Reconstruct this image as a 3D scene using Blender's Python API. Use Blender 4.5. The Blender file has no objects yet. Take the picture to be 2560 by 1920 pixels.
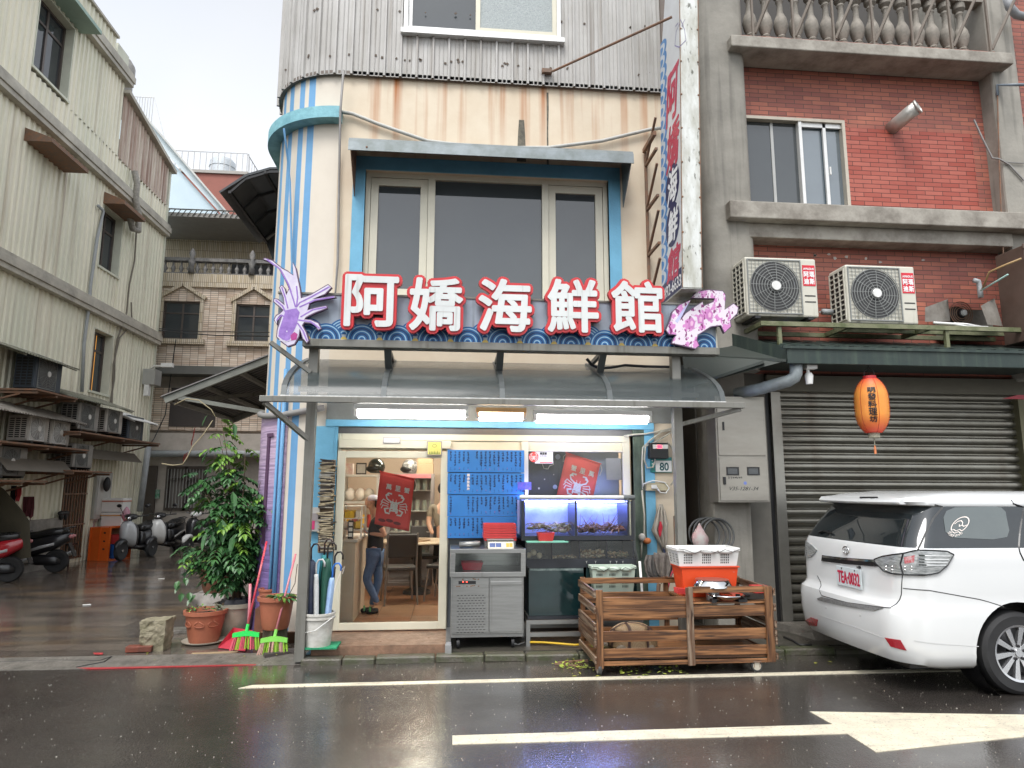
import bpy, math, random
from mathutils import Vector, Matrix, geometry
random.seed(7)
PI=math.pi; rad=math.radians
sc=bpy.context.scene; COL=sc.collection
# ---------------------------------------------------------------- camera
FPX=1690.; CAMP=Vector((0,-7.47,1.6))
_y,_p,_r=rad(5.3),rad(8.8),rad(.15)
cf=Vector((math.sin(_y)*math.cos(_p),math.cos(_y)*math.cos(_p),math.sin(_p)))
cr=cf.cross(Vector((0,0,1))).normalized(); cu=cr.cross(cf)
cr,cu=cr*math.cos(_r)+cu*math.sin(_r),-cr*math.sin(_r)+cu*math.cos(_r)
cam=bpy.data.cameras.new('camera'); co=bpy.data.objects.new('camera',cam); COL.objects.link(co)
cam.sensor_width=36; cam.sensor_fit='HORIZONTAL'; cam.lens=FPX/2560*36; cam.clip_end=500; cam.clip_start=.05
co.matrix_world=Matrix(((cr.x,cu.x,-cf.x,CAMP.x),(cr.y,cu.y,-cf.y,CAMP.y),(cr.z,cu.z,-cf.z,CAMP.z),(0,0,0,1)))
sc.camera=co
# ---------------------------------------------------------------- world, sun, exposure
world=bpy.data.worlds.new('World'); sc.world=world; world.use_nodes=True
nt=world.node_tree; N=nt.nodes; L=nt.links; bg=N['Background']
SUN_EL,SUN_AZ=rad(58),rad(200)     # overcast daylight from behind the camera
sky=N.new('ShaderNodeTexSky'); sky.sky_type='NISHITA'; sky.sun_disc=False
sky.sun_elevation=SUN_EL; sky.sun_rotation=SUN_AZ; sky.dust_density=1.5; sky.air_density=1.2
hs=N.new('ShaderNodeHueSaturation'); hs.inputs['Saturation'].default_value=.16
tc=N.new('ShaderNodeTexCoord'); nz=N.new('ShaderNodeTexNoise'); nz.inputs['Scale'].default_value=2.2; nz.inputs['Detail'].default_value=5
mx=N.new('ShaderNodeMix'); mx.data_type='RGBA'; mx.blend_type='MULTIPLY'; mx.inputs['Factor'].default_value=1
cm=N.new('ShaderNodeValToRGB'); cm.color_ramp.elements[0].color=(.90,.93,.97,1); cm.color_ramp.elements[1].color=(1.0,1.0,1.0,1)
cm.color_ramp.elements[0].position=.35; cm.color_ramp.elements[1].position=.65
L.new(sky.outputs[0],hs.inputs['Color']); L.new(tc.outputs['Generated'],nz.inputs['Vector']); L.new(nz.outputs['Fac'],cm.inputs[0])
L.new(hs.outputs[0],mx.inputs['A']); L.new(cm.outputs[0],mx.inputs['B']); L.new(mx.outputs['Result'],bg.inputs[0])
bg.inputs[1].default_value=.15
sl=bpy.data.lights.new('sun','SUN'); sl.energy=1.2; sl.angle=rad(25); sl.color=(1,.97,.93)
so=bpy.data.objects.new('sun',sl); COL.objects.link(so)
_d=Vector((math.sin(SUN_AZ)*math.cos(SUN_EL),math.cos(SUN_AZ)*math.cos(SUN_EL),math.sin(SUN_EL)))
so.rotation_euler=_d.to_track_quat('Z','Y').to_euler()
vs=sc.view_settings; vs.view_transform='Standard'; vs.look='None'; vs.gamma=1; vs.exposure=1.08; vs.use_curve_mapping=False
sc.cycles.max_bounces=8; sc.cycles.transparent_max_bounces=12; sc.cycles.caustics_reflective=False; sc.cycles.caustics_refractive=False
sc.cycles.use_denoising=True; sc.cycles.sample_clamp_indirect=4
# ---------------------------------------------------------------- survey helpers (a point seen in the plan, put on a real plane)
CR=dict(C1=(0,0,.434),C2=(0,640,.3859),C3=(0,1180,.3617),C4=(660,0,.434),C5=(1200,0,.434),C6=(1760,0,.434),D1=(660,640,.2712),D2=(1240,640,.2984),D3=(1760,600,.4219),D4=(740,1020,.3857),D5=(1080,1060,.3496),D6=(1380,1260,.2772),D7=(1960,1200,.3617),D8=(420,1020,.3856),E4=(1560,960,.3617),F=(0,0,1))
def ray(c,x,y):
    a,b,s=CR[c]; return cf+cr*((a+x*s-1280)/FPX)-cu*((b+y*s-960)/FPX)
def WY(c,x,y,Y=0.): d=ray(c,x,y); return CAMP+d*((Y-CAMP.y)/d.y)
def WX(c,x,y,X): d=ray(c,x,y); return CAMP+d*((X-CAMP.x)/d.x)
def WG(c,x,y,z=0.): d=ray(c,x,y); return CAMP+d*((z-CAMP.z)/d.z)
# ---------------------------------------------------------------- mesh builder
class B:
    def __init__(s): s.v=[]; s.f=[]; s.m=[]
    def add(s,vs,fs,mi=0):
        n=len(s.v); s.v+=[Vector(v) for v in vs]; s.f+=[[i+n for i in f] for f in fs]; s.m+=[mi]*len(fs); return s
    def join(s,o,M=None,dm=0):
        n=len(s.v); s.v+=[(M@v if M else v.copy()) for v in o.v]; s.f+=[[i+n for i in f] for f in o.f]; s.m+=[k+dm for k in o.m]; return s
    def box(s,x0,x1,y0,y1,z0,z1,mi=0):
        if x0>x1:x0,x1=x1,x0
        if y0>y1:y0,y1=y1,y0
        if z0>z1:z0,z1=z1,z0
        return s.add([(x0,y0,z0),(x1,y0,z0),(x1,y1,z0),(x0,y1,z0),(x0,y0,z1),(x1,y0,z1),(x1,y1,z1),(x0,y1,z1)],
            [(0,3,2,1),(4,5,6,7),(0,1,5,4),(1,2,6,5),(2,3,7,6),(3,0,4,7)],mi)
    def rbox(s,c,d,rot=(0,0,0),mi=0,taper=1.):
        M=Matrix.Translation(c)@(Matrix.Rotation(rot[2],4,'Z')@Matrix.Rotation(rot[1],4,'Y')@Matrix.Rotation(rot[0],4,'X'))
        x,y,z=d[0]/2,d[1]/2,d[2]/2; t=taper
        vs=[M@Vector(v) for v in [(-x*t,-y*t,-z),(x*t,-y*t,-z),(x*t,y*t,-z),(-x*t,y*t,-z),(-x,-y,z),(x,-y,z),(x,y,z),(-x,y,z)]]
        return s.add(vs,[(0,3,2,1),(4,5,6,7),(0,1,5,4),(1,2,6,5),(2,3,7,6),(3,0,4,7)],mi)
    def beam(s,p0,p1,w,h,mi=0,up=(0,0,1)):
        p0=Vector(p0);p1=Vector(p1);d=(p1-p0).normalized();u=Vector(up)
        if abs(d.dot(u))>.98:u=Vector((0,1,0))
        a=d.cross(u).normalized();b=a.cross(d); a*=w/2;b*=h/2
        return s.add([p0-a-b,p0+a-b,p0+a+b,p0-a+b,p1-a-b,p1+a-b,p1+a+b,p1-a+b],[(0,1,2,3),(7,6,5,4),(0,4,5,1),(1,5,6,2),(2,6,7,3),(3,7,4,0)],mi)
    def tube(s,pts,r,n=8,mi=0,caps=True):
        pts=[Vector(p) for p in pts]; k=len(pts); rs=r if isinstance(r,(list,tuple)) else [r]*k
        t0=(pts[1]-pts[0]).normalized(); a=t0.orthogonal().normalized(); rings=[]
        for i,p in enumerate(pts):
            t=((pts[min(i+1,k-1)]-p).normalized()+(p-pts[max(i-1,0)]).normalized()).normalized() if 0<i<k-1 else ((pts[1]-p) if i==0 else (p-pts[i-1])).normalized()
            a=(a-t*a.dot(t)).normalized(); b=t.cross(a)
            rings.append([p+(a*math.cos(2*PI*j/n)+b*math.sin(2*PI*j/n))*rs[i] for j in range(n)])
        return s.loft(rings,mi,True,caps)
    def loft(s,rings,mi=0,closed=True,caps=True):
        n=len(rings[0]); vs=[p for R in rings for p in R]; fs=[]
        for i in range(len(rings)-1):
            for j in range(n if closed else n-1):
                k=(j+1)%n; fs.append((i*n+j,i*n+k,(i+1)*n+k,(i+1)*n+j))
        if caps and closed: fs.append(tuple(range(n-1,-1,-1))); fs.append(tuple(range((len(rings)-1)*n,len(rings)*n)))
        return s.add(vs,fs,mi)
    def lathe(s,prof,c=(0,0,0),n=20,mi=0,axis='z',caps=True,a0=0,a1=2*PI):
        c=Vector(c); rings=[]
        for r,h in prof:
            R=[]
            for j in range(n):
                t=a0+(a1-a0)*j/n; x,y=r*math.cos(t),r*math.sin(t)
                R.append(c+(Vector((x,y,h)) if axis=='z' else Vector((x,h,y)) if axis=='y' else Vector((h,x,y))))
            rings.append(R)
        return s.loft(rings,mi,True,caps)
    def ell(s,c,r,n=12,m=8,mi=0,z0=-1.,z1=1.):
        c=Vector(c);rings=[]
        for i in range(m+1):
            z=z0+(z1-z0)*i/m; z=math.sin(PI/2*max(-1,min(1,z)))*.9995; q=math.sqrt(max(1e-6,1-z*z))
            rings.append([c+Vector((r[0]*q*math.cos(2*PI*j/n),r[1]*q*math.sin(2*PI*j/n),r[2]*z)) for j in range(n)])
        return s.loft(rings,mi)
    def poly(s,P2,f0,f1=None,mi=0,mi2=None):
        """outline P2; f0(x,y)->near point, f1 -> far point (prism when given)"""
        tri=geometry.tessellate_polygon([[Vector((x,y,0)) for x,y in P2]]); n=len(P2)
        area=sum(P2[i][0]*P2[(i+1)%n][1]-P2[(i+1)%n][0]*P2[i][1] for i in range(n))
        A=[f0(x,y) for x,y in P2]; s.add(A,[t for t in tri],mi)
        if f1:
            Bk=[f1(x,y) for x,y in P2]; k=mi if mi2 is None else mi2
            s.add(Bk,[t[::-1] for t in tri],k); s.add(A+Bk,[(i,(i+1)%n,n+(i+1)%n,n+i) for i in range(n)],k)
        return s
def XZ(y): return lambda x,z: Vector((x,y,z))
def YZ(X): return lambda y,z: Vector((X,y,z))
def XY(Z): return lambda x,y: Vector((x,y,Z))
def holes(r,hs):
    a0,a1,b0,b1=r; A=sorted({a0,a1,*[max(a0,min(a1,v)) for h in hs for v in h[:2]]}); Z=sorted({b0,b1,*[max(b0,min(b1,v)) for h in hs for v in h[2:]]}); out=[]
    for i in range(len(A)-1):
        run=None
        for j in range(len(Z)-1):
            c=((A[i]+A[i+1])/2,(Z[j]+Z[j+1])/2); free=not any(h[0]<c[0]<h[1] and h[2]<c[1]<h[3] for h in hs)
            if free and run is not None and out and out[-1][3]==Z[j] and out[-1][0]==A[i]: out[-1][3]=Z[j+1]
            elif free: out.append([A[i],A[i+1],Z[j],Z[j+1]]); run=1
            else: run=None
    return out
def frame(b,x0,x1,z0,z1,y0,y1,t,mi=0,tb=None):
    tb=tb or t; b.box(x0,x0+t,y0,y1,z0,z1,mi); b.box(x1-t,x1,y0,y1,z0,z1,mi); b.box(x0+t,x1-t,y0,y1,z0,z0+tb,mi); b.box(x0+t,x1-t,y0,y1,z1-tb,z1,mi); return b
# ---------------------------------------------------------------- objects
FR={}
NW={}
def mesh(name,b,mats):
    me=bpy.data.meshes.new(name); me.from_pydata([tuple(v) for v in b.v],[],b.f); 
    for m in (mats if isinstance(mats,(list,tuple)) else [mats]): me.materials.append(m)
    for p,k in zip(me.polygons,b.m): p.material_index=k
    me.validate(); return me
def fin(o,smooth,bev,sub):
    if smooth:
        for p in o.data.polygons: p.use_smooth=True
        if smooth is not True:
            pass
    if bev: m=o.modifiers.new('bevel','BEVEL'); m.width=bev; m.segments=2; m.limit_method='ANGLE'; m.angle_limit=rad(40)
    if sub: m=o.modifiers.new('sub','SUBSURF'); m.levels=sub; m.render_levels=sub
    if smooth=='auto':
        m=o.data; 
        try: m.set_sharp_from_angle(angle=rad(35))
        except Exception: pass
def tagit(o,label,cat,group=None,kind=None):
    if label: 
        n=len(label.split()); 
        if not 4<=n<=16: print('LABEL LENGTH',n,label)
        o['label']=label
    if cat:o['category']=cat
    if group:o['group']=group
    if kind:o['kind']=kind
def T(name,label,cat,loc=(0,0,0),rz=0,group=None):
    o=bpy.data.objects.new(name,None); COL.objects.link(o); o.location=loc; o.rotation_euler=(0,0,rz); o.empty_display_size=.1
    tagit(o,label,cat,group); FR[o.name]=(Matrix.Translation(loc)@Matrix.Rotation(rz,4,'Z')); return o
def P(name,b,mats,parent,local=False,smooth=False,bev=0,sub=0,label=None,kind=None):
    """a part; its mesh is given in world coordinates unless local"""
    M=FR[parent.name]
    if not local: Mi=M.inverted(); b.v=[Mi@v for v in b.v]
    o=bpy.data.objects.new(name,mesh(name,b,mats)); COL.objects.link(o); o.parent=parent; FR[o.name]=M; fin(o,smooth,bev,sub)
    if label:o['label']=label
    if kind:o['kind']=kind
    return o
def S(name,b,mats,label,cat,group=None,smooth=False,bev=0,sub=0,kind=None):
    """a thing that is one mesh"""
    xs=[v.x for v in b.v];ys=[v.y for v in b.v];zs=[v.z for v in b.v]
    c=Vector(((min(xs)+max(xs))/2,(min(ys)+max(ys))/2,min(zs)))
    b.v=[v-c for v in b.v]; o=bpy.data.objects.new(name,mesh(name,b,mats)); COL.objects.link(o); o.location=c
    FR[o.name]=Matrix.Translation(c); fin(o,smooth,bev,sub); tagit(o,label,cat,group,kind); return o
def ST(name,b,mats,smooth=False,kind='structure',label=None):
    o=bpy.data.objects.new(name,mesh(name,b,mats)); COL.objects.link(o); o['kind']=kind
    if label:o['label']=label
    fin(o,smooth,0,0); return o
def kids(o): return [c for c in bpy.data.objects if c.parent==o]
def copytree(o,parent=None,ks=None):
    c=o.copy(); COL.objects.link(c); c.parent=parent
    for k in kids(o): copytree(k,c)
    return c
def dup(o,loc,rz=None,label=None,group=None):
    c=copytree(o); c.location=loc
    if rz is not None:c.rotation_euler=(0,0,rz)
    if label: tagit(c,label,None)
    if group: c['group']=group
    FR[c.name]=Matrix.Translation(loc)@Matrix.Rotation(c.rotation_euler.z,4,'Z'); return c
# ---------------------------------------------------------------- materials
def lin(h):
    if isinstance(h,str):
        h=h.lstrip('#'); c=[int(h[i:i+2],16)/255 for i in (0,2,4)]; return tuple(((x+.055)/1.055)**2.4 if x>.04 else x/12.92 for x in c)
    return tuple(h)
MC={}
def mat(name,col,rough=.55,metal=0,c2=None,va=.45,vs=5,st=(1,1,1),bump=0,bs=40,bst=(1,1,1),emit=0,ecol=None,ior=1.45,coat=0,tex=None,rv=0,trans=0,spec=.5,alpha=1):
    if name in MC:return MC[name]
    m=bpy.data.materials.new(name); m.use_nodes=True; MC[name]=m; nt=m.node_tree; N=nt.nodes; L=nt.links; b=N['Principled BSDF']
    c=lin(col); c2=lin(c2) if c2 else tuple(x*.72 for x in c)
    b.inputs['Roughness'].default_value=rough; b.inputs['Metallic'].default_value=metal; b.inputs['IOR'].default_value=ior
    b.inputs['Coat Weight'].default_value=coat; b.inputs['Specular IOR Level'].default_value=spec; b.inputs['Transmission Weight'].default_value=trans; b.inputs['Alpha'].default_value=alpha
    tc=N.new('ShaderNodeTexCoord')
    def mp(s):
        q=N.new('ShaderNodeMapping'); q.inputs['Scale'].default_value=s; L.new(tc.outputs['Object'],q.inputs['Vector']); return q.outputs[0]
    n1=N.new('ShaderNodeTexNoise'); n1.inputs['Scale'].default_value=vs; n1.inputs['Detail'].default_value=6; n1.inputs['Roughness'].default_value=.65; L.new(mp(st),n1.inputs['Vector'])
    r=N.new('ShaderNodeMapRange'); r.inputs['From Min'].default_value=.38; r.inputs['From Max'].default_value=.68; r.inputs['To Max'].default_value=va; L.new(n1.outputs['Fac'],r.inputs['Value'])
    x=N.new('ShaderNodeMix'); x.data_type='RGBA'; x.inputs['A'].default_value=(*c,1); x.inputs['B'].default_value=(*c2,1); L.new(r.outputs[0],x.inputs['Factor'])
    out=x.outputs['Result']
    if tex: out=tex(N,L,tc,mp,out,b) or out
    L.new(out,b.inputs['Base Color'])
    if rv:
        r2=N.new('ShaderNodeMapRange'); r2.inputs['From Min'].default_value=.3; r2.inputs['From Max'].default_value=.7; r2.inputs['To Min'].default_value=max(.02,rough-rv); r2.inputs['To Max'].default_value=rough+rv
        L.new(n1.outputs['Fac'],r2.inputs['Value']); L.new(r2.outputs[0],b.inputs['Roughness'])
    if bump and not b.inputs['Normal'].is_linked:
        n2=N.new('ShaderNodeTexNoise'); n2.inputs['Scale'].default_value=bs; n2.inputs['Detail'].default_value=4; L.new(mp(bst),n2.inputs['Vector'])
        bp=N.new('ShaderNodeBump'); bp.inputs['Strength'].default_value=bump; bp.inputs['Distance'].default_value=.01; L.new(n2.outputs['Fac'],bp.inputs['Height']); L.new(bp.outputs[0],b.inputs['Normal'])
    if emit: b.inputs['Emission Color'].default_value=(*lin(ecol or col),1); b.inputs['Emission Strength'].default_value=emit
    return m
def mixc(N,L,fac,A,Bc,bt='MIX'):
    x=N.new('ShaderNodeMix'); x.data_type='RGBA'; x.blend_type=bt
    for k,v in (('Factor',fac),('A',A),('B',Bc)):
        if isinstance(v,(int,float)): x.inputs[k].default_value=v
        elif isinstance(v,tuple): x.inputs[k].default_value=(*v,1)
        else: L.new(v,x.inputs[k])
    return x.outputs['Result']
def rng(N,L,v,a,b,c=0.,d=1.):
    r=N.new('ShaderNodeMapRange'); L.new(v,r.inputs['Value'])
    for k,q in zip(('From Min','From Max','To Min','To Max'),(a,b,c,d)): r.inputs[k].default_value=q
    return r.outputs[0]
def noise(N,L,vec,scale,det=4):
    n=N.new('ShaderNodeTexNoise'); n.inputs['Scale'].default_value=scale; n.inputs['Detail'].default_value=det; L.new(vec,n.inputs['Vector']); return n.outputs['Fac']
def mathn(N,L,op,a,b=0.):
    m=N.new('ShaderNodeMath'); m.operation=op
    for i,v in enumerate((a,b)):
        if isinstance(v,(int,float)): m.inputs[i].default_value=v
        else: L.new(v,m.inputs[i])
    return m.outputs[0]
def bricktex(plane,bw,bh,mort,c2,mc,bumpd=.004,stain=None,off=.5):
    def f(N,L,tc,mp,out,b):
        s=N.new('ShaderNodeSeparateXYZ'); L.new(tc.outputs['Object'],s.inputs[0]); c=N.new('ShaderNodeCombineXYZ')
        L.new(s.outputs[plane[0]],c.inputs[0]); L.new(s.outputs[plane[1]],c.inputs[1])
        t=N.new('ShaderNodeTexBrick'); t.offset=off; t.inputs['Scale'].default_value=1; t.inputs['Brick Width'].default_value=bw; t.inputs['Row Height'].default_value=bh; t.inputs['Mortar Size'].default_value=mort; t.inputs['Mortar Smooth'].default_value=.2; t.inputs['Bias'].default_value=-.1
        L.new(c.outputs[0],t.inputs['Vector']); L.new(out,t.inputs['Color1']); t.inputs['Color2'].default_value=(*lin(c2),1); t.inputs['Mortar'].default_value=(*lin(mc),1)
        bp=N.new('ShaderNodeBump'); bp.inputs['Strength'].default_value=.6; bp.inputs['Distance'].default_value=bumpd; bp.invert=True; L.new(t.outputs['Fac'],bp.inputs['Height']); L.new(bp.outputs[0],b.inputs['Normal'])
        o=t.outputs['Color']
        if stain: o=mixc(N,L,rng(N,L,noise(N,L,mp((1,1,1)),1.1,5),.45,.75,0,.5),o,lin(stain))
        return o
    return f
def streaks(col,amt=.6,sx=9,sz=.35,lo=.5,hi=.72,zr=None):
    def f(N,L,tc,mp,out,b):
        fac=rng(N,L,noise(N,L,mp((sx,sx,sz)),1,5),lo,hi,0,amt)
        if zr:
            s=N.new('ShaderNodeSeparateXYZ'); L.new(tc.outputs['Object'],s.inputs[0]); fac=mathn(N,L,'MULTIPLY',fac,rng(N,L,s.outputs[2],zr[0],zr[1]))
        return mixc(N,L,fac,out,lin(col))
    return f
# ---------------------------------------------------------------- lettering
_gc={}
def glyph(body,ex=0,res=3,shear=0):
    k=(body,ex,res,shear)
    if k not in _gc:
        c=bpy.data.curves.new('g','FONT'); c.body=body; c.extrude=ex; c.resolution_u=res; c.shear=shear; c.align_x='CENTER'
        o=bpy.data.objects.new('g',c); COL.objects.link(o); bpy.context.view_layer.update()
        me=bpy.data.meshes.new_from_object(o.evaluated_get(bpy.context.evaluated_depsgraph_get()))
        v=[x.co.copy() for x in me.vertices]; f=[tuple(p.vertices) for p in me.polygons]
        bpy.data.objects.remove(o); bpy.data.curves.remove(c); bpy.data.meshes.remove(me)
        xs=[p.x for p in v] or [0,1];ys=[p.y for p in v] or [0,1]; x0,x1,y0,y1=min(xs),max(xs),min(ys),max(ys)
        _gc[k]=([((p.x-x0)/max(1e-5,x1-x0),(p.y-y0)/max(1e-5,y1-y0),p.z) for p in v],f)
    return _gc[k]
def text(b,body,x0,x1,z0,z1,fn,mi=0,bold=0,ex=0,nd=8,off=0.,res=3,shear=0):
    """fn(u,v,d): u right, v up, d towards the reader"""
    V,Fc=glyph(body,ex,res,shear); sh=[(0,0)]
    if bold: sh+=[(bold*math.cos(2*PI*i/nd),bold*math.sin(2*PI*i/nd)) for i in range(nd)]
    if bold>.02: sh+=[(bold*.5*math.cos(2*PI*i/nd+.3),bold*.5*math.sin(2*PI*i/nd+.3)) for i in range(nd)]
    for i,(dx,dz) in enumerate(sh):
        b.add([fn(x0+(x1-x0)*p[0]+dx,z0+(z1-z0)*p[1]+dz,off+p[2]+i*.00025) for p in V],Fc,mi)
    return b
def front(Y): return lambda u,v,d: Vector((u,Y-d,v))
def scribble(b,x,z,s,fn,mi=0,n=5):
    """one hand-written looking character of size s"""
    for k in range(n):
        a=random.choice((0,0,PI/2,PI/2,.8,-.8)); l=s*random.uniform(.35,.9); cx=x+random.uniform(-.25,.25)*s; cz=z+random.uniform(-.35,.35)*s; w=s*.085
        dx,dz=math.cos(a)*l/2,math.sin(a)*l/2; px,pz=-math.sin(a)*w,math.cos(a)*w
        b.add([fn(cx-dx-px,cz-dz-pz,.001+k*.0002),fn(cx+dx-px,cz+dz-pz,.001+k*.0002),fn(cx+dx+px,cz+dz+pz,.001+k*.0002),fn(cx-dx+px,cz-dz+pz,.001+k*.0002)],[(0,1,2,3)],mi)
def tassel(*a): pass
def flatpoly(b,pts,fn,d=.001,mi=0): return b.poly(pts,lambda x,y:fn(x,y,d),None,mi)
def stroke(b,pts,w,fn,d=.001,mi=0):
    for i in range(len(pts)-1):
        (x0,y0),(x1,y1)=pts[i],pts[i+1]; l=math.hypot(x1-x0,y1-y0) or 1; nx,ny=-(y1-y0)/l*w/2,(x1-x0)/l*w/2; ex,ey=(x1-x0)/l*w*.3,(y1-y0)/l*w*.3
        b.add([fn(x0-ex+nx,y0-ey+ny,d+i*.0001),fn(x0-ex-nx,y0-ey-ny,d+i*.0001),fn(x1+ex-nx,y1+ey-ny,d+i*.0001),fn(x1+ex+nx,y1+ey+ny,d+i*.0001)],[(0,1,2,3)],mi)
# ================================================================ ground
_am=mesh
def mesh(name,b,mats):
    import bmesh
    me=_am(name,b,mats); bm=bmesh.new(); bm.from_mesh(me); bmesh.ops.recalc_face_normals(bm,faces=bm.faces); bm.to_mesh(me); bm.free(); return me
def inst(src,loc,parent,rz=0):
    o=src.copy(); COL.objects.link(o); o.parent=parent; o.location=loc; o.rotation_euler=(0,0,rz); return o
def wettex(N,L,tc,mp,out,b):
    f=rng(N,L,noise(N,L,mp((.55,1.1,1)),.9,4),.42,.6); g=noise(N,L,mp((1,1,1)),55,3); gg=rng(N,L,g,.35,.75,.0,1.)
    r=mathn(N,L,'ADD',mathn(N,L,'MULTIPLY',f,.13),.035); r=mathn(N,L,'ADD',r,mathn(N,L,'MULTIPLY',gg,.07)); L.new(r,b.inputs['Roughness'])
    bp=N.new('ShaderNodeBump'); bp.inputs['Strength'].default_value=.6; bp.inputs['Distance'].default_value=.005; L.new(noise(N,L,mp((1,1,1)),75,4),bp.inputs['Height'])
    bq=N.new('ShaderNodeBump'); bq.inputs['Strength'].default_value=.12; bq.inputs['Distance'].default_value=.02; L.new(noise(N,L,mp((1,1,1)),9,3),bq.inputs['Height']); L.new(bq.outputs[0],bp.inputs['Normal']); L.new(bp.outputs[0],b.inputs['Normal'])
    L.new(rng(N,L,noise(N,L,mp((.5,.9,1)),1.4,4),.35,.55,.35,1.),b.inputs['Coat Weight']); b.inputs['Coat Roughness'].default_value=.045; bc=N.new('ShaderNodeBump'); bc.inputs['Strength'].default_value=.5; bc.inputs['Distance'].default_value=.003; L.new(noise(N,L,mp((1,1,1)),48,4),bc.inputs['Height']); L.new(bc.outputs[0],b.inputs['Coat Normal'])
    sp=rng(N,L,noise(N,L,mp((1,1,1)),120,2),.58,.70,0,.6); out=mixc(N,L,rng(N,L,noise(N,L,mp((1,1,1)),240,2),.45,.6,0,.55),out,(.012,.011,.010)); out=mixc(N,L,rng(N,L,noise(N,L,mp((.35,.8,1)),.9,5),.45,.6,0,.5),out,(.075,.064,.055))
    return mixc(N,L,sp,out,(.22,.21,.19))
m_road=mat('wet asphalt',(.052,.044,.039),.2,c2=(.026,.023,.021),vs=1.3,va=.8,tex=wettex,spec=.55)
b=B().box(-70,70,-40,90,-.6,-.012); ST('ground',b,mat('far ground',(.06,.055,.05),.6))
b=B().box(-60,60,-16,-.80,-.1,0); ST('road',b,m_road)
def pavetex(N,L,tc,mp,out,b):
    t=N.new('ShaderNodeTexBrick'); t.inputs['Scale'].default_value=1; t.inputs['Brick Width'].default_value=.75; t.inputs['Row Height'].default_value=.3; t.inputs['Mortar Size'].default_value=.006; t.inputs['Bias'].default_value=-.2
    q=N.new('ShaderNodeMapping'); q.inputs['Rotation'].default_value=(0,0,.05); L.new(tc.outputs['Object'],q.inputs[0]); L.new(q.outputs[0],t.inputs['Vector'])
    L.new(out,t.inputs['Color1']); t.inputs['Color2'].default_value=(.16,.13,.105,1); t.inputs['Mortar'].default_value=(.02,.018,.016,1)
    o=mixc(N,L,rng(N,L,noise(N,L,mp((.35,1.3,1)),1.3,4),.5,.66,0,.5),t.outputs['Color'],(.26,.17,.085))
    o=mixc(N,L,rng(N,L,noise(N,L,mp((.7,2.0,1)),1.1,3),.36,.5,1,0),o,(.062,.052,.045))
    f=rng(N,L,noise(N,L,mp((1,2.2,1)),1.2,4),.4,.62,.04,.22); L.new(f,b.inputs['Roughness']); b.inputs['Coat Weight'].default_value=.4; b.inputs['Coat Roughness'].default_value=.07; bc=N.new('ShaderNodeBump'); bc.inputs['Strength'].default_value=.4; bc.inputs['Distance'].default_value=.006; L.new(noise(N,L,mp((1,1,1)),22,4),bc.inputs['Height']); L.new(bc.outputs[0],b.inputs['Coat Normal'])
    bp=N.new('ShaderNodeBump'); bp.inputs['Strength'].default_value=.3; bp.inputs['Distance'].default_value=.006; L.new(noise(N,L,mp((1,1,1)),28,5),bp.inputs['Height']); L.new(bp.outputs[0],b.inputs['Normal']); return o
m_pave=mat('wet alley paving',(.095,.080,.068),.2,c2=(.12,.10,.085),vs=3,tex=pavetex,spec=.55)
b=B().box(-12,-1.2,-.46,16,-.1,.012); ST('alley_paving',b,m_pave)
m_conc=mat('wet concrete kerb',(.17,.155,.135),.35,c2=(.075,.07,.06),vs=7,va=.9,bump=.8,bs=60,rv=.12)
m_moss=mat('mossy kerb stone',(.095,.085,.07),.4,c2=(.045,.06,.018),vs=6,va=.9,bump=.9,bs=45)
b=B(); b.add([(-30,-.80,-.05),(-1.32,-.80,-.05),(-1.32,-.80,.003),(-30,-.80,.003),(-30,-.46,.035),(-1.32,-.46,.035),(-30,-.46,-.05),(-1.32,-.46,-.05)],[(0,1,2,3),(3,2,5,4),(1,7,5,2),(0,3,4,6)])
ST('gutter_kerb',b,m_conc)
random.seed(3); b=B(); x=-1.32
while x<12:
    w=random.uniform(.3,.6); b.rbox((x+w/2,-.765+random.uniform(-.006,.006),.02+random.uniform(-.010,.010)),(w-.008,.15,.07),(random.uniform(-.03,.03),random.uniform(-.02,.02),random.uniform(-.02,.02))); x+=w
k=ST('kerb_stone',b,m_moss); k.modifiers.new('bevel','BEVEL').width=.012
m_slab=mat('reddish doorstep slab',(.27,.16,.105),.35,c2=(.12,.075,.05),vs=9,va=.9,bump=.5,bs=50,rv=.1)
m_dark=mat('damp concrete floor',(.075,.066,.055),.35,c2=(.035,.036,.028),vs=5,va=.9,bump=.5,bs=40,rv=.1)
ST('doorstep_slab',B().box(-1.26,.0,-.66,0,-.05,.125),m_slab)
ST('pavement',B().box(.004,12,-.686,3,-.05,.06).box(-1.3,-1.264,-.686,0,-.05,.06),m_dark)
# painted markings (4 mm sheets)
m_paint=mat('worn road paint',(.74,.68,.52),.35,c2=(.50,.45,.36),vs=5,va=.9,bump=.35,bs=60,rv=.12,tex=lambda N,L,tc,mp,out,b: mixc(N,L,rng(N,L,noise(N,L,mp((1,1,1)),70,4),.60,.68,0,.75),mixc(N,L,rng(N,L,noise(N,L,mp((.6,6,1)),3,4),.60,.70,0,.6),out,(.25,.22,.18)),(.12,.10,.09)))
m_redp=mat('worn red kerb paint',(.42,.04,.045),.4,c2=(.20,.03,.03),vs=10,va=.7)
def sheet(pts,z,t=.004): return B().poly(pts,XY(z),XY(z-t))
a=WG('F',598,1719); 
ST('road_marking',sheet([(a.x,-1.525),(7.5,-1.50),(7.5,-1.42),(a.x+.09,-1.443)],.004),m_paint)
def gp(c,x,y): p=WG(c,x,y); return (p.x,p.y)
tip=(5.4,-2.83)
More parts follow.
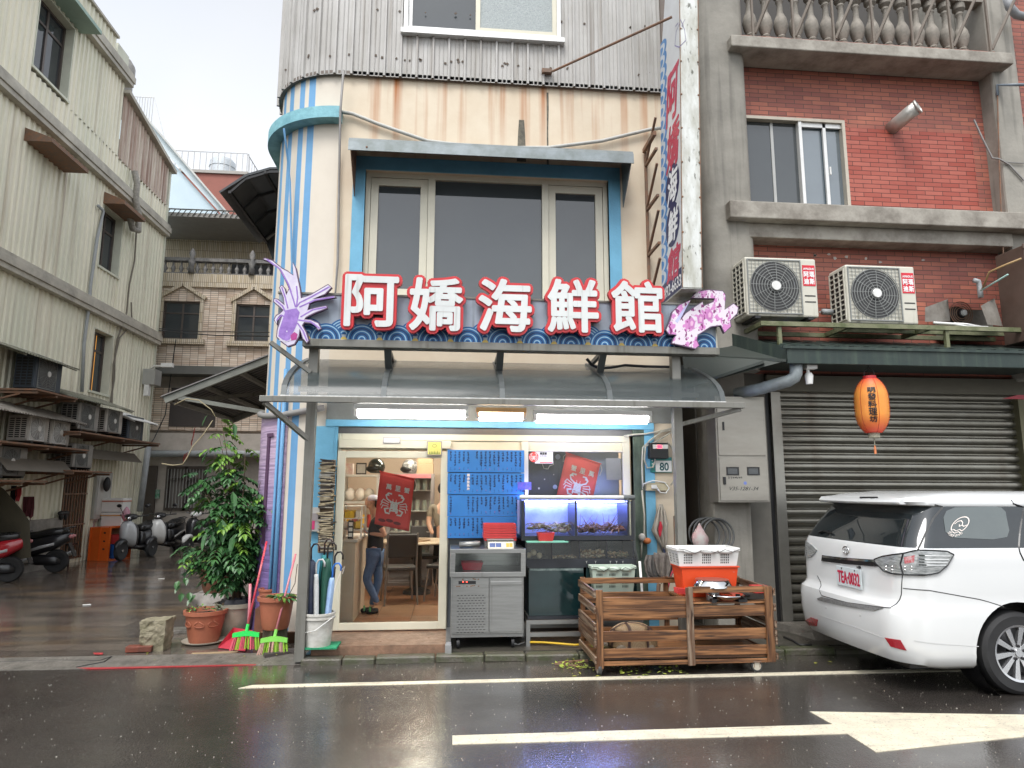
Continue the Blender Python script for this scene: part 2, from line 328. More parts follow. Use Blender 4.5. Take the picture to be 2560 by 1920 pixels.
ST('road_arrow',sheet([gp('F',1131,1862),gp('F',2118,1835),gp('F',2190,1881),tip,gp('F',2025,1780),gp('F',2082,1812),gp('F',1131,1840)],.004),m_paint)
b=sheet([gp('F',148,1664),gp('F',186,1661),gp('F',190,1668),gp('F',152,1671)],.006); ST('red_kerb_paint',b.join(sheet([gp('F',190,1671),gp('F',640,1661),gp('F',640,1664),gp('F',230,1674)],.006)).join(sheet([gp('F',232,1639),gp('F',258,1639),gp('F',256,1643),gp('F',236,1643)],.028)),m_redp)
# cracks / drain slot in the gutter
ST('gutter_slot',B().tube([WG('F',0,1656,.02),WG('F',120,1651,.022),WG('F',250,1652,.02),WG('F',280,1642,.03)],.008,5).tube([WG('F',190,1668,.008),WG('F',260,1655,.02),WG('F',280,1642,.03)],.007,5),mat('black slot',(.01,.01,.01),.5))
random.seed(11)
b=B()
for i in range(1300):
    x,y=random.uniform(-5,6),random.uniform(-4.2,-.85); s=random.uniform(.0015,.0045)*(1.8 if random.random()<.1 else 1); b.rbox((x,y,.002),(s,s*random.uniform(.5,1.2),.004),(0,0,random.random()*3))
ST('road_grit',b,mat('pale grit',(.45,.42,.36),.6),kind='stuff')
b=B()
for i in range(70):
    x,y=random.choice([(random.uniform(-3,-1.3),random.uniform(-.75,.1)),(random.uniform(.9,1.6),random.uniform(-1.5,-.8)),(random.uniform(1,3.6),random.uniform(-1.3,-.7))]); z=.008 if y<-.8 else .045; s=random.uniform(.008,.03); a=random.random()*6
    if y>-.46: z=.016
    b.add([(x,y,z),(x+s*math.cos(a),y+s*math.sin(a),z+.006),(x+1.8*s*math.cos(a+.4),y+1.8*s*math.sin(a+.4),z),(x+s*math.cos(a+.9),y+s*math.sin(a+.9),z+.004)],[(0,1,2,3)],random.choice((0,0,1)))
ST('fallen_leaf_litter',b,[mat('yellow green litter',(.35,.36,.05),.5),mat('brown litter',(.09,.055,.03),.6)],kind='stuff')
# ================================================================ left corrugated building
def corr(b,fn,s0,s1,z0,z1,pitch,dep,rib=(.0,.28,.40,.72,.84),mi=0,z0b=None):
    """fn(s,d,z); trapezoid ribs running up"""
    n=int(round((s1-s0)/pitch)); n=max(n,1); p=(s1-s0)/n; pts=[]
    for i in range(n):
        s=s0+i*p; pts+=[(s+rib[0]*p,0),(s+rib[1]*p,0),(s+rib[2]*p,dep),(s+rib[3]*p,dep),(s+rib[4]*p,0)]
    pts.append((s1,0)); A=[fn(s,d,z0) for s,d in pts]; C=[fn(s,d,z1) for s,d in pts]; k=len(pts)
    return b.add(A+C,[(i,i+1,k+i+1,k+i) for i in range(k-1)],mi)
m_lcor=mat('pale green corrugated sheet',(.78,.74,.60),.5,c2=(.66,.66,.53),vs=.9,va=.9,st=(1,1,.4),tex=streaks('#7a5a46',.55,7,.22,.55,.75),bump=.15,bs=25)
m_lband=mat('weathered concrete band',(.50,.47,.40),.7,c2=(.30,.28,.24),vs=2.5,va=.9,bump=.4,bs=20)
m_brown=mat('rust striped sheet',(.60,.53,.44),.5,c2=(.36,.22,.17),vs=12,va=.9,st=(1,1,.1),tex=streaks('#6f4a3a',.7,14,.2,.45,.65))
m_reveal=mat('pale green reveal',(.62,.63,.52),.6,c2=(.45,.45,.38),vs=3)
m_glassd=mat('dark window glass',(.03,.036,.042),.05,c2=(.06,.07,.075),vs=1.2,ior=1.6,spec=.6)
m_alu=mat('bronze aluminium frame',(.12,.10,.09),.4,metal=.5)
m_alug=mat('grey aluminium frame',(.42,.42,.40),.4,metal=.3)
m_rust=mat('rusty steel',(.16,.11,.08),.7,c2=(.26,.12,.06),vs=12,va=.9,bump=.3)
XL=-8.
lb=T('corrugated_building','four storey building clad in pale green corrugated sheet along the alley','building',(XL,2,0))
P('wall_core',B().box(-16,XL-.42,0,11.25,0,10.3).box(-16,XL-.42,0,8.5,10.3,11.6).box(-16,XL-.42,0,7.9,11.6,12.0),m_reveal,lb)
ws=[]
def lwin(ya,yb,za,zb): ws.append((ya,yb,za,zb))
lwin(5.06,6.22,9.5,11.1); lwin(8.05,8.95,6.58,8.0); lwin(8.17,9.0,3.74,5.14)
bands=[(5.42,5.75),(8.5,8.83),(11.28,11.62)]
b=B(); f=lambda s,d,z: Vector((XL+d,s,z))
dr=[(7.6,8.5,.1,2.15)]
for (y0,y1,z0,z1) in holes((0,11.3,.0,9.4),ws+dr+[(0,11.3,z0,z1) for z0,z1 in bands]): corr(b,f,y0,y1,z0,z1,.165,.032)
P('wall',b,m_lcor,lb)
b=B(); corr(b,f,0,7.9,11.62,12.1,.165,.032); corr(b,f,0,5.06,9.4,11.3,.165,.032); corr(b,f,6.22,8.45,9.4,11.3,.165,.032); corr(b,f,5.06,6.22,11.1,11.3,.165,.032); b.box(XL-.45,XL-.02,8.05,8.6,11.6,12.1,1); P('parapet',b,[m_lcor,m_reveal],lb)
P('coping',B().box(XL-.3,XL+.08,0,7.9,12.1,12.16),m_lband,lb)
for z0,z1 in bands: P('ledge',B().box(XL-.1,XL+.16,0,11.32 if z0<11 else 8.6,z0,z1).box(XL-.1,XL+.19,0,11.34 if z0<11 else 8.62,z0+.10,z1-.08),m_lband,lb,bev=.01)
b=B(); corr(b,lambda s,d,z:Vector((XL+.02+d,s,9.37 if z<.5 else 11.02-(s-8.45)*.21)),8.45,11.2,0,1,.165,.035); P('rust_striped_panel',b,m_brown,lb)
P('panel_roof_edge',B().beam((XL-.12,8.4,11.07),(XL-.12,11.4,10.44),.6,.10),m_lband,lb)
P('corner_trim',B().box(XL-.03,XL+.06,11.26,11.34,0,10.4),m_reveal,lb)
P('end_wall',B().box(-16,XL,11.25,11.30,0,10.4),m_reveal,lb)
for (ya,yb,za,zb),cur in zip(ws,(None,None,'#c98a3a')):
    w=P('window',frame(B(),0,0,0,0,0,0,.01) if 0 else B().box(XL-.20,XL-.14,ya,ya+.05,za,zb).box(XL-.20,XL-.14,yb-.05,yb,za,zb).box(XL-.20,XL-.14,ya+.05,yb-.05,za,za+.05).box(XL-.20,XL-.14,ya+.05,yb-.05,zb-.05,zb).box(XL-.20,XL-.15,(ya+yb)/2-.03,(ya+yb)/2+.03,za+.05,zb-.05).box(XL-.195,XL-.155,ya+.05,yb-.05,zb-.45,zb-.40),m_alu,lb)
    P('pane',B().box(XL-.185,XL-.175,ya+.05,yb-.05,za+.05,zb-.05),m_glassd,w)
    P('reveal',B().box(XL-.21,XL+.035,ya-.03,ya,za,zb).box(XL-.21,XL+.035,yb,yb+.03,za,zb).box(XL-.21,XL+.06,ya-.05,yb+.05,za-.05,za).box(XL-.21,XL+.035,ya-.03,yb+.03,zb,zb+.03),m_reveal,w)
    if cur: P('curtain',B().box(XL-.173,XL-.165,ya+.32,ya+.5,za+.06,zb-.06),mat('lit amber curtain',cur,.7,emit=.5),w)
# hoods
P('window_hood',B().box(XL,XL+.5,7.98,9.06,8.03,8.12).add([(XL,7.98,8.12),(XL+.5,7.98,8.12),(XL,7.98,8.32),(XL,9.06,8.12),(XL+.5,9.06,8.12),(XL,9.06,8.32)],[(0,1,2),(3,5,4),(1,4,5,2)]),m_rust,lb)
P('window_hood',B().box(XL,XL+.5,5.1,6.4,8.0,8.08).add([(XL,5.1,8.08),(XL+.5,5.1,8.08),(XL,5.1,8.26),(XL,6.4,8.08),(XL+.5,6.4,8.08),(XL,6.4,8.26)],[(0,1,2),(3,5,4),(1,4,5,2)]),m_rust,lb)
P('window_hood',B().box(XL,XL+.45,4.9,6.45,11.18,11.26),mat('green trim',(.30,.42,.36),.5),lb)
m_pvc=mat('grey pvc pipe',(.36,.38,.39),.45,c2=(.22,.23,.23),vs=6)
s_=lambda c,x,y,X=XL+.09: WX(c,x,y,X)
P('drain_pipe',B().tube([s_('C1',565,1185),s_('C1',595,1215),s_('C1',560,1370),s_('C1',520,1650),s_('C2',580,290),s_('C2',545,560),s_('C2',530,880)],.035),m_pvc,lb,smooth=True)
P('duct_hose',B().tube([s_('C1',775,985,XL+.15),s_('C1',790,1060,XL+.2),s_('C1',780,1150,XL+.22),s_('C1',800,1240,XL+.22),s_('C1',795,1330,XL+.22),s_('C1',765,1320,XL+.24),s_('C1',745,1240,XL+.2),s_('C1',715,1205,XL+.1)],.075,10),mat('wrapped duct',(.34,.32,.28),.7,c2=(.2,.19,.17),vs=20,va=.9,bump=.6),lb,smooth=True)
P('cable',B().tube([s_('C1',785,1340),s_('C1',775,1500),s_('C1',745,1640),s_('C2',830,260),s_('C2',820,370),s_('C2',760,540),s_('C2',745,640),s_('C2',740,800),s_('C2',715,950)],.02,5).tube([s_('C2',850,300),s_('C2',855,440),s_('C2',775,530),s_('C2',735,700),s_('C2',725,960)],.018,5),mat('dusty cable',(.17,.15,.12),.7),lb)
P('wall_pipe',B().tube([WX('C2',960,1235,XL+.25),WX('C2',905,1655,XL+.25)],.075,10),m_pvc,lb,smooth=True)
# ground floor: low wall, door grille, notice panel
P('low_wall',B().box(XL,XL+.12,4.9,7.5,0,.98),mat('stained plaster',(.30,.28,.25),.7,c2=(.13,.12,.11),vs=3,va=.9),lb)
g=P('door_grille',B().box(XL-.3,XL-.28,7.6,8.5,.1,2.15),mat('dark doorway',(.02,.02,.02),.6),lb)
b=B()
for i in range(9): b.box(XL+.0,XL+.025,7.62+i*.107,7.65+i*.107,.1,2.15)
for z in (.1,.8,1.45,2.1): b.box(XL+.026,XL+.04,7.6,8.52,z,z+.03)
P('bars',b,m_rust,g)
P('notice_panel',B().box(XL+.04,XL+.1,8.75,9.45,.9,1.95).box(XL+.101,XL+.11,8.82,9.38,1.0,1.88,1),[m_alug,mat('dull white panel',(.5,.49,.46),.5)],lb)
P('door_hood',B().add([(XL,7.4,2.45),(XL+.35,7.4,2.42),(XL+.55,7.4,2.2),(XL+.55,9.9,2.2),(XL+.35,9.9,2.42),(XL,9.9,2.45)],[(0,1,4,5),(1,2,3,4)]).box(XL,XL+.02,7.4,9.9,2.3,2.45),mat('grimy hood',(.20,.18,.15),.6),lb)
P('door_hood',B().add([(XL,4.5,2.12),(XL+.55,4.5,2.10),(XL+.75,4.5,1.88),(XL+.75,6.5,1.88),(XL+.55,6.5,2.10),(XL,6.5,2.12)],[(0,1,4,5),(1,2,3,4)]).box(XL,XL+.02,4.5,6.5,2.0,2.12),mat('grimy hood',(.20,.18,.15),.6),lb)
# ================================================================ air conditioners
m_case=mat('cream ac casing',(.60,.58,.50),.45,c2=(.42,.40,.33),vs=3,tex=streaks('#4d4a28',.8,8,.5,.52,.7,(.30,.0)))
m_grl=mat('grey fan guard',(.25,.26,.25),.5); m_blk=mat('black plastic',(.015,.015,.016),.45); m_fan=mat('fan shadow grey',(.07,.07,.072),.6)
m_white=mat('white plastic',(.72,.72,.70),.4,c2=(.6,.6,.57),vs=4)
def make_ac(name,label,group,mc,w=.82,h=.66,d=.33,sticker=False,hub=m_white,cx=-.1,guard=m_grl):
    t=T(name,label,'air conditioner',(0,0,0),0,group)
    P('casing',B().box(-w/2,w/2,0,d,.03,h+.03),mc,t,True,bev=.02)
    r=min(w,h)*.42; c=(cx,-.012,h/2+.03)
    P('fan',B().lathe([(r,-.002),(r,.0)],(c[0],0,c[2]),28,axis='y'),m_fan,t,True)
    b=B()
    for k in range(9):
        q=r*(k+1)/9; b.tube([(c[0]+q*math.cos(a*PI/14),-.018-.012*(1-k/9),c[2]+q*math.sin(a*PI/14)) for a in range(29)],.0042,4,caps=False)
    for k in range(12):
        a=k*PI/6+.1; b.beam((c[0]+.04*math.cos(a),-.03,c[2]+.04*math.sin(a)),(c[0]+r*math.cos(a+.35),-.018,c[2]+r*math.sin(a+.35)),.006,.004)
    q=r*1.06; x0=c[0]-q; x1=c[0]+q; z0=c[2]-q; z1=c[2]+q
    for k in range(15):
        e=x0+(x1-x0)*k/14; hh=r*r-(e-c[0])**2; l=math.sqrt(hh) if hh>0 else 0
        for s in (1,-1):
            if q-l>.01: b.box(e-.002,e+.002,-.012,-.008,c[2]+s*l,c[2]+s*q)
        e=z0+(z1-z0)*k/14; hh=r*r-(e-c[2])**2; l=math.sqrt(hh) if hh>0 else 0
        for s in (1,-1):
            if q-l>.01: b.box(c[0]+s*l,c[0]+s*q,-.010,-.006,e-.002,e+.002)
    frame(b,x0-.01,x1+.01,z0-.01,z1+.01,-.014,-.002,.012); P('fan_guard',b,guard,t,True)
    P('hub',B().lathe([(.055,-.04),(.05,-.05)],(c[0],0,c[2]),18,axis='y'),hub,t,True,smooth='auto')
    b=B(); b.box(-w/2-.004,-w/2+.001,.03,d-.03,.08,h-.02,1)
    for k in range(11): z=.08+(h-.1)*k/10; b.box(-w/2-.014,-w/2-.004,.03,d-.03,z-.007,z+.007)
    for k in range(4): y=.03+(d-.06)*k/3; b.box(-w/2-.016,-w/2-.0045,y-.008,y+.008,.07,h-.01)
    P('side_grille',b,[mc,m_blk],t,True)
    if sticker:
        fn=lambda u,v,dd: Vector((u,-.004-dd,v)); x0=w/2-.165; x1=w/2-.02; z1=h-.05; z0=z1-.24
        b=B().box(x0,x1,-.004,.0,z0,z1); text(b,'AMADUS',x0+.01,x1-.01,z1-.055,z1-.03,fn,1,.001)
        for ch,i,j in (('阿',0,0),('瑪',1,0),('迪',0,1),('斯',1,1)): text(b,ch,x0+.012+i*.066,x0+.068+i*.066,z1-.14-j*.08,z1-.075-j*.08,fn,1,.0025)
        P('sticker',b,[mat('red sticker',(.62,.02,.04),.4),mat('white lettering',(.85,.85,.85),.4)],t,True)
        b=B()
        for z in (.2,.27): b.box(x0+.01,x1-.01,-.004,0,z,z+.012)
        P('handle_recess',b,m_blk,t,True)
    P('feet',B().box(-w/2+.08,-w/2+.14,-.02,d+.02,0,.03).box(w/2-.14,w/2-.08,-.02,d+.02,0,.03),m_blk,t,True)
    return t
g='outdoor air conditioner units on the corrugated building'
m_navy=mat('dark navy casing',(.035,.05,.07),.5,c2=(.07,.08,.09),vs=3); m_grey=mat('grey grimy casing',(.33,.32,.30),.55,c2=(.2,.19,.17),vs=4,va=.9)
m_offw=mat('off white casing',(.50,.48,.45),.5,c2=(.3,.28,.25),vs=4,va=.9)
def lac(c,x0,y0,x1,y1,name,label,mc,w,h,guard=m_grl):
    a=WX(c,x0,y0,-7.45); e=WX(c,x1,y1,-7.45); t=make_ac('outdoor_ac_unit',label,g,mc,w,h,.36,guard=guard,cx=0 if w<.6 else -.06)
    t.location=(-7.45,(a.y+e.y)/2,e.z); t.rotation_euler=(0,0,PI/2); FR[t.name]=Matrix.Translation(t.location)@Matrix.Rotation(PI/2,4,'Z'); return t
lac('C2',245,680,380,905,0,'dark navy ac unit alone under a mossy tin sheet, highest on the alley wall',m_navy,.85,.62)
lac('C2',520,950,632,1150,0,'grey ac unit next right of the white grilled pair, under mossy tin sheet',m_grey,.8,.55)
lac('C2',690,1000,790,1165,0,'off white boxy ac unit between the grey one and the dark end one',m_offw,.75,.52)
lac('C2',830,1050,930,1208,0,'dark ac unit at the far end of the row under a bright white tin sheet',m_navy,.8,.56)
lac('C2',200,1070,298,1220,0,'white grilled ac unit, left one of the pair under grey tin roof',m_offw,.62,.46,m_white)
lac('C2',345,1085,440,1240,0,'white grilled ac unit, right one of the pair under grey tin roof',m_offw,.62,.46,m_white)
lac('C2',0,1265,155,1440,0,'grimy ac unit with exposed fan at the left picture edge below the pair',m_grey,.8,.5)
lac('C2',470,1235,603,1385,0,'grimy square fan unit hanging under the row, above the scooters',m_grey,.75,.48)
m_tin=mat('mossy tin sheet',(.26,.25,.20),.6,c2=(.10,.11,.07),vs=6,va=.9,bump=.3)
def tinroof(y0,y1,z,lab,m=m_tin,x1=-7.22):
    b=B(); f=lambda s,d,q: Vector((XL+(x1-XL)*q,s,z-.28*q+d)); corr(b,f,y0,y1,0,1,.08,.02)
    corr(b,lambda s,d,q:f(s,d,q)+Vector((0,0,-.008)),y0,y1,0,1,.08,.02)
    for y in (y0+.1,y1-.1): b.beam((XL,y,z-.03),(x1,y,z-.31),.02,.02)
    S('tin_shelter',b,m,lab,'tin shelter','tin shelters over the alley ac units')
tinroof(4.5,6.3,4.15,'mossy tin sheet over the highest navy ac unit')
tinroof(6.1,8.75,3.6,'long mossy tin sheet over the grey and off white ac units')
tinroof(8.7,10.1,3.42,'bright white tin sheet over the far end ac unit',m_white)
tinroof(3.6,6.8,3.12,'grey tin roof over the pair of white grilled ac units',mat('grey tin',(.33,.30,.26),.6,c2=(.15,.13,.11),vs=6,va=.9))
def rack(y0,y1,z,lab):
    b=B(); b.box(XL,-7.1,y0,y1,z-.03,z)
    for y in (y0+.05,(y0+y1)/2,y1-.05): b.beam((XL,y,z-.06),(-7.12,y,z-.06),.04,.04); b.beam((XL,y,z-.26),(-7.4,y,z-.08),.03,.03)
    S('wall_rack',b,m_rust,lab,'wall rack','steel racks holding the alley ac units')
rack(4.8,6.1,3.29,'rusty rack under the highest navy ac unit')
rack(6.3,10,2.68,'long rusty rack under the row of three boxy ac units')
rack(4.0,6.7,2.34,'rusty rack under the pair of white grilled ac units')
rack(4.0,5.4,1.72,'rusty rack under the grimy exposed fan at the picture edge'); rack(6.2,7.7,1.93,'rusty rack under the grimy square fan unit')
# ================================================================ far tiled building, alley end
YF=12.3
m_ftile=mat('pale narrow tile',(.78,.67,.56),.6,c2=(.68,.58,.48),vs=9,tex=bricktex((0,2),.22,.062,.006,'#bfa791','#6a5a4f',.003,'#6d5a4c',off=0))
m_ftilev=mat('pale upright tile',(.60,.53,.42),.6,c2=(.5,.43,.34),vs=9,tex=bricktex((0,2),.055,.3,.006,'#b8a88c','#6b5d50',.003,off=0))
m_fpl=mat('pale plaster',(.48,.43,.38),.7,c2=(.34,.30,.26),vs=3,va=.8)
m_stone=mat('dark weathered balustrade stone',(.22,.21,.20),.7,c2=(.08,.08,.08),vs=8,va=.9,bump=.4)
fb=T('tiled_house','three storey pale tiled house with gabled windows closing the alley','house',(-5,YF,0))
wn=[]
for c0,c1 in (((1065,290),(1285,540)),((1535,310),(1740,555))):
    a=WY('C2',*c0,YF); e=WY('C2',*c1,YF); wn.append((a.x,e.x,e.z,a.z))
gw=WY('C2',1070,1360,YF); ge=WY('C2',1310,1650,YF); gwin=(gw.x,ge.x,ge.z,gw.z)
b=B()
for x0,x1,z0,z1 in holes((-9,-2.2,4.95,7.36),wn): b.box(x0,x1,YF,YF+.3,z0,z1)
b.box(-9,-2.2,YF,YF+.3,3.2,4.4); P('wall',b,m_ftile,fb)
b=B()
for x0,x1,z0,z1 in holes((-9,-2.2,0,3.2),[gwin]): b.box(x0,x1,YF+.15,YF+.4,z0,z1)
P('ground_floor_wall',b,m_fpl,fb)
P('parapet_band',B().box(-9,-2.2,YF-.08,YF+.25,7.36,7.75),m_ftilev,fb)
P('terrace_wall',B().box(-9,-2.2,YF+1.5,YF+1.8,7.6,9.4),m_ftilev,fb)
P('terrace_screen',B().box(-6.9,-3,YF+1.42,YF+1.48,7.8,8.75),mat('dark screen',(.05,.05,.055),.6),fb)
P('terrace_roof',B().box(-9.2,-2.2,YF-.4,YF+2,9.35,9.47),mat('thin roof slab',(.30,.29,.27),.6),fb)
b=B()
for i in range(46): x=-9+i*.15; b.tube([(x,YF-.42,9.36),(x+.12,YF-.42,9.55)],.012,4)
b.beam((-9,YF-.42,9.56),(-2.2,YF-.42,9.56),.03,.03); P('roof_edge_trellis',b,mat('dark lattice',(.06,.06,.05),.6),fb)
P('core',B().box(-9,-2.2,YF+1.81,YF+6,0,9.3).box(-9,-2.2,YF+.41,YF+1.8,0,7.35),m_fpl,fb)
bal=T('stone_balustrade','dark weathered stone balustrade on the tiled house above its gabled windows','balustrade',(-5,YF,7.75))
P('rail',B().box(-9,-2.2,YF-.05,YF+.15,8.14,8.24).box(-9,-2.2,YF-.05,YF+.15,7.75,7.79),m_stone,bal)
prof=[(.05,0),(.05,.03),(.03,.05),(.065,.12),(.065,.16),(.03,.24),(.028,.3),(.045,.33),(.05,.35)]
s0=P('baluster',B().lathe(prof,(0,0,0),10),m_stone,bal,True,smooth=True); s0.location=(-4,.05,.04)
for i in range(1,30): inst(s0,(-4+i*.225,.05,.04),bal)
for px,sc_ in (((1110,1560),1),((1455,1560),1)):
    w=WY('C1',*px,YF); P('post',B().lathe([(.09,7.76),(.07,8.0),(.10,8.1),(.05,8.2),(.09,8.35),(.05,8.45),(.02,8.5)],(w.x,YF-.1,0),8),m_stone,bal,smooth=True)
for (x0,x1,z0,z1) in wn:
    w=P('window',frame(B(),x0,x1,z0,z1,YF+.06,YF+.12,.045).box((x0+x1)/2-.025,(x0+x1)/2+.025,YF+.07,YF+.11,z0,z1).box(x0,x1,YF+.075,YF+.105,z1-.36,z1-.32),m_alu,fb)
    P('pane',B().box(x0,x1,YF+.09,YF+.095,z0,z1),m_glassd,w)
    t=.10; cx=(x0+x1)/2; ap=z1+.50
    b=B().box(x0-t,x0,YF-.07,YF+.05,z0-.02,z1+.08).box(x1,x1+t,YF-.07,YF+.05,z0-.02,z1+.08).box(x0-t-.1,x1+t+.1,YF-.12,YF+.03,z0-.16,z0-.02)
    b.beam((x0-t-.05,YF-.03,z1+.08),(cx,YF-.03,ap),.14,.1); b.beam((x1+t+.05,YF-.03,z1+.08),(cx,YF-.03,ap),.14,.1)
    P('gabled_surround',b,m_ftilev,w)
x0,x1,z0,z1=gwin; w=P('window',frame(B(),x0,x1,z0,z1,YF+.1,YF+.2,.08).box((x0+x1)/2-.04,(x0+x1)/2+.04,YF+.1,YF+.2,z0,z1).box(x0,x1,YF+.11,YF+.19,z1-.4,z1-.33),m_alu,fb)
P('pane',B().box(x0,x1,YF+.22,YF+.23,z0,z1),mat('dull curtained glass',(.22,.20,.18),.3),w)
b=B()
for i in range(12): x=x0+.08+(x1-x0-.16)*i/11; b.box(x-.008,x+.008,YF+.04,YF+.06,z0+.08,z1-.08)
P('bars',b,m_alug,w)
P('canopy_beam',B().box(-9,-2.2,YF-.55,YF,4.72,4.95),mat('dull metal beam',(.12,.12,.11),.6),fb)
P('lower_beam',B().box(-9,-2.2,YF-.25,YF+.14,2.62,3.1),m_fpl,fb)
P('gutter_pipe',B().tube([(-8.4,YF-.3,2.52),(-2.4,YF-.3,2.56)],.09,10),m_pvc,fb,smooth=True)
P('dark_bars',B().box(-7.85,-6.6,YF-.02,YF-.005,3.3,4.4),mat('dark window mesh',(.06,.05,.045),.7),fb)
P('side_door',B().box(-8.45,-8.1,YF+.08,YF+.14,.0,2.2),m_alu,fb)
P('step',B().box(-7.3,-3,YF-.7,YF+.1,-.02,.14),m_conc,fb)
# sloping blue metal building and the far roof
m_blue=mat('pale blue metal sheet',(.50,.60,.66),.5,c2=(.42,.52,.58),vs=1,va=.6,bump=.1)
sb=T('blue_metal_building','pale blue metal building with long sloping roof edge behind the tiled house','building',(-8,15,0))
a=WY('C1',775,590,15); e=WY('C1',1370,1290,15)
sl_=(e.z-a.z)/(e.x-a.x); X0=-13.
zt=lambda x:e.z+(x-e.x)*sl_
P('gable_wall',B().poly([(X0,5),(e.x,5),(e.x,e.z-.35),(X0,zt(X0)-.75)],XZ(15.1),XZ(18)),m_blue,sb)
P('roof_edge',B().poly([(X0,zt(X0)),(e.x,e.z),(e.x,e.z-.08),(X0,zt(X0)-.10)],XZ(14.8),XZ(18.4)),m_alug,sb)
P('fascia',B().poly([(X0,zt(X0)-.1),(e.x,e.z-.08),(e.x,e.z-.28),(X0,zt(X0)-.65)],XZ(14.95),XZ(15.09)),mat('pale blue fascia',(.56,.64,.68),.5),sb)
b=B()
for i in range(9):
    x=a.x-.3+i*.09; b.tube([(x,15.4,zt(x)-.1),(x,15.4,a.z+.45)],.012,4)
b.tube([(a.x-.4,15.4,a.z+.45),(a.x+.45,15.4,a.z+.45),(a.x+.9,15.4,zt(a.x+.9))],.014,4); P('roof_railing',b,m_alug,sb)
m_fbrick=mat('far red brick',(.28,.10,.075),.7,c2=(.2,.08,.06),vs=4)
rb=T('brick_rooftop_house','red brick rooftop far behind, seen over the blue sloping roof','house',(-12,26,0))
P('wall',B().box(-14,-10.2,25,29,0,16.85),m_fbrick,rb)
P('roof_edge',B().box(-14.1,-10.1,24.9,29.1,16.85,17.),mat('concrete edge',(.35,.33,.3),.7),rb)
b=B()
for i in range(14): x=-13.9+i*.29; b.tube([(x,25.05,17.),(x,25.05,18.)],.022,4)
for i in range(10): y=25.05+i*.4; b.tube([(-10.2,y,17.),(-10.2,y,18.)],.022,4)
b.tube([(-13.9,25.05,18),(-10.2,25.05,18),(-10.2,29,18)],.026,4); P('roof_railing',b,mat('pale rail',(.45,.45,.45),.5),rb)
S('water_tank',B().lathe([(.62,17),(.62,18.0),(.5,18.15),(.15,18.22)],(-11.75,26.2,0),20).lathe([(.65,17.3),(.65,17.36)],(-11.75,26.2,0),20).lathe([(.65,17.7),(.65,17.76)],(-11.75,26.2,0),20),mat('steel tank',(.55,.58,.60),.35,metal=.5),'pale steel water tank on the far brick rooftop','water tank',smooth='auto')
S('roof_cowl',B().lathe([(.28,10.9),(.28,11.9),(.31,12.0),(.31,12.2),(.2,12.38)],(-8.45,9.15,0),12),m_grey,'grey metal vent cowl sticking up behind the corrugated building parapet','vent cowl',smooth='auto')
# wooded hill across the street, seen only in the reflections of the windows
random.seed(40); b=B()
for i in range(90):
    x=random.uniform(-34,0); h=23.5*math.exp(-((x+13)/11)**2); b.ell((x,-47+random.uniform(-3,3),h*random.uniform(.3,1)-1),(random.uniform(1.5,3),2.5,random.uniform(1.2,2.6)),9,6)
b.ell((-13,-49,0),(15,4,20),20,10); ST('wooded_hill',b,mat('far wooded green',(.035,.055,.03),.9,c2=(.02,.035,.02),vs=.6,va=.9))
# ================================================================ corner shop building
R0=.85; CX=-1.33
def path(s,d=0,z=0):
    if s>=CX: return Vector((s,-d,z))
    t=(CX-s)/R0
    if t<=PI/2: return Vector((CX-(R0+d)*math.sin(t),R0-(R0+d)*math.cos(t),z))
    return Vector((CX-R0-d,R0+(t-PI/2)*R0,z))
def bandp(b,s0,s1,z0,z1,d0,d1,mi=0,n=None):
    n=n or max(1,int(abs(s1-s0)/.06)); rings=[]
    for i in range(n+1):
        s=s0+(s1-s0)*i/n; rings.append([path(s,d0,z0),path(s,d1,z0),path(s,d1,z1),path(s,d0,z1)])
    return b.loft(rings,mi)
m_cream=mat('cream wall paint',(.66,.57,.44),.6,c2=(.58,.47,.34),vs=2,va=.7,tex=streaks('#a4622a',1.,8,.22,.49,.70,(5.2,6.3)),bump=.12,bs=18)
m_cornerw=mat('cream corner paint',(.66,.60,.51),.6,c2=(.55,.49,.41),vs=1.5,va=.5,bump=.1,bs=18)
m_sblue=mat('sky blue paint',(.14,.33,.56),.55,c2=(.10,.26,.45),vs=3,va=.6,bump=.1)
m_lblue=mat('pale blue paint',(.16,.42,.60),.55,c2=(.10,.28,.42),vs=3,va=.6,bump=.15)
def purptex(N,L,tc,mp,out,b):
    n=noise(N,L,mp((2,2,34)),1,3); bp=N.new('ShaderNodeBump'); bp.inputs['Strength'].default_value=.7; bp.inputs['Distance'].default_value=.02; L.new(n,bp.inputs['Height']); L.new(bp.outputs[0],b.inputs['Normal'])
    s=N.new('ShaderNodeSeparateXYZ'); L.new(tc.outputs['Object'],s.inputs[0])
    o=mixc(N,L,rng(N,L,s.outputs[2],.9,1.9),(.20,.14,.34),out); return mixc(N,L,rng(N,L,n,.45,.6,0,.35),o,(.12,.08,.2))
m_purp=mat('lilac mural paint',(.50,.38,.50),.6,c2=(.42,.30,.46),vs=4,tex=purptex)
cb=T('corner_shop_building','cream corner building with blue stripes, rounded corner and ribbed metal top storey','building',(0,0,0))
WIN=(-1.01,1.84,3.70,5.24); SHOP=(-1.22,2.06,0,2.27)
b=B()
for x0,x1,z0,z1 in holes((-1.33,2.62,0,6.5),[WIN,SHOP]): b.box(x0,x1,0,.25,z0,z1)
b.box(2.57,2.62,.25,9,0,8.8); b.box(-1.33,2.57,.25,.3,6.5,9)
P('wall',b,m_cream,cb)
b=B(); st=[(-1.73,-1.64),(-1.87,-1.79),(-2.07,-1.98),(-2.28,-2.18),(-2.5,-2.4)]
s=CX; cuts=sorted([x for p in st for x in p],reverse=True)+[-2.668,-9]
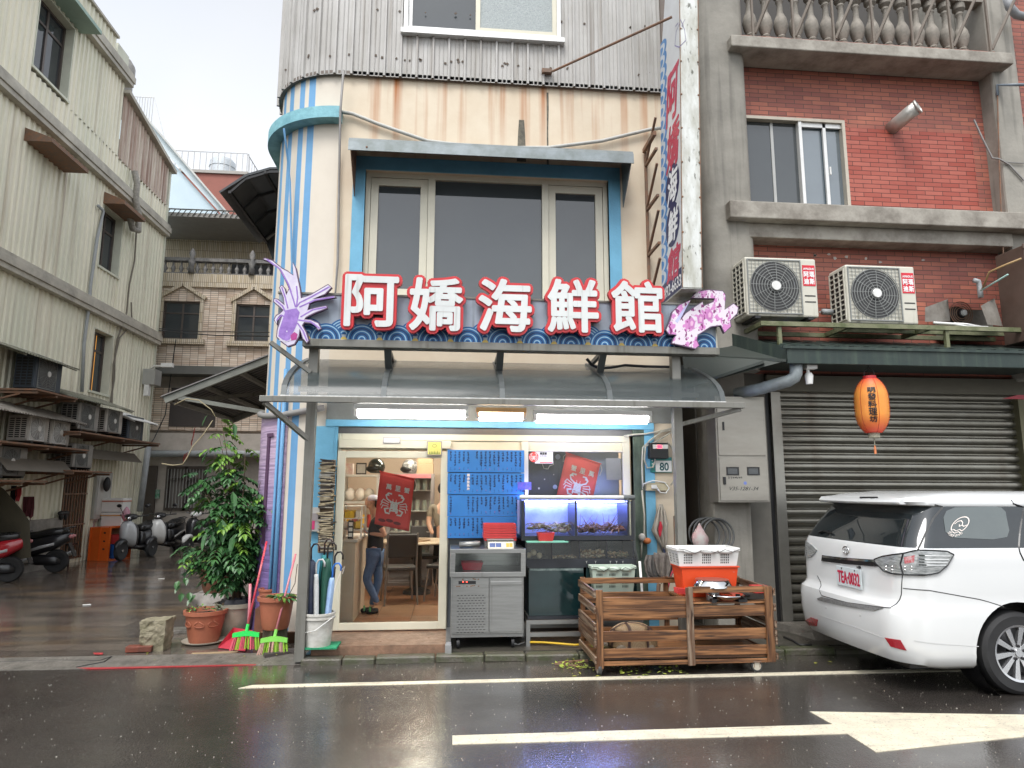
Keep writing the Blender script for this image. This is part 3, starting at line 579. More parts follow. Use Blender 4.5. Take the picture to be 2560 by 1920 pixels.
for c_ in cuts:
    mid=(s+c_)/2; blue=any(a<mid<e for a,e in st); bandp(b,s,c_,0,6.5,-.2,0,1 if blue else 0,n=None if c_>-3 else 2); s=c_
P('rounded_corner_wall',b,[m_cornerw,m_sblue],cb,smooth='auto')
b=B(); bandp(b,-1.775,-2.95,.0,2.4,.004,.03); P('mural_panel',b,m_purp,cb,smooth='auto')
b=B()
bandp(b,-2.02,-2.07,1.0,2.2,.03,.045); bandp(b,-1.95,-2.07,2.16,2.2,.0455,.05); P('mural_outline',b,mat('dark plum line',(.10,.05,.10),.6),cb)
b=B(); bandp(b,-1.30,-4.2,5.79,5.93,.0,.15); P('corner_ledge',b,mat('chipped aqua ledge paint',(.24,.50,.56),.6,c2=(.12,.30,.36),vs=6,va=.9,bump=.3),cb,smooth='auto')
m_clad=mat('weathered ribbed metal',(.47,.46,.44),.45,c2=(.34,.325,.30),vs=2.5,va=.8,st=(1,1,.5),tex=streaks('#6b5f50',.6,16,.5,.56,.75),bump=.12,bs=12)
CW=(-.62,1.27,6.99,8.6)
def clad(o,hl):
    b=B()
    for s0,s1,z0,z1 in holes((-4.4,2.56,6.39,9.3),hl):
        corr(b,lambda s,d,z:path(s,o+d,z),s0,s1,z0,z1,.186,.028,rib=(0,.38,.41,.44,.80)) if 0 else corr(b,lambda s,d,z:path(s,o+d,z),s0,s1,z0,z1,.186,.03,rib=(0,.78,.82,.93,.97))
        n=int(round((s1-s0)/.186)) or 1; p=(s1-s0)/n
        for i in range(n):
            for k in (.26,.52):
                s=s0+(i+k)*p; A=[path(s+q,o+e,z) for z in (z0,z1) for q,e in ((-.008,.0005),(0,.007),(.008,.0005))]; b.add(A,[(0,1,4,3),(1,2,5,4)])
    return b
P('metal_cladding',clad(.05,[CW]),m_clad,cb)
b=B(); bandp(b,-4.4,2.56,6.40,6.44,.0,.05); bandp(b,2.52,2.60,6.385,9.3,.04,.10,n=1); P('cladding_trim',b,mat('dark trim',(.16,.13,.11),.6),cb)
random.seed(5); b=B()
for i in range(46): s=random.uniform(-2.4,2.45); z=random.choice((6.62,7.25,6.65))+random.uniform(-.02,.02); p=path(s,.056,z); b.rbox(p,(random.uniform(.015,.03),.006,random.uniform(.015,.03)),(0,random.random(),0))
P('rust_patches',b,mat('rust patch',(.12,.09,.07),.8),cb,kind='stuff')
m_fr=mat('ivory aluminium frame',(.60,.57,.46),.4,metal=.1,c2=(.48,.46,.38),vs=4); m_frw=mat('white aluminium frame',(.72,.72,.70),.35,metal=.2)
m_pane=mat('grey reflecting glass',(.05,.058,.062),.03,c2=(.035,.04,.045),vs=.8,ior=1.62,spec=.6)
# second floor window
x0,x1,z0,z1=WIN
w=P('window',frame(B(),x0,x1,z0,z1,.06,.16,.055),m_fr,cb)
def at(c,x,y): return WY(c,x,y,.1).x
m1=at('C4',945,1200); m2=at('C4',985,1200); m3=at('C5',355,1200); m4=at('C5',390,1200)
P('mullion',B().box(m1,m2,.05,.15,z0+.055,z1-.055),m_fr,w); P('mullion',B().box(m3,m4,.05,.15,z0+.055,z1-.055),m_fr,w)
P('casement',frame(B(),x0+.06,m1-.004,z0+.06,z1-.06,.07,.13,.085,tb=.09),m_fr,w); P('casement',frame(B(),m4+.004,x1-.06,z0+.06,z1-.06,.07,.13,.085,tb=.09),m_fr,w)
q=at('C4',695,1200); P('inner_bar',B().box(q,q+.05,.14,.17,z0+.15,z1-.15),m_frw,w)
P('pane',B().box(x0+.145,m1-.09,.10,.106,z0+.15,z1-.15),m_pane,w); P('pane',B().box(m2,m3,.10,.106,z0+.055,z1-.055),m_pane,w); P('pane',B().box(m4+.09,x1-.145,.10,.106,z0+.15,z1-.15),m_pane,w)
P('window_surround',B().box(x0-.14,x0,-.012,.0,z0-.3,z1).box(x1,x1+.14,-.012,.0,z0-.3,z1).box(x0-.14,x1+.14,-.014,.0,z1,z1+.16).box(x0-.01,x0,0,.06,z0,z1).box(x1,x1+.01,0,.06,z0,z1),m_lblue,w)
b=B().box(x0-.05,x1+.05,-.07,.02,3.6,3.68).box(x0-.05,x1+.05,-.03,.02,3.5,3.6); P('sill',b,m_fr,w)
m_hood=mat('grey sheet metal hood',(.24,.27,.28),.4,metal=.4,c2=(.14,.16,.15),vs=5,va=.8,bump=.1)
prof=[(.0,5.50),(-.32,5.44),(-.40,5.41),(-.435,5.36),(-.44,5.25),(-.425,5.25),(-.42,5.355),(-.39,5.39),(-.31,5.42),(0,5.48)]
xs=WY('C4',485,850,-.43).x; xe=WY('C5',885,900,-.43).x
b=B().loft([[Vector((x,y,z)) for y,z in prof] for x in (xs,xe)]); 
hd=P('window_hood',b,m_hood,cb)
P('side_plate',B().add([(xs+.02,0,5.46),(xs+.02,-.40,5.38),(xs+.02,-.40,5.25),(xs+.02,-.02,4.9),(xs+.03,0,5.46),(xs+.03,-.40,5.38),(xs+.03,-.40,5.25),(xs+.03,-.02,4.9)],[(0,1,2,3),(7,6,5,4),(1,5,6,2),(2,6,7,3)]),m_rust,hd)
P('side_plate',B().add([(xe-.02,0,5.46),(xe-.02,-.40,5.38),(xe-.02,-.40,5.25),(xe-.02,-.02,4.9),(xe-.03,0,5.46),(xe-.03,-.40,5.38),(xe-.03,-.40,5.25),(xe-.03,-.02,4.9)],[(0,1,2,3),(7,6,5,4),(1,5,6,2),(2,6,7,3)]),m_hood,hd)
P('screws',B().join(B()) if 0 else [B().ell((xs+.2+i*(xe-xs-.4)/7,-.442,5.29),(.012,.006,.012),8,4) for i in range(1)][0],m_rust,hd)
# cladding window
x0,x1,z0,z1=CW
w=P('window',frame(B(),x0,x1,z0,z1,-.09,.06,.045),m_frw,cb)
cx=(x0+x1)/2-.05
P('sash',frame(B(),x0+.046,cx+.04,z0+.046,z1-.05,-.03,.0,.05),m_frw,w); P('sash',frame(B(),cx-.04,x1-.046,z0+.046,z1-.05,-.07,-.035,.055),m_fr,w)
P('pane',B().box(x0+.09,cx,-.02,-.012,z0+.09,z1-.1),m_pane,w); P('pane',B().box(cx+.01,x1-.1,-.055,-.05,z0+.1,z1-.1),mat('frosted glass',(.34,.38,.38),.35,c2=(.22,.25,.25),vs=60,va=.8,bump=.8,bs=90,ior=1.5),w)
P('sill',B().box(x0-.03,x1+.04,-.13,.05,z0-.06,z0),m_frw,w)
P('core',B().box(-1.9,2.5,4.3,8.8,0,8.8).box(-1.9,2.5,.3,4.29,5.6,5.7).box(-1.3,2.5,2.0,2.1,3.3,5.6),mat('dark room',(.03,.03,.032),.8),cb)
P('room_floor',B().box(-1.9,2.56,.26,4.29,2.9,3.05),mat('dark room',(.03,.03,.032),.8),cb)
# conduits, rods
m_cond=mat('grey conduit',(.27,.26,.25),.5,c2=(.16,.15,.14),vs=10)
c=lambda *a,Y=-.05: WY(*a,Y)
P('conduit',B().tube([c('C4',458,405,Y=-.14),c('C4',440,640,Y=-.17),c('C4',435,900),c('C4',425,1500),c('C4',410,1700),c('D1',650,360)],.014,8),m_cond,cb,smooth=True)
P('conduit',B().tube([c('C4',445,645),c('C4',510,655),c('C4',660,715),c('C4',940,812),c('C4',1100,832),c('C5',180,852),c('C5',400,850),c('C5',700,812),c('C5',980,745),c('C5',1040,738)],.022,8),mat('pale conduit',(.48,.48,.45),.5,c2=(.3,.29,.26),vs=8),cb,smooth=True)
P('conduit',B().tube([WY('C4',115,740,-.05),WY('C4',130,860,.1),WY('C4',150,1050,.1),WY('C4',160,1500,.1),WY('C4',185,1640,.1)],.012,6),m_sblue,cb,smooth=True)
b=B(); pts=[path(s,.05,2.45+.06*math.sin((s+1.4)*3)) for s in [-1.35-.1*i for i in range(14)]]; P('corner_pipe',b.tube(pts,.035,8),m_cond,cb,smooth=True)
P('wall_pipe',B().tube([path(-1.80,.055,0),path(-1.80,.055,2.9)],.022,8).tube([path(-1.86,.055,0),path(-1.86,.055,2.6)],.016,8),m_sblue,cb,smooth=True)
P('tie_rod',B().tube([c('C5',375,412,Y=-.08),c('C5',420,410,Y=-.12),WX('C5',1105,98,2.3)],.014,8).rbox(c('C5',385,412,Y=-.09),(.12,.06,.05)),m_rust,cb)
b=B(); pp=c('C5',240,700,Y=-.02); b.poly([(pp.x-.03,pp.z+.03),(pp.x+.03,pp.z+.03),(pp.x+.04,pp.z-.1),(pp.x+.055,pp.z-.5),(pp.x-.055,pp.z-.5),(pp.x-.04,pp.z-.12)],XZ(-.004),XZ(0)); q_=c('C5',392,520); b.poly([(q_.x-.012,q_.z),(q_.x+.012,q_.z),(q_.x+.014,q_.z-.2),(q_.x+.006,q_.z-.5),(q_.x+.012,q_.z-1.0),(q_.x-.014,q_.z-1.0),(q_.x-.01,q_.z-.4)],XZ(-.003),XZ(0))
P('mould_stain',b,mat('black mould',(.09,.085,.07),.9,c2=(.2,.18,.14),vs=14,va=.9),cb)
# cracks under the sign
random.seed(8); b=B()
for (x,z) in ((-.9,2.75),(-.3,2.85),(.6,2.8),(1.3,2.8),(1.6,2.9),(2.1,2.85)):
    pts=[(x,z)]
    for k in range(6): pts.append((pts[-1][0]+random.uniform(-.06,.09),pts[-1][1]+random.uniform(-.05,.05)))
    stroke(b,pts,.005,front(0),.002)
P('wall_cracks',b,m_rust,cb)
# ---------------------------------------------------------------- shop front (parts of the building)
b=B().box(-1.33,2.3,-.04,0,2.262,2.335); P('blue_header',b,m_lblue,cb,bev=.004)
P('wall_shade_panel',B().box(-1.33,2.6,-.012,0,2.336,2.92),mat('wall shade grey',(.20,.21,.20),.6,c2=(.13,.13,.12),vs=3,va=.8),cb)  # grey panel stands in for the shade on the wall below the canopy
P('roller_box',B().box(-1.22,2.06,.02,.3,2.19,2.27),mat('dark slot steel',(.10,.10,.10),.5,metal=.4),cb)
P('blue_pilaster',B().box(-1.48,-1.24,-.02,0,.1,2.262).box(-1.24,-1.2,-.01,.2,.1,2.262),m_lblue,cb); P('blue_pilaster',B().box(2.19,2.30,-.02,0,.06,2.262),m_lblue,cb)
P('mossy_jamb',B().box(2.06,2.19,-.012,.1,.06,2.27),mat('mossy jamb',(.10,.13,.10),.7,c2=(.03,.05,.035),vs=9,va=.9,st=(1,1,.3),bump=.4),cb)
P('rusty_drip',B().poly([(2.50,1.3),(2.515,1.31),(2.51,.9),(2.50,.7)],XZ(-.003),XZ(0)),m_rust,cb)
m_door=mat('cream door frame',(.66,.63,.50),.4,c2=(.55,.52,.41),vs=3)
b=B().box(-1.2,-1.16,.02,.12,.125,2.19).box(-1.16,2.03,.02,.12,2.12,2.19).box(-1.16,2.03,.03,.11,2.01,2.03).box(-.03,.01,.02,.12,.125,2.12).box(.80,.88,.025,.11,.125,2.12).box(1.95,2.03,.02,.12,.125,2.12).box(-1.16,2.03,.05,.1,2.03,2.12)
P('shopfront_frame',b,m_door,cb,bev=.004)
def glassmat():
    m=bpy.data.materials.new('clear pane'); m.use_nodes=True; nt=m.node_tree; N=nt.nodes; L=nt.links; N.remove(N['Principled BSDF'])
    t=N.new('ShaderNodeBsdfTransparent'); t.inputs[0].default_value=(.93,.95,.94,1); g=N.new('ShaderNodeBsdfGlossy'); g.inputs['Roughness'].default_value=.02; f=N.new('ShaderNodeFresnel'); f.inputs['IOR'].default_value=1.4
    x=N.new('ShaderNodeMixShader'); L.new(f.outputs[0],x.inputs[0]); L.new(t.outputs[0],x.inputs[1]); L.new(g.outputs[0],x.inputs[2]); L.new(x.outputs[0],N['Material Output'].inputs[0]); return m
m_clear=glassmat()
d=P('sliding_door',frame(B(),-1.19,0.0,.14,2.0,-.02,.018,.085,tb=.075),m_door,cb,bev=.004)
P('pane',B().box(-1.105,-.085,-.003,.001,.215,1.925),m_clear,d)
P('fixed_panel',B().box(.01,.80,.06,.07,.125,2.03),mat('dim panel',(.16,.18,.2),.3),cb)
b=B().box(-1.18,.02,-.035,.018,2.03,2.115); P('door_track_cover',b,m_door,cb,bev=.004)
P('floor_track',B().box(.0,.05,-.68,.02,.126,.15).box(-.005,.055,-.74,-.68,.05,.13),mat('door track metal',(.5,.5,.5),.3,metal=.8),cb)
w=P('shop_window',B().box(.88,1.95,.05,.08,.9,.95),m_door,cb); P('pane',B().box(.88,1.95,.06,.064,.95,2.03),m_clear,w)
# ---------------------------------------------------------------- canopy over the shop front
m_gal=mat('dull galvanised steel',(.21,.205,.185),.45,metal=.35,c2=(.17,.165,.14),vs=5,va=.8,bump=.1,tex=streaks('#4a4636',.5,20,1.5,.55,.75))
def polymat(name,col,al,rough=.12):
    m=mat(name,col,.2,c2=tuple(x*.6 for x in col),vs=2.5,va=.8,st=(.6,3,3),bump=.25,bs=5,ior=1.45,alpha=al,spec=.45); return m
m_poly=polymat('smoky polycarbonate',(.075,.09,.09),.46)
cn=T('shop_canopy','smoky curved polycarbonate canopy on steel posts over the shop front','canopy',(.6,-.6,0))
prof=[(-.01,3.0),(-.35,2.9),(-.65,2.79),(-.85,2.70),(-.98,2.62),(-1.06,2.54),(-1.09,2.44)]
xs,xe=-1.56,2.70
b=B(); b.loft([[Vector((x,y,z)) for y,z in prof]+[Vector((x,y+.01,z-.008)) for y,z in reversed(prof)] for x in (xs,-.62,.5,1.55,xe)]); P('roof_sheet',b,m_poly,cn,smooth='auto')
for x in (xs+.02,-.62,.5,1.55,xe-.02):
    P('rib',B().loft([[Vector((x-.025,y,z+.012)),Vector((x+.025,y,z+.012)),Vector((x+.025,y,z-.03)),Vector((x-.025,y,z-.03))] for y,z in prof]),mat('dark canopy rib',(.10,.11,.11),.4,metal=.3),cn)
P('front_rail',B().box(-1.74,2.88,-1.14,-1.08,2.385,2.44),m_gal,cn,bev=.004)
P('rear_rail',B().box(-1.5,2.6,-.66,-.62,2.55,2.6),m_gal,cn)
for x in (-1.34,2.32):
    P('post',B().box(x-.045,x+.045,-.80,-.71,.02,3.02),m_gal,cn,bev=.004)
b=B().beam((-1.70,-1.1,2.38),(-1.34,-.76,2.05),.05,.04); P('brace',b,m_gal,cn)
P('brace',B().beam((2.85,-1.1,2.38),(2.35,-.76,2.25),.05,.04),m_gal,cn)
for x in (-.62,.5,1.55): P('hanger',B().beam((x,-.86,3.0),(x,-.66,2.8),.07,.03) .beam((x,-.02,2.95),(x,-.86,2.99),.04,.04),mat('dark canopy rib',(.1,.11,.11),.4),cn)
P('brace',B().beam((-1.72,-.95,2.98),(-1.36,-.8,2.72),.04,.04),m_gal,cn)
P('white_sealant',B().box(xs,xe,-1.115,-1.085,2.4405,2.452),mat('white sealant',(.7,.7,.68),.5,c2=(.3,.3,.3),vs=20,va=.9),cn)
S('cable',B().tube([WY('D2',760,860,-.6),WY('D2',800,910,-.6),WY('D2',860,940,-.55),WY('D2',960,935,-.5),WY('D2',1080,915,-.45),WY('D2',1250,925,-.4),WY('D2',1500,930,-.3)],.016,6),m_blk,'thick black cable sagging over the right half of the shop canopy','cable',smooth=True)
# fluorescent fittings
m_tube=mat('lit tube',(1,1,1),.4,emit=16,ecol=(1,.98,.95)); m_tubew=mat('lit warm tube',(1,.9,.75),.4,emit=12,ecol=(1,.80,.55)); m_warmf=mat('orange fitting',(.75,.45,.2),.5)
def lamp(x0,x1,z,mt,mf,lab):
    t=T('fluorescent_lamp',lab,'lamp',((x0+x1)/2,-.6,z),0,'tube lamps under the shop canopy')
    P('fitting',B().box(x0,x1,-.66,-.52,z+.065,z+.10),mf,t,bev=.004); P('end_cap',B().box(x0,x0+.03,-.64,-.54,z-.01,z+.065),m_white,t); P('end_cap',B().box(x1-.03,x1,-.64,-.54,z-.01,z+.065),m_white,t)
    P('tube',B().tube([(x0+.03,-.62,z+.037),(x1-.03,-.62,z+.037)],.020,10),mt,t,smooth=True); P('tube',B().tube([(x0+.03,-.56,z-.008),(x1-.03,-.56,z-.008)],.020,10),mt,t,smooth=True)
    P('reflector',B().box(x0,x1,-.665,-.66,z+.05,z+.085),mf,t)
lamp(-.95,.19,2.33,m_tube,m_white,'left white tube lamp pair under the canopy, over the glass door')
lamp(.27,.78,2.315,m_tubew,m_warmf,'short warm orange tube lamp between the two white ones under the canopy')
lamp(.86,2.09,2.30,m_tube,m_white,'right white tube lamp pair under the canopy, over the fish tanks')
# ---------------------------------------------------------------- shop sign
sg=T('shop_sign','long pale blue shop sign with big white characters edged red over waves','sign',(.65,-.9,3.0))
sx0=WY('D1',125,600,-.9).x; sx1=WY('D2',1845,700,-.9).x
m_sign=mat('faded pale blue sign face',(.33,.40,.48),.45,c2=(.24,.28,.33),vs=2,va=.8,tex=streaks('#4a4a42',.85,11,.5,.56,.70))
P('panel',B().box(sx0,sx1,-.9,-.80,3.03,3.475),m_sign,sg)
P('top_edge',B().box(sx0-.01,sx1+.01,-.91,-.79,3.476,3.495),m_gal,sg); P('bottom_rail',B().box(sx0+.25,sx1+.02,-.93,-.78,2.955,3.028),m_gal,sg,bev=.004)
P('end_panel',B().box(sx1,sx1+.01,-.9,-.80,3.03,3.47),m_fr,sg)
b=B(); wc=[lin('#1d5d96'),lin('#cfe0ec'),lin('#16335e'),lin('#2f86c4')]
ms=[mat('wave blue',wc[0],.5),mat('wave pale',(.30,.50,.66),.5),mat('wave navy',wc[2],.5),mat('wave gold',(.55,.40,.10),.5)]
def arc_disc(b,cx,cz,r0,r1,y,mi,zmin=3.031,xa=sx0+.01,xb=sx1-.01):
    n=20; A=[]; 
    for i in range(n+1):
        t=PI*i/n; A.append((max(xa,min(xb,cx+r1*math.cos(t))),max(zmin,cz+r1*math.sin(t)),max(xa,min(xb,cx+r0*math.cos(t))),max(zmin,cz+r0*math.sin(t))))
    b.add([(a[0],y,a[1]) for a in A]+[(a[2],y,a[3]) for a in A],[(i,i+1,n+2+i,n+1+i) for i in range(n)],mi)
pit=.345; k=0
for row,(cz,off,yy) in enumerate(((3.085,.17,-.9012),(3.035,0,-.9040))):
    for i in range(13):
        cx=sx0+.12+off+i*pit
        if cx>sx1: break
        for j in range(6):
            r=.155-j*.026; arc_disc(b,cx,cz,r-.015,r,yy-.0002*j,0); arc_disc(b,cx,cz,max(.001,r-.026),r-.015,yy-.0002*j,(1,1,1,2,1,2)[j] if row==0 else (1,2,1,2,1,2)[j])
for i in range(13):
    cx=sx0+.12+pit/2+i*pit
    if cx<sx1-.05: arc_disc(b,cx,3.031,.0,.03,-.9065,3)
P('wave_pattern',b,ms,sg)
m_sw=mat('white sign letter face',(.66,.68,.67),.35,c2=(.52,.54,.53),vs=3,va=.6,tex=streaks('#6a6a5c',.45,16,1.2,.58,.76)); m_sr=mat('red sign letter edge',(.58,.035,.04),.35,c2=(.40,.03,.04),vs=4)
chars=[('阿',('D1',752,165),('D1',1238,668)),('嬌',('D1',1345,195),('D1',1835,705)),('海',('D1',1975,205),None),('鮮',('D2',425,190),('D2',862,655)),('館',('D2',955,205),('D2',1400,655))]
for ch,a,e in chars:
    A=WY(*a,-1.0); E=WY('D2',300,650,-1.0) if e is None else WY(*e,-1.0)
    x0,x1,z0,z1=A.x+.016,E.x-.016,E.z+.018,A.z-.018; fn=lambda u,v,d: Vector((u,-1.0-d,v))
    b=text(B(),ch,x0,x1,z0,z1,fn,0,.043,.028,14,-.02,2)
    ro=P('letter',b,m_sr,sg)
    b=text(B(),ch,x0,x1,z0,z1,fn,0,.0135,.0,10,.025,3); P('letter_face',b,m_sw,ro)
def outline(c,pts,Y): return [(WY(c,x,y,Y).x,WY(c,x,y,Y).z) for x,y in pts]
def grow(p2,k):
    n=len(p2); area=sum(p2[i][0]*p2[(i+1)%n][1]-p2[(i+1)%n][0]*p2[i][1] for i in range(n)); s=1 if area>0 else -1; out=[]
    for i in range(n):
        a,b_,c_=Vector(p2[i-1]),Vector(p2[i]),Vector(p2[(i+1)%n]); d1=(b_-a).normalized();d2=(c_-b_).normalized(); nn=Vector((d1.y+d2.y,-(d1.x+d2.x))); nn=nn.normalized() if nn.length>.01 else Vector((d1.y,-d1.x)); out.append((b_.x+nn.x*k*s,b_.y+nn.y*k*s))
    return out
LOB=[(165,790),(118,745),(125,680),(165,560),(150,540),(120,580),(118,630),(95,585),(115,550),(150,530),(180,500),(150,470),(90,420),(95,395),(125,400),(175,440),(190,455),(180,380),(145,290),(165,272),(190,300),(205,360),(235,300),(200,220),(140,110),(60,50),(-5,30),(10,22),(80,45),(165,115),(215,140),(270,180),(265,60),(290,110),(330,300),(340,390),(430,360),(590,265),(620,290),(560,350),(440,400),(640,370),(660,380),(480,410),(420,430),(400,500),(470,480),(575,460),(580,480),(470,520),(390,560),(370,585),(430,590),(500,620),(525,670),(500,680),(460,620),(370,610),(350,640),(385,700),(410,780),(395,800),(360,760),(330,670),(320,740),(280,810),(220,830)]
lo=T('lobster_emblem','purple and white cut-out lobster at the left end of the shop sign','emblem',(sx0,-.98,3.0))
pl=outline('D1',LOB,-.98); P('backing',B().poly(grow(pl,.008),XZ(-.98),XZ(-.94)),mat('dark plum edge',(.12,.07,.13),.5),lo)
P('face',B().poly(grow(pl,-.002),XZ(-.982),XZ(-.9805)),mat('white emblem face',(.66,.64,.70),.45,c2=(.45,.35,.6),vs=9,va=.6),lo)
m_lp=mat('lobster purple',(.23,.12,.42),.5,c2=(.36,.22,.58),vs=14,va=.9)
b=B()
b.poly(outline('D1',[(170,770),(132,740),(140,680),(180,560),(200,500),(300,480),(330,520),(300,640),(260,720),(230,790)],-.983),XZ(-.9835),XZ(-.9825))
for L_ in ([(240,310),(270,400),(290,470)],[(300,280),(310,380),(300,460)],[(600,285),(440,375),(330,430),(300,470)],[(640,378),(470,405),(330,470)],[(570,472),(450,495),(340,560)],[(110,410),(170,460),(200,520)],[(165,290),(195,380),(220,480)],[(320,590),(430,605),(510,665)],[(310,620),(360,690),(395,780)],[(120,590),(160,545),(190,560)],[(30,35),(150,120),(225,260),(250,330)]):
    stroke(b,outline('D1',L_,-.983),.014,lambda u,v,d:Vector((u,-.9828-d*.5,v)),.001)
b.poly(outline('D1',[(250,780),(245,730),(280,700),(310,720),(300,770)],-.983),XZ(-.9842),XZ(-.9836),mi=1)
stroke(b,outline('D1',[(140,775),(200,790),(250,770)],-.983),.006,lambda u,v,d:Vector((u,-.985,v)),0,mi=2); b.poly(outline('D1',[(205,690),(215,688),(217,700),(207,702)],-.983),XZ(-.986),XZ(-.9855),mi=2)
P('markings',b,[m_lp,mat('magenta mark',(.42,.05,.25),.5),mat('pale mark',(.7,.66,.75),.5)],lo)
CLAW=[(1425,620),(1460,540),(1480,470),(1540,410),(1630,370),(1560,500),(1540,545),(1590,480),(1660,430),(1730,385),(1740,420),(1820,385),(1835,355),(1640,350),(1680,300),(1780,285),(1900,295),(1922,330),(1915,450),(1990,400),(2028,430),(2020,480),(1960,540),(1968,590),(1915,640),(1885,580),(1800,590),(1690,660),(1680,700),(1700,750),(1670,775),(1590,755),(1475,730),(1490,690),(1515,660),(1450,655)]
cl=T('claw_emblem','pink and white cut-out crab claw at the right end of the shop sign','emblem',(sx1,-.98,3.0))
pl=outline('D2',CLAW,-.98); P('backing',B().poly(grow(pl,.008),XZ(-.98),XZ(-.94)),mat('dark plum edge',(.12,.07,.13),.5),cl)
def clawtex(N,L,tc,mp,out,b):
    o=mixc(N,L,rng(N,L,noise(N,L,mp((1,1,1)),11,3),.52,.56),out,(.58,.22,.50)); return mixc(N,L,rng(N,L,noise(N,L,mp((1.3,1,1)),19,3),.58,.6),o,(.20,.02,.14))
P('face',B().poly(grow(pl,-.002),XZ(-.982),XZ(-.9805)),mat('pink claw face',(.74,.66,.74),.45,tex=clawtex),cl)
b=B().poly(outline('D2',[(1500,545),(1570,440),(1620,385),(1560,500),(1520,560)],-.983),XZ(-.9838),XZ(-.983),mi=0)
for k in range(3): x=1640+k*75; y=560-k*35; b.poly(outline('D2',[(x-25,y+40),(x-30,y-10),(x,y-50),(x+30,y-10),(x+20,y+40)],-.983),XZ(-.9842),XZ(-.983),mi=1); b.poly(outline('D2',[(x-10,y+25),(x-12,y-5),(x,y-20),(x+14,y-5),(x+8,y+25)],-.983),XZ(-.9852),XZ(-.9845),mi=2)
P('markings',b,[mat('pale lilac mark',(.5,.5,.75),.5),mat('orchid mark',(.55,.20,.48),.5),mat('soft pink mark',(.75,.45,.65),.5)],cl)
# ---------------------------------------------------------------- vertical sign
vx=2.3; vs_=T('vertical_sign','tall projecting light box with vertical red characters and blue scallops, metal edge','sign',(vx,-.8,3.6))
ya,yb=-1.10,-.46; zb=3.60; ztf=6.53
A=[(ya,zb),(yb,zb),(yb,ztf),(yb-.42,8.2),(ya,8.2)]
fx=lambda X:(lambda y,z:Vector((X,y,z)))
P('face',B().poly(A,fx(vx),fx(vx+.01)),mat('white sign face',(.60,.62,.64),.4,c2=(.5,.5,.5),vs=4),vs_)
P('edge_casing',B().box(vx+.0,vx+.21,ya-.01,ya,zb,8.2).box(vx+.01,vx+.2,yb,yb+.008,zb,ztf).box(vx,vx+.21,ya,yb,zb-.012,zb).box(vx+.2,vx+.21,ya,yb,zb,8.2),mat('speckled metal casing',(.62,.63,.60),.35,metal=.3,c2=(.35,.34,.28),vs=9,va=.9,st=(1,1,.3),tex=streaks('#3c3c2c',.8,30,10,.62,.7)),vs_)
b=B()
for z in range(12): b.ell((vx+.012,ya-.012,3.8+z*.38),(.012,.006,.012),8,4); b.ell((vx+.198,ya-.012,3.8+z*.38),(.012,.006,.012),8,4)
b.box(vx+.0,vx+.008,ya-.014,ya-.01,zb,8.2); b.box(vx+.202,vx+.21,ya-.014,ya-.01,zb,8.2); P('rivets',b,m_rust,vs_,kind='stuff')
# face artwork: u runs from yb (far, left as seen) to ya (near, right)
vf=lambda u,v,d: Vector((vx-.001-d,yb-u,v))
W_=yb-ya; b=B()
for i in range(19):
    z=zb+.28+i*.152
    for j in range(3):
        r=.118-j*.034; n=14; pts=[(0.0+r*1.85*math.sin(PI*k/n),z+r*math.cos(PI*k/n)) for k in range(n+1)]
        b.add([vf(p[0],p[1],.0005+j*.0003+i*.00001) for p in pts],[tuple(range(n+1))],(0,1,0)[j])
P('scallops',b,[mat('scallop blue',(.06,.22,.5),.4),mat('scallop white',(.55,.6,.65),.4)],vs_)
m_vr=mat('sign red',(.5,.03,.08),.4); m_vn=mat('sign navy',(.02,.02,.09),.4)
b=B(); zz=lambda c,y: WX(c,1110 if c=='C5' else 1500,y,vx).z
zp=lambda y: WX('C5',1120,y,vx).z
for ch,y0,y1,mi in (('阿',310,620,0),('嬌',650,920,0),('館',1410,1600,0)): text(b,ch,.19,.61,zp(y1),zp(y0),vf,0,.014,shear=.2)
for y0,y1 in ((900,1160),(1140,1400)):
    z0,z1=zp(y1),zp(y0); b.add([vf(.38+.22*math.cos(t*PI/12),(z0+z1)/2+(z1-z0)/2*math.sin(t*PI/12),.001) for t in range(24)],[tuple(range(24))],1)
for ch,y0,y1 in (('海',930,1130),('鮮',1180,1370)): text(b,ch,.22,.55,zp(y1),zp(y0),vf,2,.010,off=.002,shear=.2)
b.add([vf(0.0,zb,.0012),vf(W_,zb,.0012),vf(W_,zb+.22,.0012),vf(.0,zb+.20,.0012)],[(0,1,2,3)],1); text(b,'2492-6633',.01,W_-.01,zb+.03,zb+.15,vf,2,.003,off=.003)
P('lettering',b,[m_vr,m_vn,mat('white lettering',(.85,.85,.85),.4)],vs_)
b=B(); 
for L_ in ([(1110,130),(1090,180),(1085,260),(1110,270),(1150,230),(1140,170),(1115,110)],[(1120,150),(1140,110)],[(1100,130),(1085,150)]): stroke(b,[(yb-WX('C5',x,y,vx).y,WX('C5',x,y,vx).z) for x,y in L_],.012,vf,.001)
P('shrimp_drawing',b,mat('grey violet ink',(.25,.22,.40),.5),vs_)
b=B(); bx=2.28
z0=zb+.15; b.box(bx,bx+.03,-.05,-.02,3.7,5.6); 
for i in range(4):
    z=3.75+i*.56; b.beam((bx+.015,-.03,z),(bx+.015,-.46,z),.03,.03); b.beam((bx+.015,-.03,z+.02),(bx+.015,-.46,z+.38),.025,.025)
b.beam((bx,-.03,5.62),(bx,-.46,5.62),.04,.05)
P('bracket_truss',b,m_rust,vs_)
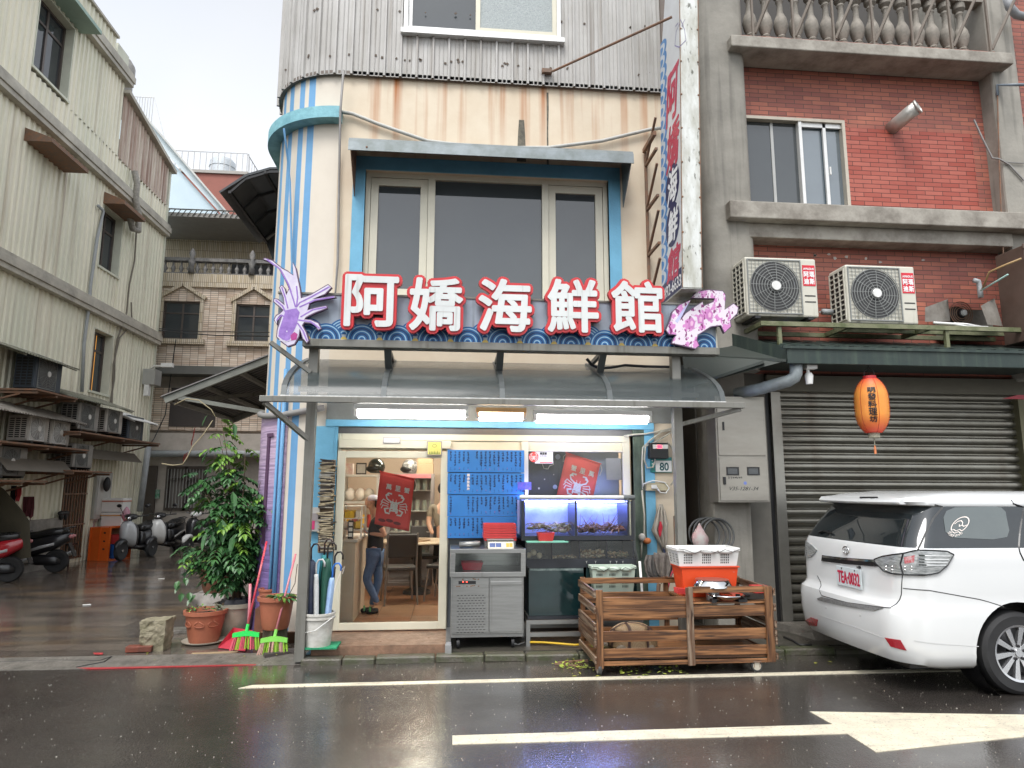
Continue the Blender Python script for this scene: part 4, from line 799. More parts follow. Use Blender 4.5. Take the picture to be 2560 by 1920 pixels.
# ---------------------------------------------------------------- side awnings of the corner building over the alley
for k_ in kids(vs_):
    if k_.name.startswith('bracket'): continue
    for v_ in k_.data.vertices: v_.co.x+=.027*v_.co.z
ua=T('alley_window_canopy','dark curved ribbed canopy on the alley side, above the lower awning','canopy',(-2.3,1.7,5))
oa=[(-2.24,6.12),(-2.7,6.13),(-2.95,6.06),(-3.16,5.93),(-3.26,5.78),(-3.12,5.35),(-2.84,4.93),(-2.24,4.9)]
m_dk=mat('dark smoked sheet',(.06,.065,.07),.35,c2=(.035,.038,.04),vs=3,va=.8,alpha=.93)
P('sheet',B().poly(oa,XZ(2.0),XZ(2.012)) if 0 else B().loft([[Vector((x,1.9+.0*k,z)) for x,z in oa[1:7]]+[Vector((x+.02,1.9,z-.03)) for x,z in oa[6:0:-1]],[Vector((x,3.4,z)) for x,z in oa[1:7]]+[Vector((x+.02,3.4,z-.03)) for x,z in oa[6:0:-1]]] if 0 else []) if 0 else B().loft([[Vector((-2.2,y,6.16)),Vector((-2.62,y,6.14)),Vector((-2.95,y,6.02)),Vector((-3.30,y,5.74)),Vector((-3.28,y,5.72)),Vector((-2.93,y,5.99)),Vector((-2.61,y,6.11)),Vector((-2.2,y,6.13))] for y in (1.9,3.9)]),m_dk,ua)
for y in (1.91,2.5,3.1,3.7): P('rib',B().loft([[Vector((x,y,z)),Vector((x,y+.03,z)),Vector((x,y+.03,z-.04)),Vector((x,y,z-.04))] for x,z in ((-2.2,6.12),(-2.62,6.10),(-2.94,5.98),(-3.16,5.75))]),m_blk,ua)
P('cross_bar',B().box(-3.17,-3.13,1.9,3.9,5.72,5.76).box(-2.7,-2.66,1.9,3.9,6.04,6.08),m_blk,ua)
P('side_panel',B().poly([(-2.2,6.12),(-2.62,6.10),(-2.95,5.98),(-3.17,5.75),(-2.85,4.98),(-2.3,4.96)],XZ(3.91),XZ(3.93)),m_dk,ua)
la=T('alley_side_awning','wide corrugated awning on a pale steel frame jutting over the alley','awning',(-2.2,1.5,3))
p1=WY('C2',1775,660,1.2); p2=WY('C2',1070,935,1.2); p3=WY('C2',1760,1020,1.2); p4=WY('C2',1160,918,1.2)
m_dg=mat('dull green grey steel',(.17,.175,.15),.6,c2=(.10,.10,.085),vs=5,va=.8)
P('front_beam',B().beam(p1,p2,.06,.08),m_dg,la); P('post',B().beam(p1+Vector((-.02,0,.02)),p3,.06,.06),m_dg,la); P('strut',B().beam(p3,p4,.05,.05),m_dg,la)
q2=p2+Vector((0,2.6,0)); q1=p1+Vector((0,2.6,0))
f=lambda s,d,t: (p1+(p2-p1)*(1.04*t)+Vector((0,s-.05,.05+d)))
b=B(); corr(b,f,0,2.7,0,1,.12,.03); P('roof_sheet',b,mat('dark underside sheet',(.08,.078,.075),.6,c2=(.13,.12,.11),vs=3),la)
P('rear_beam',B().beam(q1,q2,.06,.08),m_gal,la)
for t in (.33,.66,.98): a=p1+(p2-p1)*t; P('purlin',B().beam(a,a+Vector((0,2.6,0)),.05,.05),m_gal,la)
a=p1+(p2-p1)*.95; P('diagonal',B().beam(p1+Vector((0,2.5,-.03)),a+Vector((0,.1,-.03)),.05,.05),m_gal,la)
# ================================================================ shop interior (building parts) 
m_int=mat('warm interior wall',(.62,.50,.40),.6,c2=(.5,.38,.3),vs=2); m_tile=mat('brown interior floor tile',(.34,.20,.12),.3,c2=(.22,.13,.08),vs=4,va=.8,tex=bricktex((0,1),.4,.4,.004,'#8a5a3c','#3a281c',.002,off=0))
P('shop_floor',B().box(-1.9,2.5,0.001,4.2,.02,.13),m_tile,cb); P('shop_ceiling',B().box(-1.9,2.5,.31,4.2,2.6,2.7),mat('white ceiling',(.7,.68,.62),.6),cb)
P('shop_rear_wall',B().box(-1.9,2.5,4.2,4.28,.13,2.6),m_int,cb); P('shop_side_wall',B().box(-1.95,-1.88,.9,4.2,.13,2.6).box(-1.3,-1.24,.26,.9,.13,2.6),m_int,cb); P('shop_side_wall',B().box(2.42,2.5,.26,4.2,.13,2.6),m_int,cb)
P('partition',B().box(.02,.8,.35,.38,.13,2.6),m_int,cb)
def room_lamp(x,y,lab,p,sx=.6):
    t=T('ceiling_lamp',lab,'lamp',(x,y,2.56),0,'ceiling lamps in the shop'); P('housing',B().box(x-sx,x+sx,y-.1,y+.1,2.55,2.6),m_white,t)
    P('diffuser',B().box(x-sx+.02,x+sx-.02,y-.08,y+.08,2.53,2.55),mat('ceiling light diffuser',(1,.95,.85),.4,emit=p,ecol=(1,.90,.74)),t)
room_lamp(-.5,1.3,'ceiling light inside the glass door, above the standing person',30); room_lamp(-.3,3.0,'ceiling light deeper in the shop above the round table',30); room_lamp(1.5,1.5,'ceiling light behind the shop window with the hanging red banner',16)
# cabinet and shelf at the back
m_cab=mat('dark fridge frame',(.30,.27,.27),.4); m_cardb=mat('brown cardboard',(.42,.29,.18),.7)
w=lambda x,y,Y: WY('D4',x,y,Y)
a=w(700,425,3.3); e=w(885,1000,3.3); t=T('drinks_cabinet','tall glass fronted cabinet with glassware at the back of the shop','cabinet',((a.x+e.x)/2,3.5,.13))
P('frame',frame(B(),a.x-.25,e.x,.13,a.z,3.3,3.36,.05).box(a.x-.25,e.x,3.36,3.8,.13,.2).box(a.x-.25,e.x,3.78,3.8,.2,a.z).box(a.x-.25,e.x,3.36,3.78,a.z-.05,a.z),m_cab,t)
P('header',B().box(a.x-.2,e.x-.05,3.285,3.3,a.z-.07,a.z-.01),mat('pink header strip',(.55,.2,.22),.5),t)
random.seed(2)
for k in range(4):
    z=.6+k*.32; b=B().box(a.x-.2,e.x-.05,3.4,3.76,z,z+.015); P('shelf',b,m_alug,t)
    for i in range(6): x=a.x-.12+i*.11; P('glass_jar',B().lathe([(.035,z+.016),(.04,z+.1),(.03,z+.16),(.03,z+.18)],(x,3.5,0),8),mat('greenish jars',(.35,.42,.38),.2,c2=(.5,.3,.2),vs=9),t)
S('cardboard_box',B().box(e.x-.28,e.x-.02,3.4,3.7,a.z+.001,a.z+.16).box(e.x-.27,e.x-.03,3.41,3.7,a.z+.162,a.z+.3),m_cardb,'pale cardboard boxes piled on top of the drinks cabinet','box',bev=.004)
def helmet(x,z,Y,m,lab):
    t=T('helmet',lab,'helmet',(x,Y,z),0,'helmets on the high shelf'); P('shell',B().ell((x,Y,z+.11),(.13,.15,.13),16,10,z0=-.5),m,t,smooth=True); P('visor',B().ell((x-.03,Y-.03,z+.08),(.12,.13,.06),14,8),m_blk,t,smooth=True); return t
c_=w(520,430,2.8); helmet(c_.x,c_.z,2.8,mat('black gloss helmet',(.02,.03,.03),.1,coat=1),'glossy black helmet on the shelf behind the glass door, left one'); c_=w(735,430,3.4); helmet(c_.x,c_.z,3.45,mat('patterned helmet',(.03,.03,.03),.3,c2=(.5,.5,.5),vs=22,va=1),'patterned helmet on top of the drinks cabinet beside the boxes')
a=w(300,430,2.7); e=w(530,640,2.7); t=T('open_shelf','white open shelf with bags and jars at the left inside the door','shelf',((a.x+e.x)/2,2.9,.13))
P('frame',B().box(a.x,a.x+.03,2.7,3.1,.13,a.z).box(e.x-.03,e.x,2.7,3.1,.13,a.z).box(a.x+.03,e.x-.03,2.7,3.1,a.z-.03,a.z).box(a.x+.03,e.x-.03,2.7,3.1,a.z-.42,a.z-.39).box(a.x+.03,e.x-.03,2.7,3.1,a.z-.8,a.z-.77),m_frw,t)
for i,(dx,cc) in enumerate(((.10,'#f0e8e0'),(.25,'#efe6dc'),(.38,'#d9d2c8'))): S('plastic_bag',B().ell((a.x+dx,2.85,a.z-.29),(.075,.09,.095),12,8),mat('bag %d'%i,cc,.4),('left','middle','right')[i]+' of three whitish plastic bags on the open shelf inside the door','bag','bags on the open shelf',smooth=True)
for i,cc in enumerate(('#c99a3a','#8c3a2c','#c9a02a','#a83228')): S('food_tub',B().lathe([(.04,a.z-.769),(.045,a.z-.60),(.04,a.z-.58)],(a.x+.08+i*.11,2.8,0),12),mat('tub '+cc,cc,.5),('amber','dark red','yellow','bright red')[i]+' food tub on the lower level of the open shelf','tub','food tubs on the open shelf',smooth='auto')
b=B().box(a.x+.02,a.x+.14,2.72,2.9,a.z+.001,a.z+.16); S('paper_box',b,mat('white printed box',(.6,.55,.5),.6,c2=(.5,.1,.1),vs=14),'white and red paper box on top of the open shelf','box'); S('picture_frame',B().box(a.x+.19,a.x+.34,2.74,2.76,a.z+.001,a.z+.17).box(a.x+.205,a.x+.325,2.735,2.7395,a.z+.02,a.z+.15,1),[mat('dark picture frame',(.05,.04,.04),.5),m_offw],'small dark framed picture on top of the open shelf','picture')
S('orange_cloth_bundle',B().ell((a.x+.5,2.6,a.z-.86),(.14,.1,.05),12,8),mat('orange bundle',(.8,.32,.04),.6),'orange bundle beside the person behind the counter','bundle',smooth=True)
# counter with rack
m_cnt=mat('cream counter panel',(.50,.42,.34),.5,c2=(.42,.35,.28),vs=3)
a=w(275,850,.55); t=T('counter','cream counter just inside the glass door on the left','counter',(-1.1,.9,.13))
P('body',B().box(-1.235,-1.03,.45,1.5,.13,1.0),m_cnt,t); P('top',B().box(-1.235,-1.0,.42,1.55,1.0,1.03),mat('counter top',(.55,.50,.45),.4),t,bev=.004)
t=T('counter_rack','white wire rack of yellow snack packs on the counter','rack',(-1.1,.9,1.03)); b=B()
for x in (-1.22,-.99): 
    for y in (.6,.95): b.box(x-.008,x+.008,y-.008,y+.008,1.031,1.40)
for z in (1.12,1.25,1.39): b.box(-1.212,-.998,.6,.95,z,z+.008)
P('wire_frame',b,m_frw,t)
random.seed(4)
for k,z in enumerate((1.129,1.259)):
    for i in range(3): S('snack_pack',B().rbox((-1.17+i*.07,.68,z+.045),(.055,.09,.08),(random.uniform(-.3,.3),0,random.uniform(-.4,.4))),mat('yellow pack' if (i+k)%3 else 'pale pack',(.75,.5,.05) if (i+k)%3 else (.7,.66,.6),.4),'small snack pack on the %s wire shelf of the counter rack, %s one'%(('lower','upper')[k],('left','middle','right')[i]),'snack pack','snack packs in the counter rack')
S('card_holder',B().box(-1.12,-1.06,.46,.48,1.035,1.24).box(-1.11,-1.07,.455,.459,1.06,1.10,1).box(-1.11,-1.07,.455,.459,1.12,1.16,1).box(-1.11,-1.07,.455,.459,1.18,1.22,1),[m_blk,m_white],'upright black card holder with white marks on the counter front','card holder')
# round table and chairs
m_tt=mat('pale table top',(.60,.50,.38),.35,c2=(.5,.4,.3),vs=3)
tx,ty=-.42,2.55; t=T('round_table','round dining table with lazy susan behind the glass door','table',(tx,ty,.13)); P('tabletop',B().lathe([(.55,.835),(.56,.85),(.55,.865)],(tx,ty,0),40),m_tt,t); P('lazy_susan',B().lathe([(.30,.866),(.30,.885)],(tx-.12,ty-.1,0),32),mat('lazy susan wood',(.35,.24,.16),.35),t); P('pedestal',B().lathe([(.20,.13),(.19,.17),(.06,.22),(.06,.834)],(tx,ty,0),16),m_blk,t,smooth='auto')
def chair(x,y,rz,lab):
    t=T('dining_chair',lab,'chair',(x,y,.13),rz,'metal framed chairs round the table'); ms_=mat('chair steel',(.30,.28,.27),.3,metal=.7); mv=mat('dark chair vinyl',(.045,.04,.04),.45)
    P('seat',B().box(-.21,.21,-.2,.2,.42,.47),mv,t,True,bev=.015); P('backrest',B().rbox((0,.21,.74),(.40,.04,.30),(-.12,0,0)),mv,t,True,bev=.015)
    for sx in (-.19,.19): P('leg',B().tube([(sx,-.18,.42),(sx*1.1,-.22,0)],.012,6),ms_,t,True); P('leg',B().tube([(sx,.26,.9),(sx,.20,.45),(sx*1.1,.24,0)],.012,6),ms_,t,True)
chair(-.62,1.75,PI+.2,'dark vinyl chair directly behind the standing person'); chair(-.02,1.95,-1.9,'dark vinyl chair at the right side of the round table'); chair(-.35,3.2,.1,'dark vinyl chair on the far side of the round table')
# ---------------------------------------------------------------- person
def skinB(nodes,edges,sub=2):
    me=bpy.data.meshes.new('s'); me.from_pydata([tuple(n[0]) for n in nodes],edges,[]); o=bpy.data.objects.new('s',me); COL.objects.link(o)
    m=o.modifiers.new('k','SKIN'); m.use_smooth_shade=True; s=o.modifiers.new('u','SUBSURF'); s.levels=sub; s.render_levels=sub
    for i,n in enumerate(nodes): r=n[1]; me.skin_vertices[0].data[i].radius=r if isinstance(r,tuple) else (r,r)
    me.skin_vertices[0].data[0].use_root=True
    bpy.context.view_layer.update(); d=bpy.context.evaluated_depsgraph_get(); mm=bpy.data.meshes.new_from_object(o.evaluated_get(d)); b=B(); b.add([v.co.copy() for v in mm.vertices],[tuple(p.vertices) for p in mm.polygons]); bpy.data.objects.remove(o); return b
YP=1.0
def pp(x,y,dy=0): return WY('D4',x,y,YP+dy)
m_skin=mat('skin',(.55,.33,.24),.5,c2=(.48,.28,.2),vs=9); m_tee=mat('black t-shirt',(.025,.025,.03),.8); m_jean=mat('blue jeans',(.07,.12,.24),.8,c2=(.12,.19,.34),vs=16,va=.8)
pe=T('person','person in black t-shirt, jeans and pale cap reading a phone behind the glass door','person',(pp(500,1320).x,YP,.13))
hip=pp(515,950); waist=pp(515,880); chest=pp(520,770); neckb=pp(507,700); neckt=pp(498,665); head=pp(492,612)
shl=pp(520,722,-.14); shr=pp(520,722,.14); ell_=pp(580,828,-.17); elr=pp(565,828,.17); hdl=pp(478,812,-.07); hdr=pp(470,800,.05)
hpl=pp(505,965,-.075); hpr=pp(520,965,.075); knl=pp(455,1110,-.06); knr=pp(535,1110,.06); anl=pp(528,1280,-.02); anr=pp(490,1295,.05)
toel=pp(505,1330,-.05); toer=pp(450,1305,.05)
nd=[(hip,.085),(waist,.075),(chest,.085),(neckb,.045),(neckt,.038),(head+Vector((0,0,-.02)),.062),(head+Vector((0,0,.045)),.066),
 (shl,.04),(ell_,.030),(hdl,.022),(shr,.04),(elr,.030),(hdr,.022),(hpl,.06),(knl,.045),(anl,.03),(hpr,.06),(knr,.045),(anr,.03)]
ed=[(0,1),(1,2),(2,3),(3,4),(4,5),(5,6),(2,7),(7,8),(8,9),(2,10),(10,11),(11,12),(0,13),(13,14),(14,15),(0,16),(16,17),(17,18)]
b=skinB(nd,ed); fh=head+Vector((-.062,0,-.01)); b.ell(fh,(.022,.012,.016),8,6); b.ell(head+Vector((-.03,0,.0)),(.055,.055,.075),12,8); b.ell(head+Vector((.01,-.062,0)),(.014,.006,.022),8,6); b.ell(head+Vector((-.052,0,-.045)),(.018,.02,.006),8,6)
for k in range(5):
    dy=(k-2)*.013; h=hdl+Vector((-.02,0,0)); b.tube([h+Vector((0,dy,.0)),h+Vector((-.03,dy,.012+.004*k)),h+Vector((-.048,dy*.8,.032)),h+Vector((-.040,dy*.5,.05))],[.009,.0085,.0075,.006],6)
    h=hdr+Vector((-.01,0,0)); b.tube([h+Vector((0,dy,0)),h+Vector((-.03,dy,.01)),h+Vector((-.045,dy*.8,.03))],[.009,.0085,.006],6)
body=P('body',b,m_skin,pe,smooth=True)
b=skinB([(hip+Vector((0,0,.01)),(.10,.12)),(waist,(.088,.10)),(chest,(.095,.115)),(neckb+Vector((.0,0,-.02)),.055),(shl,.052),(shl.lerp(ell_,.62),.045),(shr,.052),(shr.lerp(elr,.62),.045)],[(0,1),(1,2),(2,3),(2,4),(4,5),(2,6),(6,7)]); P('t_shirt',b,m_tee,pe,smooth=True)
b=skinB([(hip+Vector((0,0,-.01)),(.092,.11)),(hpl,.075),(knl,.056),(anl+Vector((0,0,.02)),.038),(hpr,.075),(knr,.056),(anr+Vector((0,0,.02)),.038)],[(0,1),(1,2),(2,3),(0,4),(4,5),(5,6)]); P('jeans',b,m_jean,pe,smooth=True)
for an,toe in ((anl,toel),(anr,toer)):
    z=.165; b=skinB([(Vector((an.x+.02,an.y,z)),.034),(Vector((an.x-.05,an.y-.01,z)),.036),(Vector((an.x-.13,an.y-.03,z-.006)),.03)],[(0,1),(1,2)],1).tube([Vector((an.x-.08,an.y-.06,z)),Vector((an.x-.085,an.y-.02,z+.045)),Vector((an.x-.09,an.y+.04,z))],.012,6,1); P('shoe',b,[m_blk,mat('green shoe strap',(.08,.35,.12),.5)],pe,smooth=True)
b=B().ell(head+Vector((.014,0,.024)),(.080,.074,.070),16,8,z0=0).ell(head+Vector((.060,0,-.01)),(.036,.06,.06),12,8,mi=1); P('cap_and_hair',b,[mat('lilac grey cap',(.40,.40,.52),.7,c2=(.6,.6,.66),vs=18,va=.9),mat('dark hair',(.03,.025,.025),.6)],pe,smooth=True)
b=B().ell(head+Vector((-.057,-.028,.012)),(.008,.010,.006),8,6).rbox(head+Vector((-.058,-.03,.028)),(.008,.03,.005)); P('eye_and_brow',b,m_blk,pe)
S('phone',B().rbox(hdl+Vector((-.055,.02,.055)),(.012,.075,.13),(0,-.5,0)),mat('pale phone',(.55,.55,.56),.3),'pale smartphone held up in both hands of the person','phone',bev=.003)
# second person seen from behind, at the right edge of the glass door
c_=w(955,600,3.1); pe2=T('person','dim figure in beige top and dark trousers partly behind the right door frame','person',(c_.x,3.1,.13))
z=.13; b=skinB([(Vector((c_.x,3.1,.95)),.11),(Vector((c_.x,3.1,1.2)),.12),(Vector((c_.x,3.1,1.42)),.06),(Vector((c_.x,3.1,1.56)),.075),(Vector((c_.x-.18,3.1,1.33)),.05),(Vector((c_.x-.22,3.05,1.08)),.04),(Vector((c_.x-.15,2.98,.92)),.03),(Vector((c_.x+.18,3.1,1.33)),.05),(Vector((c_.x+.22,3.05,1.08)),.04),(Vector((c_.x+.15,2.98,.92)),.03),(Vector((c_.x-.08,3.1,.55)),.06),(Vector((c_.x-.08,3.1,.17)),.04),(Vector((c_.x+.08,3.1,.55)),.06),(Vector((c_.x+.08,3.1,.17)),.04)],[(0,1),(1,2),(2,3),(1,4),(4,5),(5,6),(1,7),(7,8),(8,9),(0,10),(10,11),(0,12),(12,13)]); P('body',b,m_skin,pe2,smooth=True)
b=skinB([(Vector((c_.x,3.1,.95)),.125),(Vector((c_.x,3.1,1.2)),.135),(Vector((c_.x-.18,3.1,1.33)),.062),(Vector((c_.x-.21,3.06,1.15)),.05),(Vector((c_.x+.18,3.1,1.33)),.062),(Vector((c_.x+.21,3.06,1.15)),.05)],[(0,1),(1,2),(2,3),(1,4),(4,5)]); P('shirt',b,mat('beige shirt',(.22,.19,.15),.8),pe2,smooth=True)
b=skinB([(Vector((c_.x,3.1,.90)),.12),(Vector((c_.x-.08,3.1,.55)),.075),(Vector((c_.x-.08,3.1,.17)),.05),(Vector((c_.x+.08,3.1,.55)),.075),(Vector((c_.x+.08,3.1,.17)),.05)],[(0,1),(1,2),(0,3),(3,4)]); P('trousers',b,m_tee,pe2,smooth=True)
P('hair',B().ell((c_.x,3.12,1.60),(.09,.09,.10),12,8),mat('dark hair',(.03,.025,.025),.6),pe2,smooth=True)
# ---------------------------------------------------------------- banners
m_ban=mat('red banner cloth',(.78,.085,.07),.7,c2=(.68,.07,.06),vs=3,bump=.1,bs=7); m_wh=mat('white print',(.80,.72,.66),.6)
def crab(b,fn,cx,cz,s,mi=0,d=.002):
    w_=.045*s
    def st(pts,w=w_): stroke(b,[(cx+x*s,cz+z*s) for x,z in pts],w,fn,d,mi)
    for k in (-1,1):
        st([(k*.18,.22),(k*.42,.34),(k*.5,.52),(k*.36,.66),(k*.2,.64)],.07*s); flatpoly(b,[(cx+k*x*s,cz+z*s) for x,z in ((.50,.50),(.42,.68),(.16,.70),(.36,.60),(.30,.52))],fn,d+.001,mi)
        st([(k*.3,.15),(k*.62,.28),(k*.72,.12)]); st([(k*.32,.05),(k*.66,.12),(k*.74,-.06)]); st([(k*.32,-.05),(k*.62,-.04),(k*.68,-.22)]); st([(k*.3,-.15),(k*.5,-.22),(k*.42,-.42),(k*.22,-.42)],.08*s)
        st([(k*.08,.28),(k*.10,.38)],.03*s)
    text(b,'萬',cx-.24*s,cx+.24*s,cz-.34*s,cz+.26*s,fn,mi,.018*s,off=d)
def banner(name,lab,O,U,V,wd,ht,txt,rev=False):
    """O upper left corner, U right unit, V up unit"""
    O=Vector(O);U=Vector(U).normalized();V=Vector(V).normalized(); nrm=U.cross(V)
    if nrm.y>0:nrm=-nrm
    fn=lambda u,v,d: O+U*u+V*(v-ht)+nrm*(d+.012*math.sin(u*9+v*3))
    t=T(name,lab,'banner',O,0,'red crab banners'); b=B(); n=10; m_=14; A=[]
    for i in range(n+1):
        for j in range(m_+1): A.append(fn(wd*i/n,ht*j/m_,0))
    b.add(A,[(i*(m_+1)+j,(i+1)*(m_+1)+j,(i+1)*(m_+1)+j+1,i*(m_+1)+j+1) for i in range(n) for j in range(m_)]); o=P('cloth',b,m_ban,t,smooth=True); md=o.modifiers.new('thick','SOLIDIFY'); md.thickness=.003
    P('rod',B().tube([O-U*.01,O+U*(wd+.01)],.007,6),m_ban,t)
    fn2=lambda u,v,d: fn(u,v,d+.004); b=B(); n=len(txt)
    for i,ch in enumerate(txt): x=wd*(.22+.26*i); text(b,ch,x,x+wd*.15,ht*.70,ht*.70+wd*.15,fn2,0,.0015)
    crab(b,fn2,wd*.5,ht*.40,wd*.52); P('print',b,m_wh,t)
    b=B()
    for i in range(3): x=wd*(.2+.22*i); b.add([fn2(x+.035*math.cos(k*PI/5)*1.2,ht*.10+.018*math.sin(k*PI/5)+.012*(i%2),.002) for k in range(10)],[tuple(range(10))])
    if not rev: P('small_crab_print',b,mat('dark crab print',(.20,.03,.03),.6),t)
    b=B().tube([O+V*-.02-U*.0,O-U*.02-V*.05,O-U*.015-V*.11,O-V*.09+U*.005],.004,5).tube([O+U*wd,O+U*(wd+.03)-V*.06,O+U*(wd+.02)-V*.13],.004,5); P('cord',b,m_wh,t)
a=w(548,412,.12); e=w(768,460,.12); f_=w(508,755,.12)
banner('hanging_banner','red cloth banner with white crab hanging tilted inside the glass door',a,e-a,(a-f_),(e-a).length,(a-f_).length*.99,'萬里蟹')
a=WY('D5',960,205,.16); e=WY('D5',1205,285,.16); f_=WY('D5',880,560,.16)
banner('hanging_banner','red cloth banner with white crab seen through the tank window',a,e-a,(a-f_),(e-a).length,(a-f_).length,'蟹里萬',True)
# window poster behind the right pane
pst=T('window_poster','dark starry backdrop sheet behind the shop window, with pale planets and stars','poster',(1.4,.22,.95))
def psty(N,L,tc,mp,out,b): s=N.new('ShaderNodeSeparateXYZ'); L.new(tc.outputs['Object'],s.inputs[0]); return mixc(N,L,rng(N,L,s.outputs[0],-.15,.15),out,(.30,.34,.45))
P('backdrop',B().box(.88,1.95,.22,.225,.6,2.02),mat('dark starry sheet',(.025,.025,.035),.5,tex=psty),pst)
b=B()
for x,y,r in ((900,235,.03),(1030,280,.045),(880,450,.025),(1165,470,.06)):
    c_=WY('D5',x,y,.2); b.lathe([(r,0),(r,.003)],(c_.x,.2,c_.z),20,axis='y')
P('planet',b,mat('pale planet',(.35,.38,.55),.5,c2=(.2,.22,.35),vs=30),pst)
b=B()
for x,y,r in ((765,460,.016),(805,395,.01),(870,362,.008),(820,320,.01),(740,200,.008)):
    c_=WY('D5',x,y,.2); b.add([(c_.x+(r if k%2==0 else r*.45)*math.sin(k*PI/5),.199,c_.z+(r if k%2==0 else r*.45)*math.cos(k*PI/5)) for k in range(10)],[tuple(range(10))])
stroke(b,[(WY('D5',x,y,.2).x,WY('D5',x,y,.2).z) for x,y in ((790,290),(800,318),(830,322),(840,300),(870,290),(865,262))],.006,front(.2)); P('star',b,m_wh,pst,kind='stuff')
S('white_note_sheet',B().box(WY('D5',1245,245,.1).x,WY('D5',1368,245,.1).x,.1,.103,WY('D5',1300,400,.1).z,WY('D5',1300,245,.1).z),mat('pale lilac paper',(.55,.52,.62),.6),'pale paper sheet stuck inside the tank window right of the banner','paper')
a=WY('D5',692,190,.045); e=WY('D5',865,283,.045); t=T('window_sticker','white window sticker with round red crab seal above the fish tanks','sticker',((a.x+e.x)/2,.045,e.z))
P('base',B().box(a.x+.07,e.x,.045,.05,e.z,a.z),m_white,t); b=B().lathe([(.055,-.0),(.055,.004)],(a.x+.055,.040,(a.z+e.z)/2),28,axis='y'); P('seal',b,m_ban,t)
b=B(); crab(b,lambda u,v,d:Vector((u,.039-d,v)),a.x+.055,(a.z+e.z)/2-.008,.07,0); P('crab_print',b,m_wh,t)
b=B(); fn=front(.044); 
for i,ch in enumerate('萬里蟹'): text(b,ch,a.x+.125+i*.027,a.x+.149+i*.027,a.z-.045,a.z-.02,fn,0,.0012)
for i,ch in enumerate('合作店家'): text(b,ch,a.x+.125+i*.020,a.x+.142+i*.020,a.z-.070,a.z-.052,fn,0)
P('lettering',b,m_blk,t); P('red_line',B().box(a.x+.125,e.x-.01,.0435,.0445,e.z+.006,e.z+.016),m_ban,t)
# ---------------------------------------------------------------- menu boards
m_bb=mat('blue menu board',(.035,.19,.52),.45,c2=(.03,.16,.44),vs=3); m_ink=mat('black marker ink',(.01,.02,.06),.5); m_inkr=mat('red marker ink',(.35,.03,.12),.5)
random.seed(21)
lab=['top blue menu board of black handwritten columns','second blue menu board with white printed heading column','third blue menu board of handwritten columns','lowest blue menu board, its right half blank']
for k,(y0,y1,xr) in enumerate(((183,348,660),(350,505,660),(508,660,633),(662,815,633))):
    a=WY('D5',112,y0,-.04); e=WY('D5',xr,y1,-.04); x0,x1,z0,z1=a.x,e.x,e.z,a.z; yk=-.040-.006*(k%2)
    t=T('menu_board',lab[k],'menu board',((x0+x1)/2,yk,z0),0,'blue menu boards on the shopfront'); P('board',B().box(x0,x1,yk,yk+.012,z0+.001,z1-.001),m_bb,t,bev=.002)
    b=B(); fn=front(yk); x=x0+.035; n=0
    while x<x1-.03:
        if not (k==3 and x>x0+.40) and not (k==1 and n==4) and not (k==2 and 1<=n<=3) and not (k==0 and n==5):
            z=z1-.03; m_=random.choice((3,4,5,6))
            for i in range(m_): scribble(b,x,z,.027,fn,0,6); z-=.028
            z=z0+.03
            for i in range(2): scribble(b,x+.0,z+i*.016,.014,fn,random.choice((0,1,0)),3)
        x+=.0475 ; n+=1
    P('handwriting',b,[m_ink,m_inkr],t)
    if k==1:
        b=B(); x=x0+.035+4*.0475
        for i,ch in enumerate('綜合生魚片'): text(b,ch,x-.014,x+.014,z1-.035-i*.037,z1-.008-i*.037,fn,0,.0022)
        P('heading',b,m_wh,t)
a=WY('D5',612,415,-.08); e=WY('D5',710,470,-.08); S('blue_note_card',B().box(a.x,e.x,-.085,-.08,e.z,a.z),mat('blue violet card',(.05,.10,.45),.5,c2=(.2,.1,.4),vs=30,va=.9),'small blue violet note card on a black clip above the tanks','note card')
S('clip_stand',B().tube([WY('D5',660,470,-.075),WY('D5',660,560,-.3)],.006,6).rbox(WY('D5',655,480,-.078),(.04,.01,.012)),m_blk,'thin black clip stand holding the blue note card','clip stand')
# door plate, yellow notice
a=w(565,190,-.045); e=w(675,230,-.045); t=T('door_plate','small white plate in dark frame above the glass door','plate',((a.x+e.x)/2,-.04,e.z)); P('frame',B().box(a.x,e.x,-.05,-.036,e.z,a.z),m_cab,t); P('face',B().box(a.x+.008,e.x-.008,-.052,-.0505,e.z+.008,a.z-.008),m_white,t)
a=w(850,215,-.05); e=w(945,308,-.05); t=T('yellow_notice','square yellow notice with smiling ring and green plants, corner of the glass door','notice',((a.x+e.x)/2,-.05,e.z)); P('frame',B().box(a.x,e.x,-.056,-.036,e.z,a.z),m_cab,t); P('face',B().box(a.x+.01,e.x-.01,-.058,-.0565,e.z+.01,a.z-.01),mat('pale yellow face',(.66,.60,.16),.5),t)
b=B(); cx,cz=(a.x+e.x)/2,a.z-.05; fn=front(-.058); stroke(b,[(cx+.022*math.cos(i*PI/8),cz+.016*math.sin(i*PI/8)) for i in range(17)],.004,fn)
for i in range(7): x=a.x+.03+i*.017; flatpoly(b,[(x-.008,e.z+.015),(x+.008,e.z+.015),(x,e.z+.05+.01*math.sin(i*3))],fn)
P('drawing',b,mat('olive print',(.16,.20,.05),.5),t)
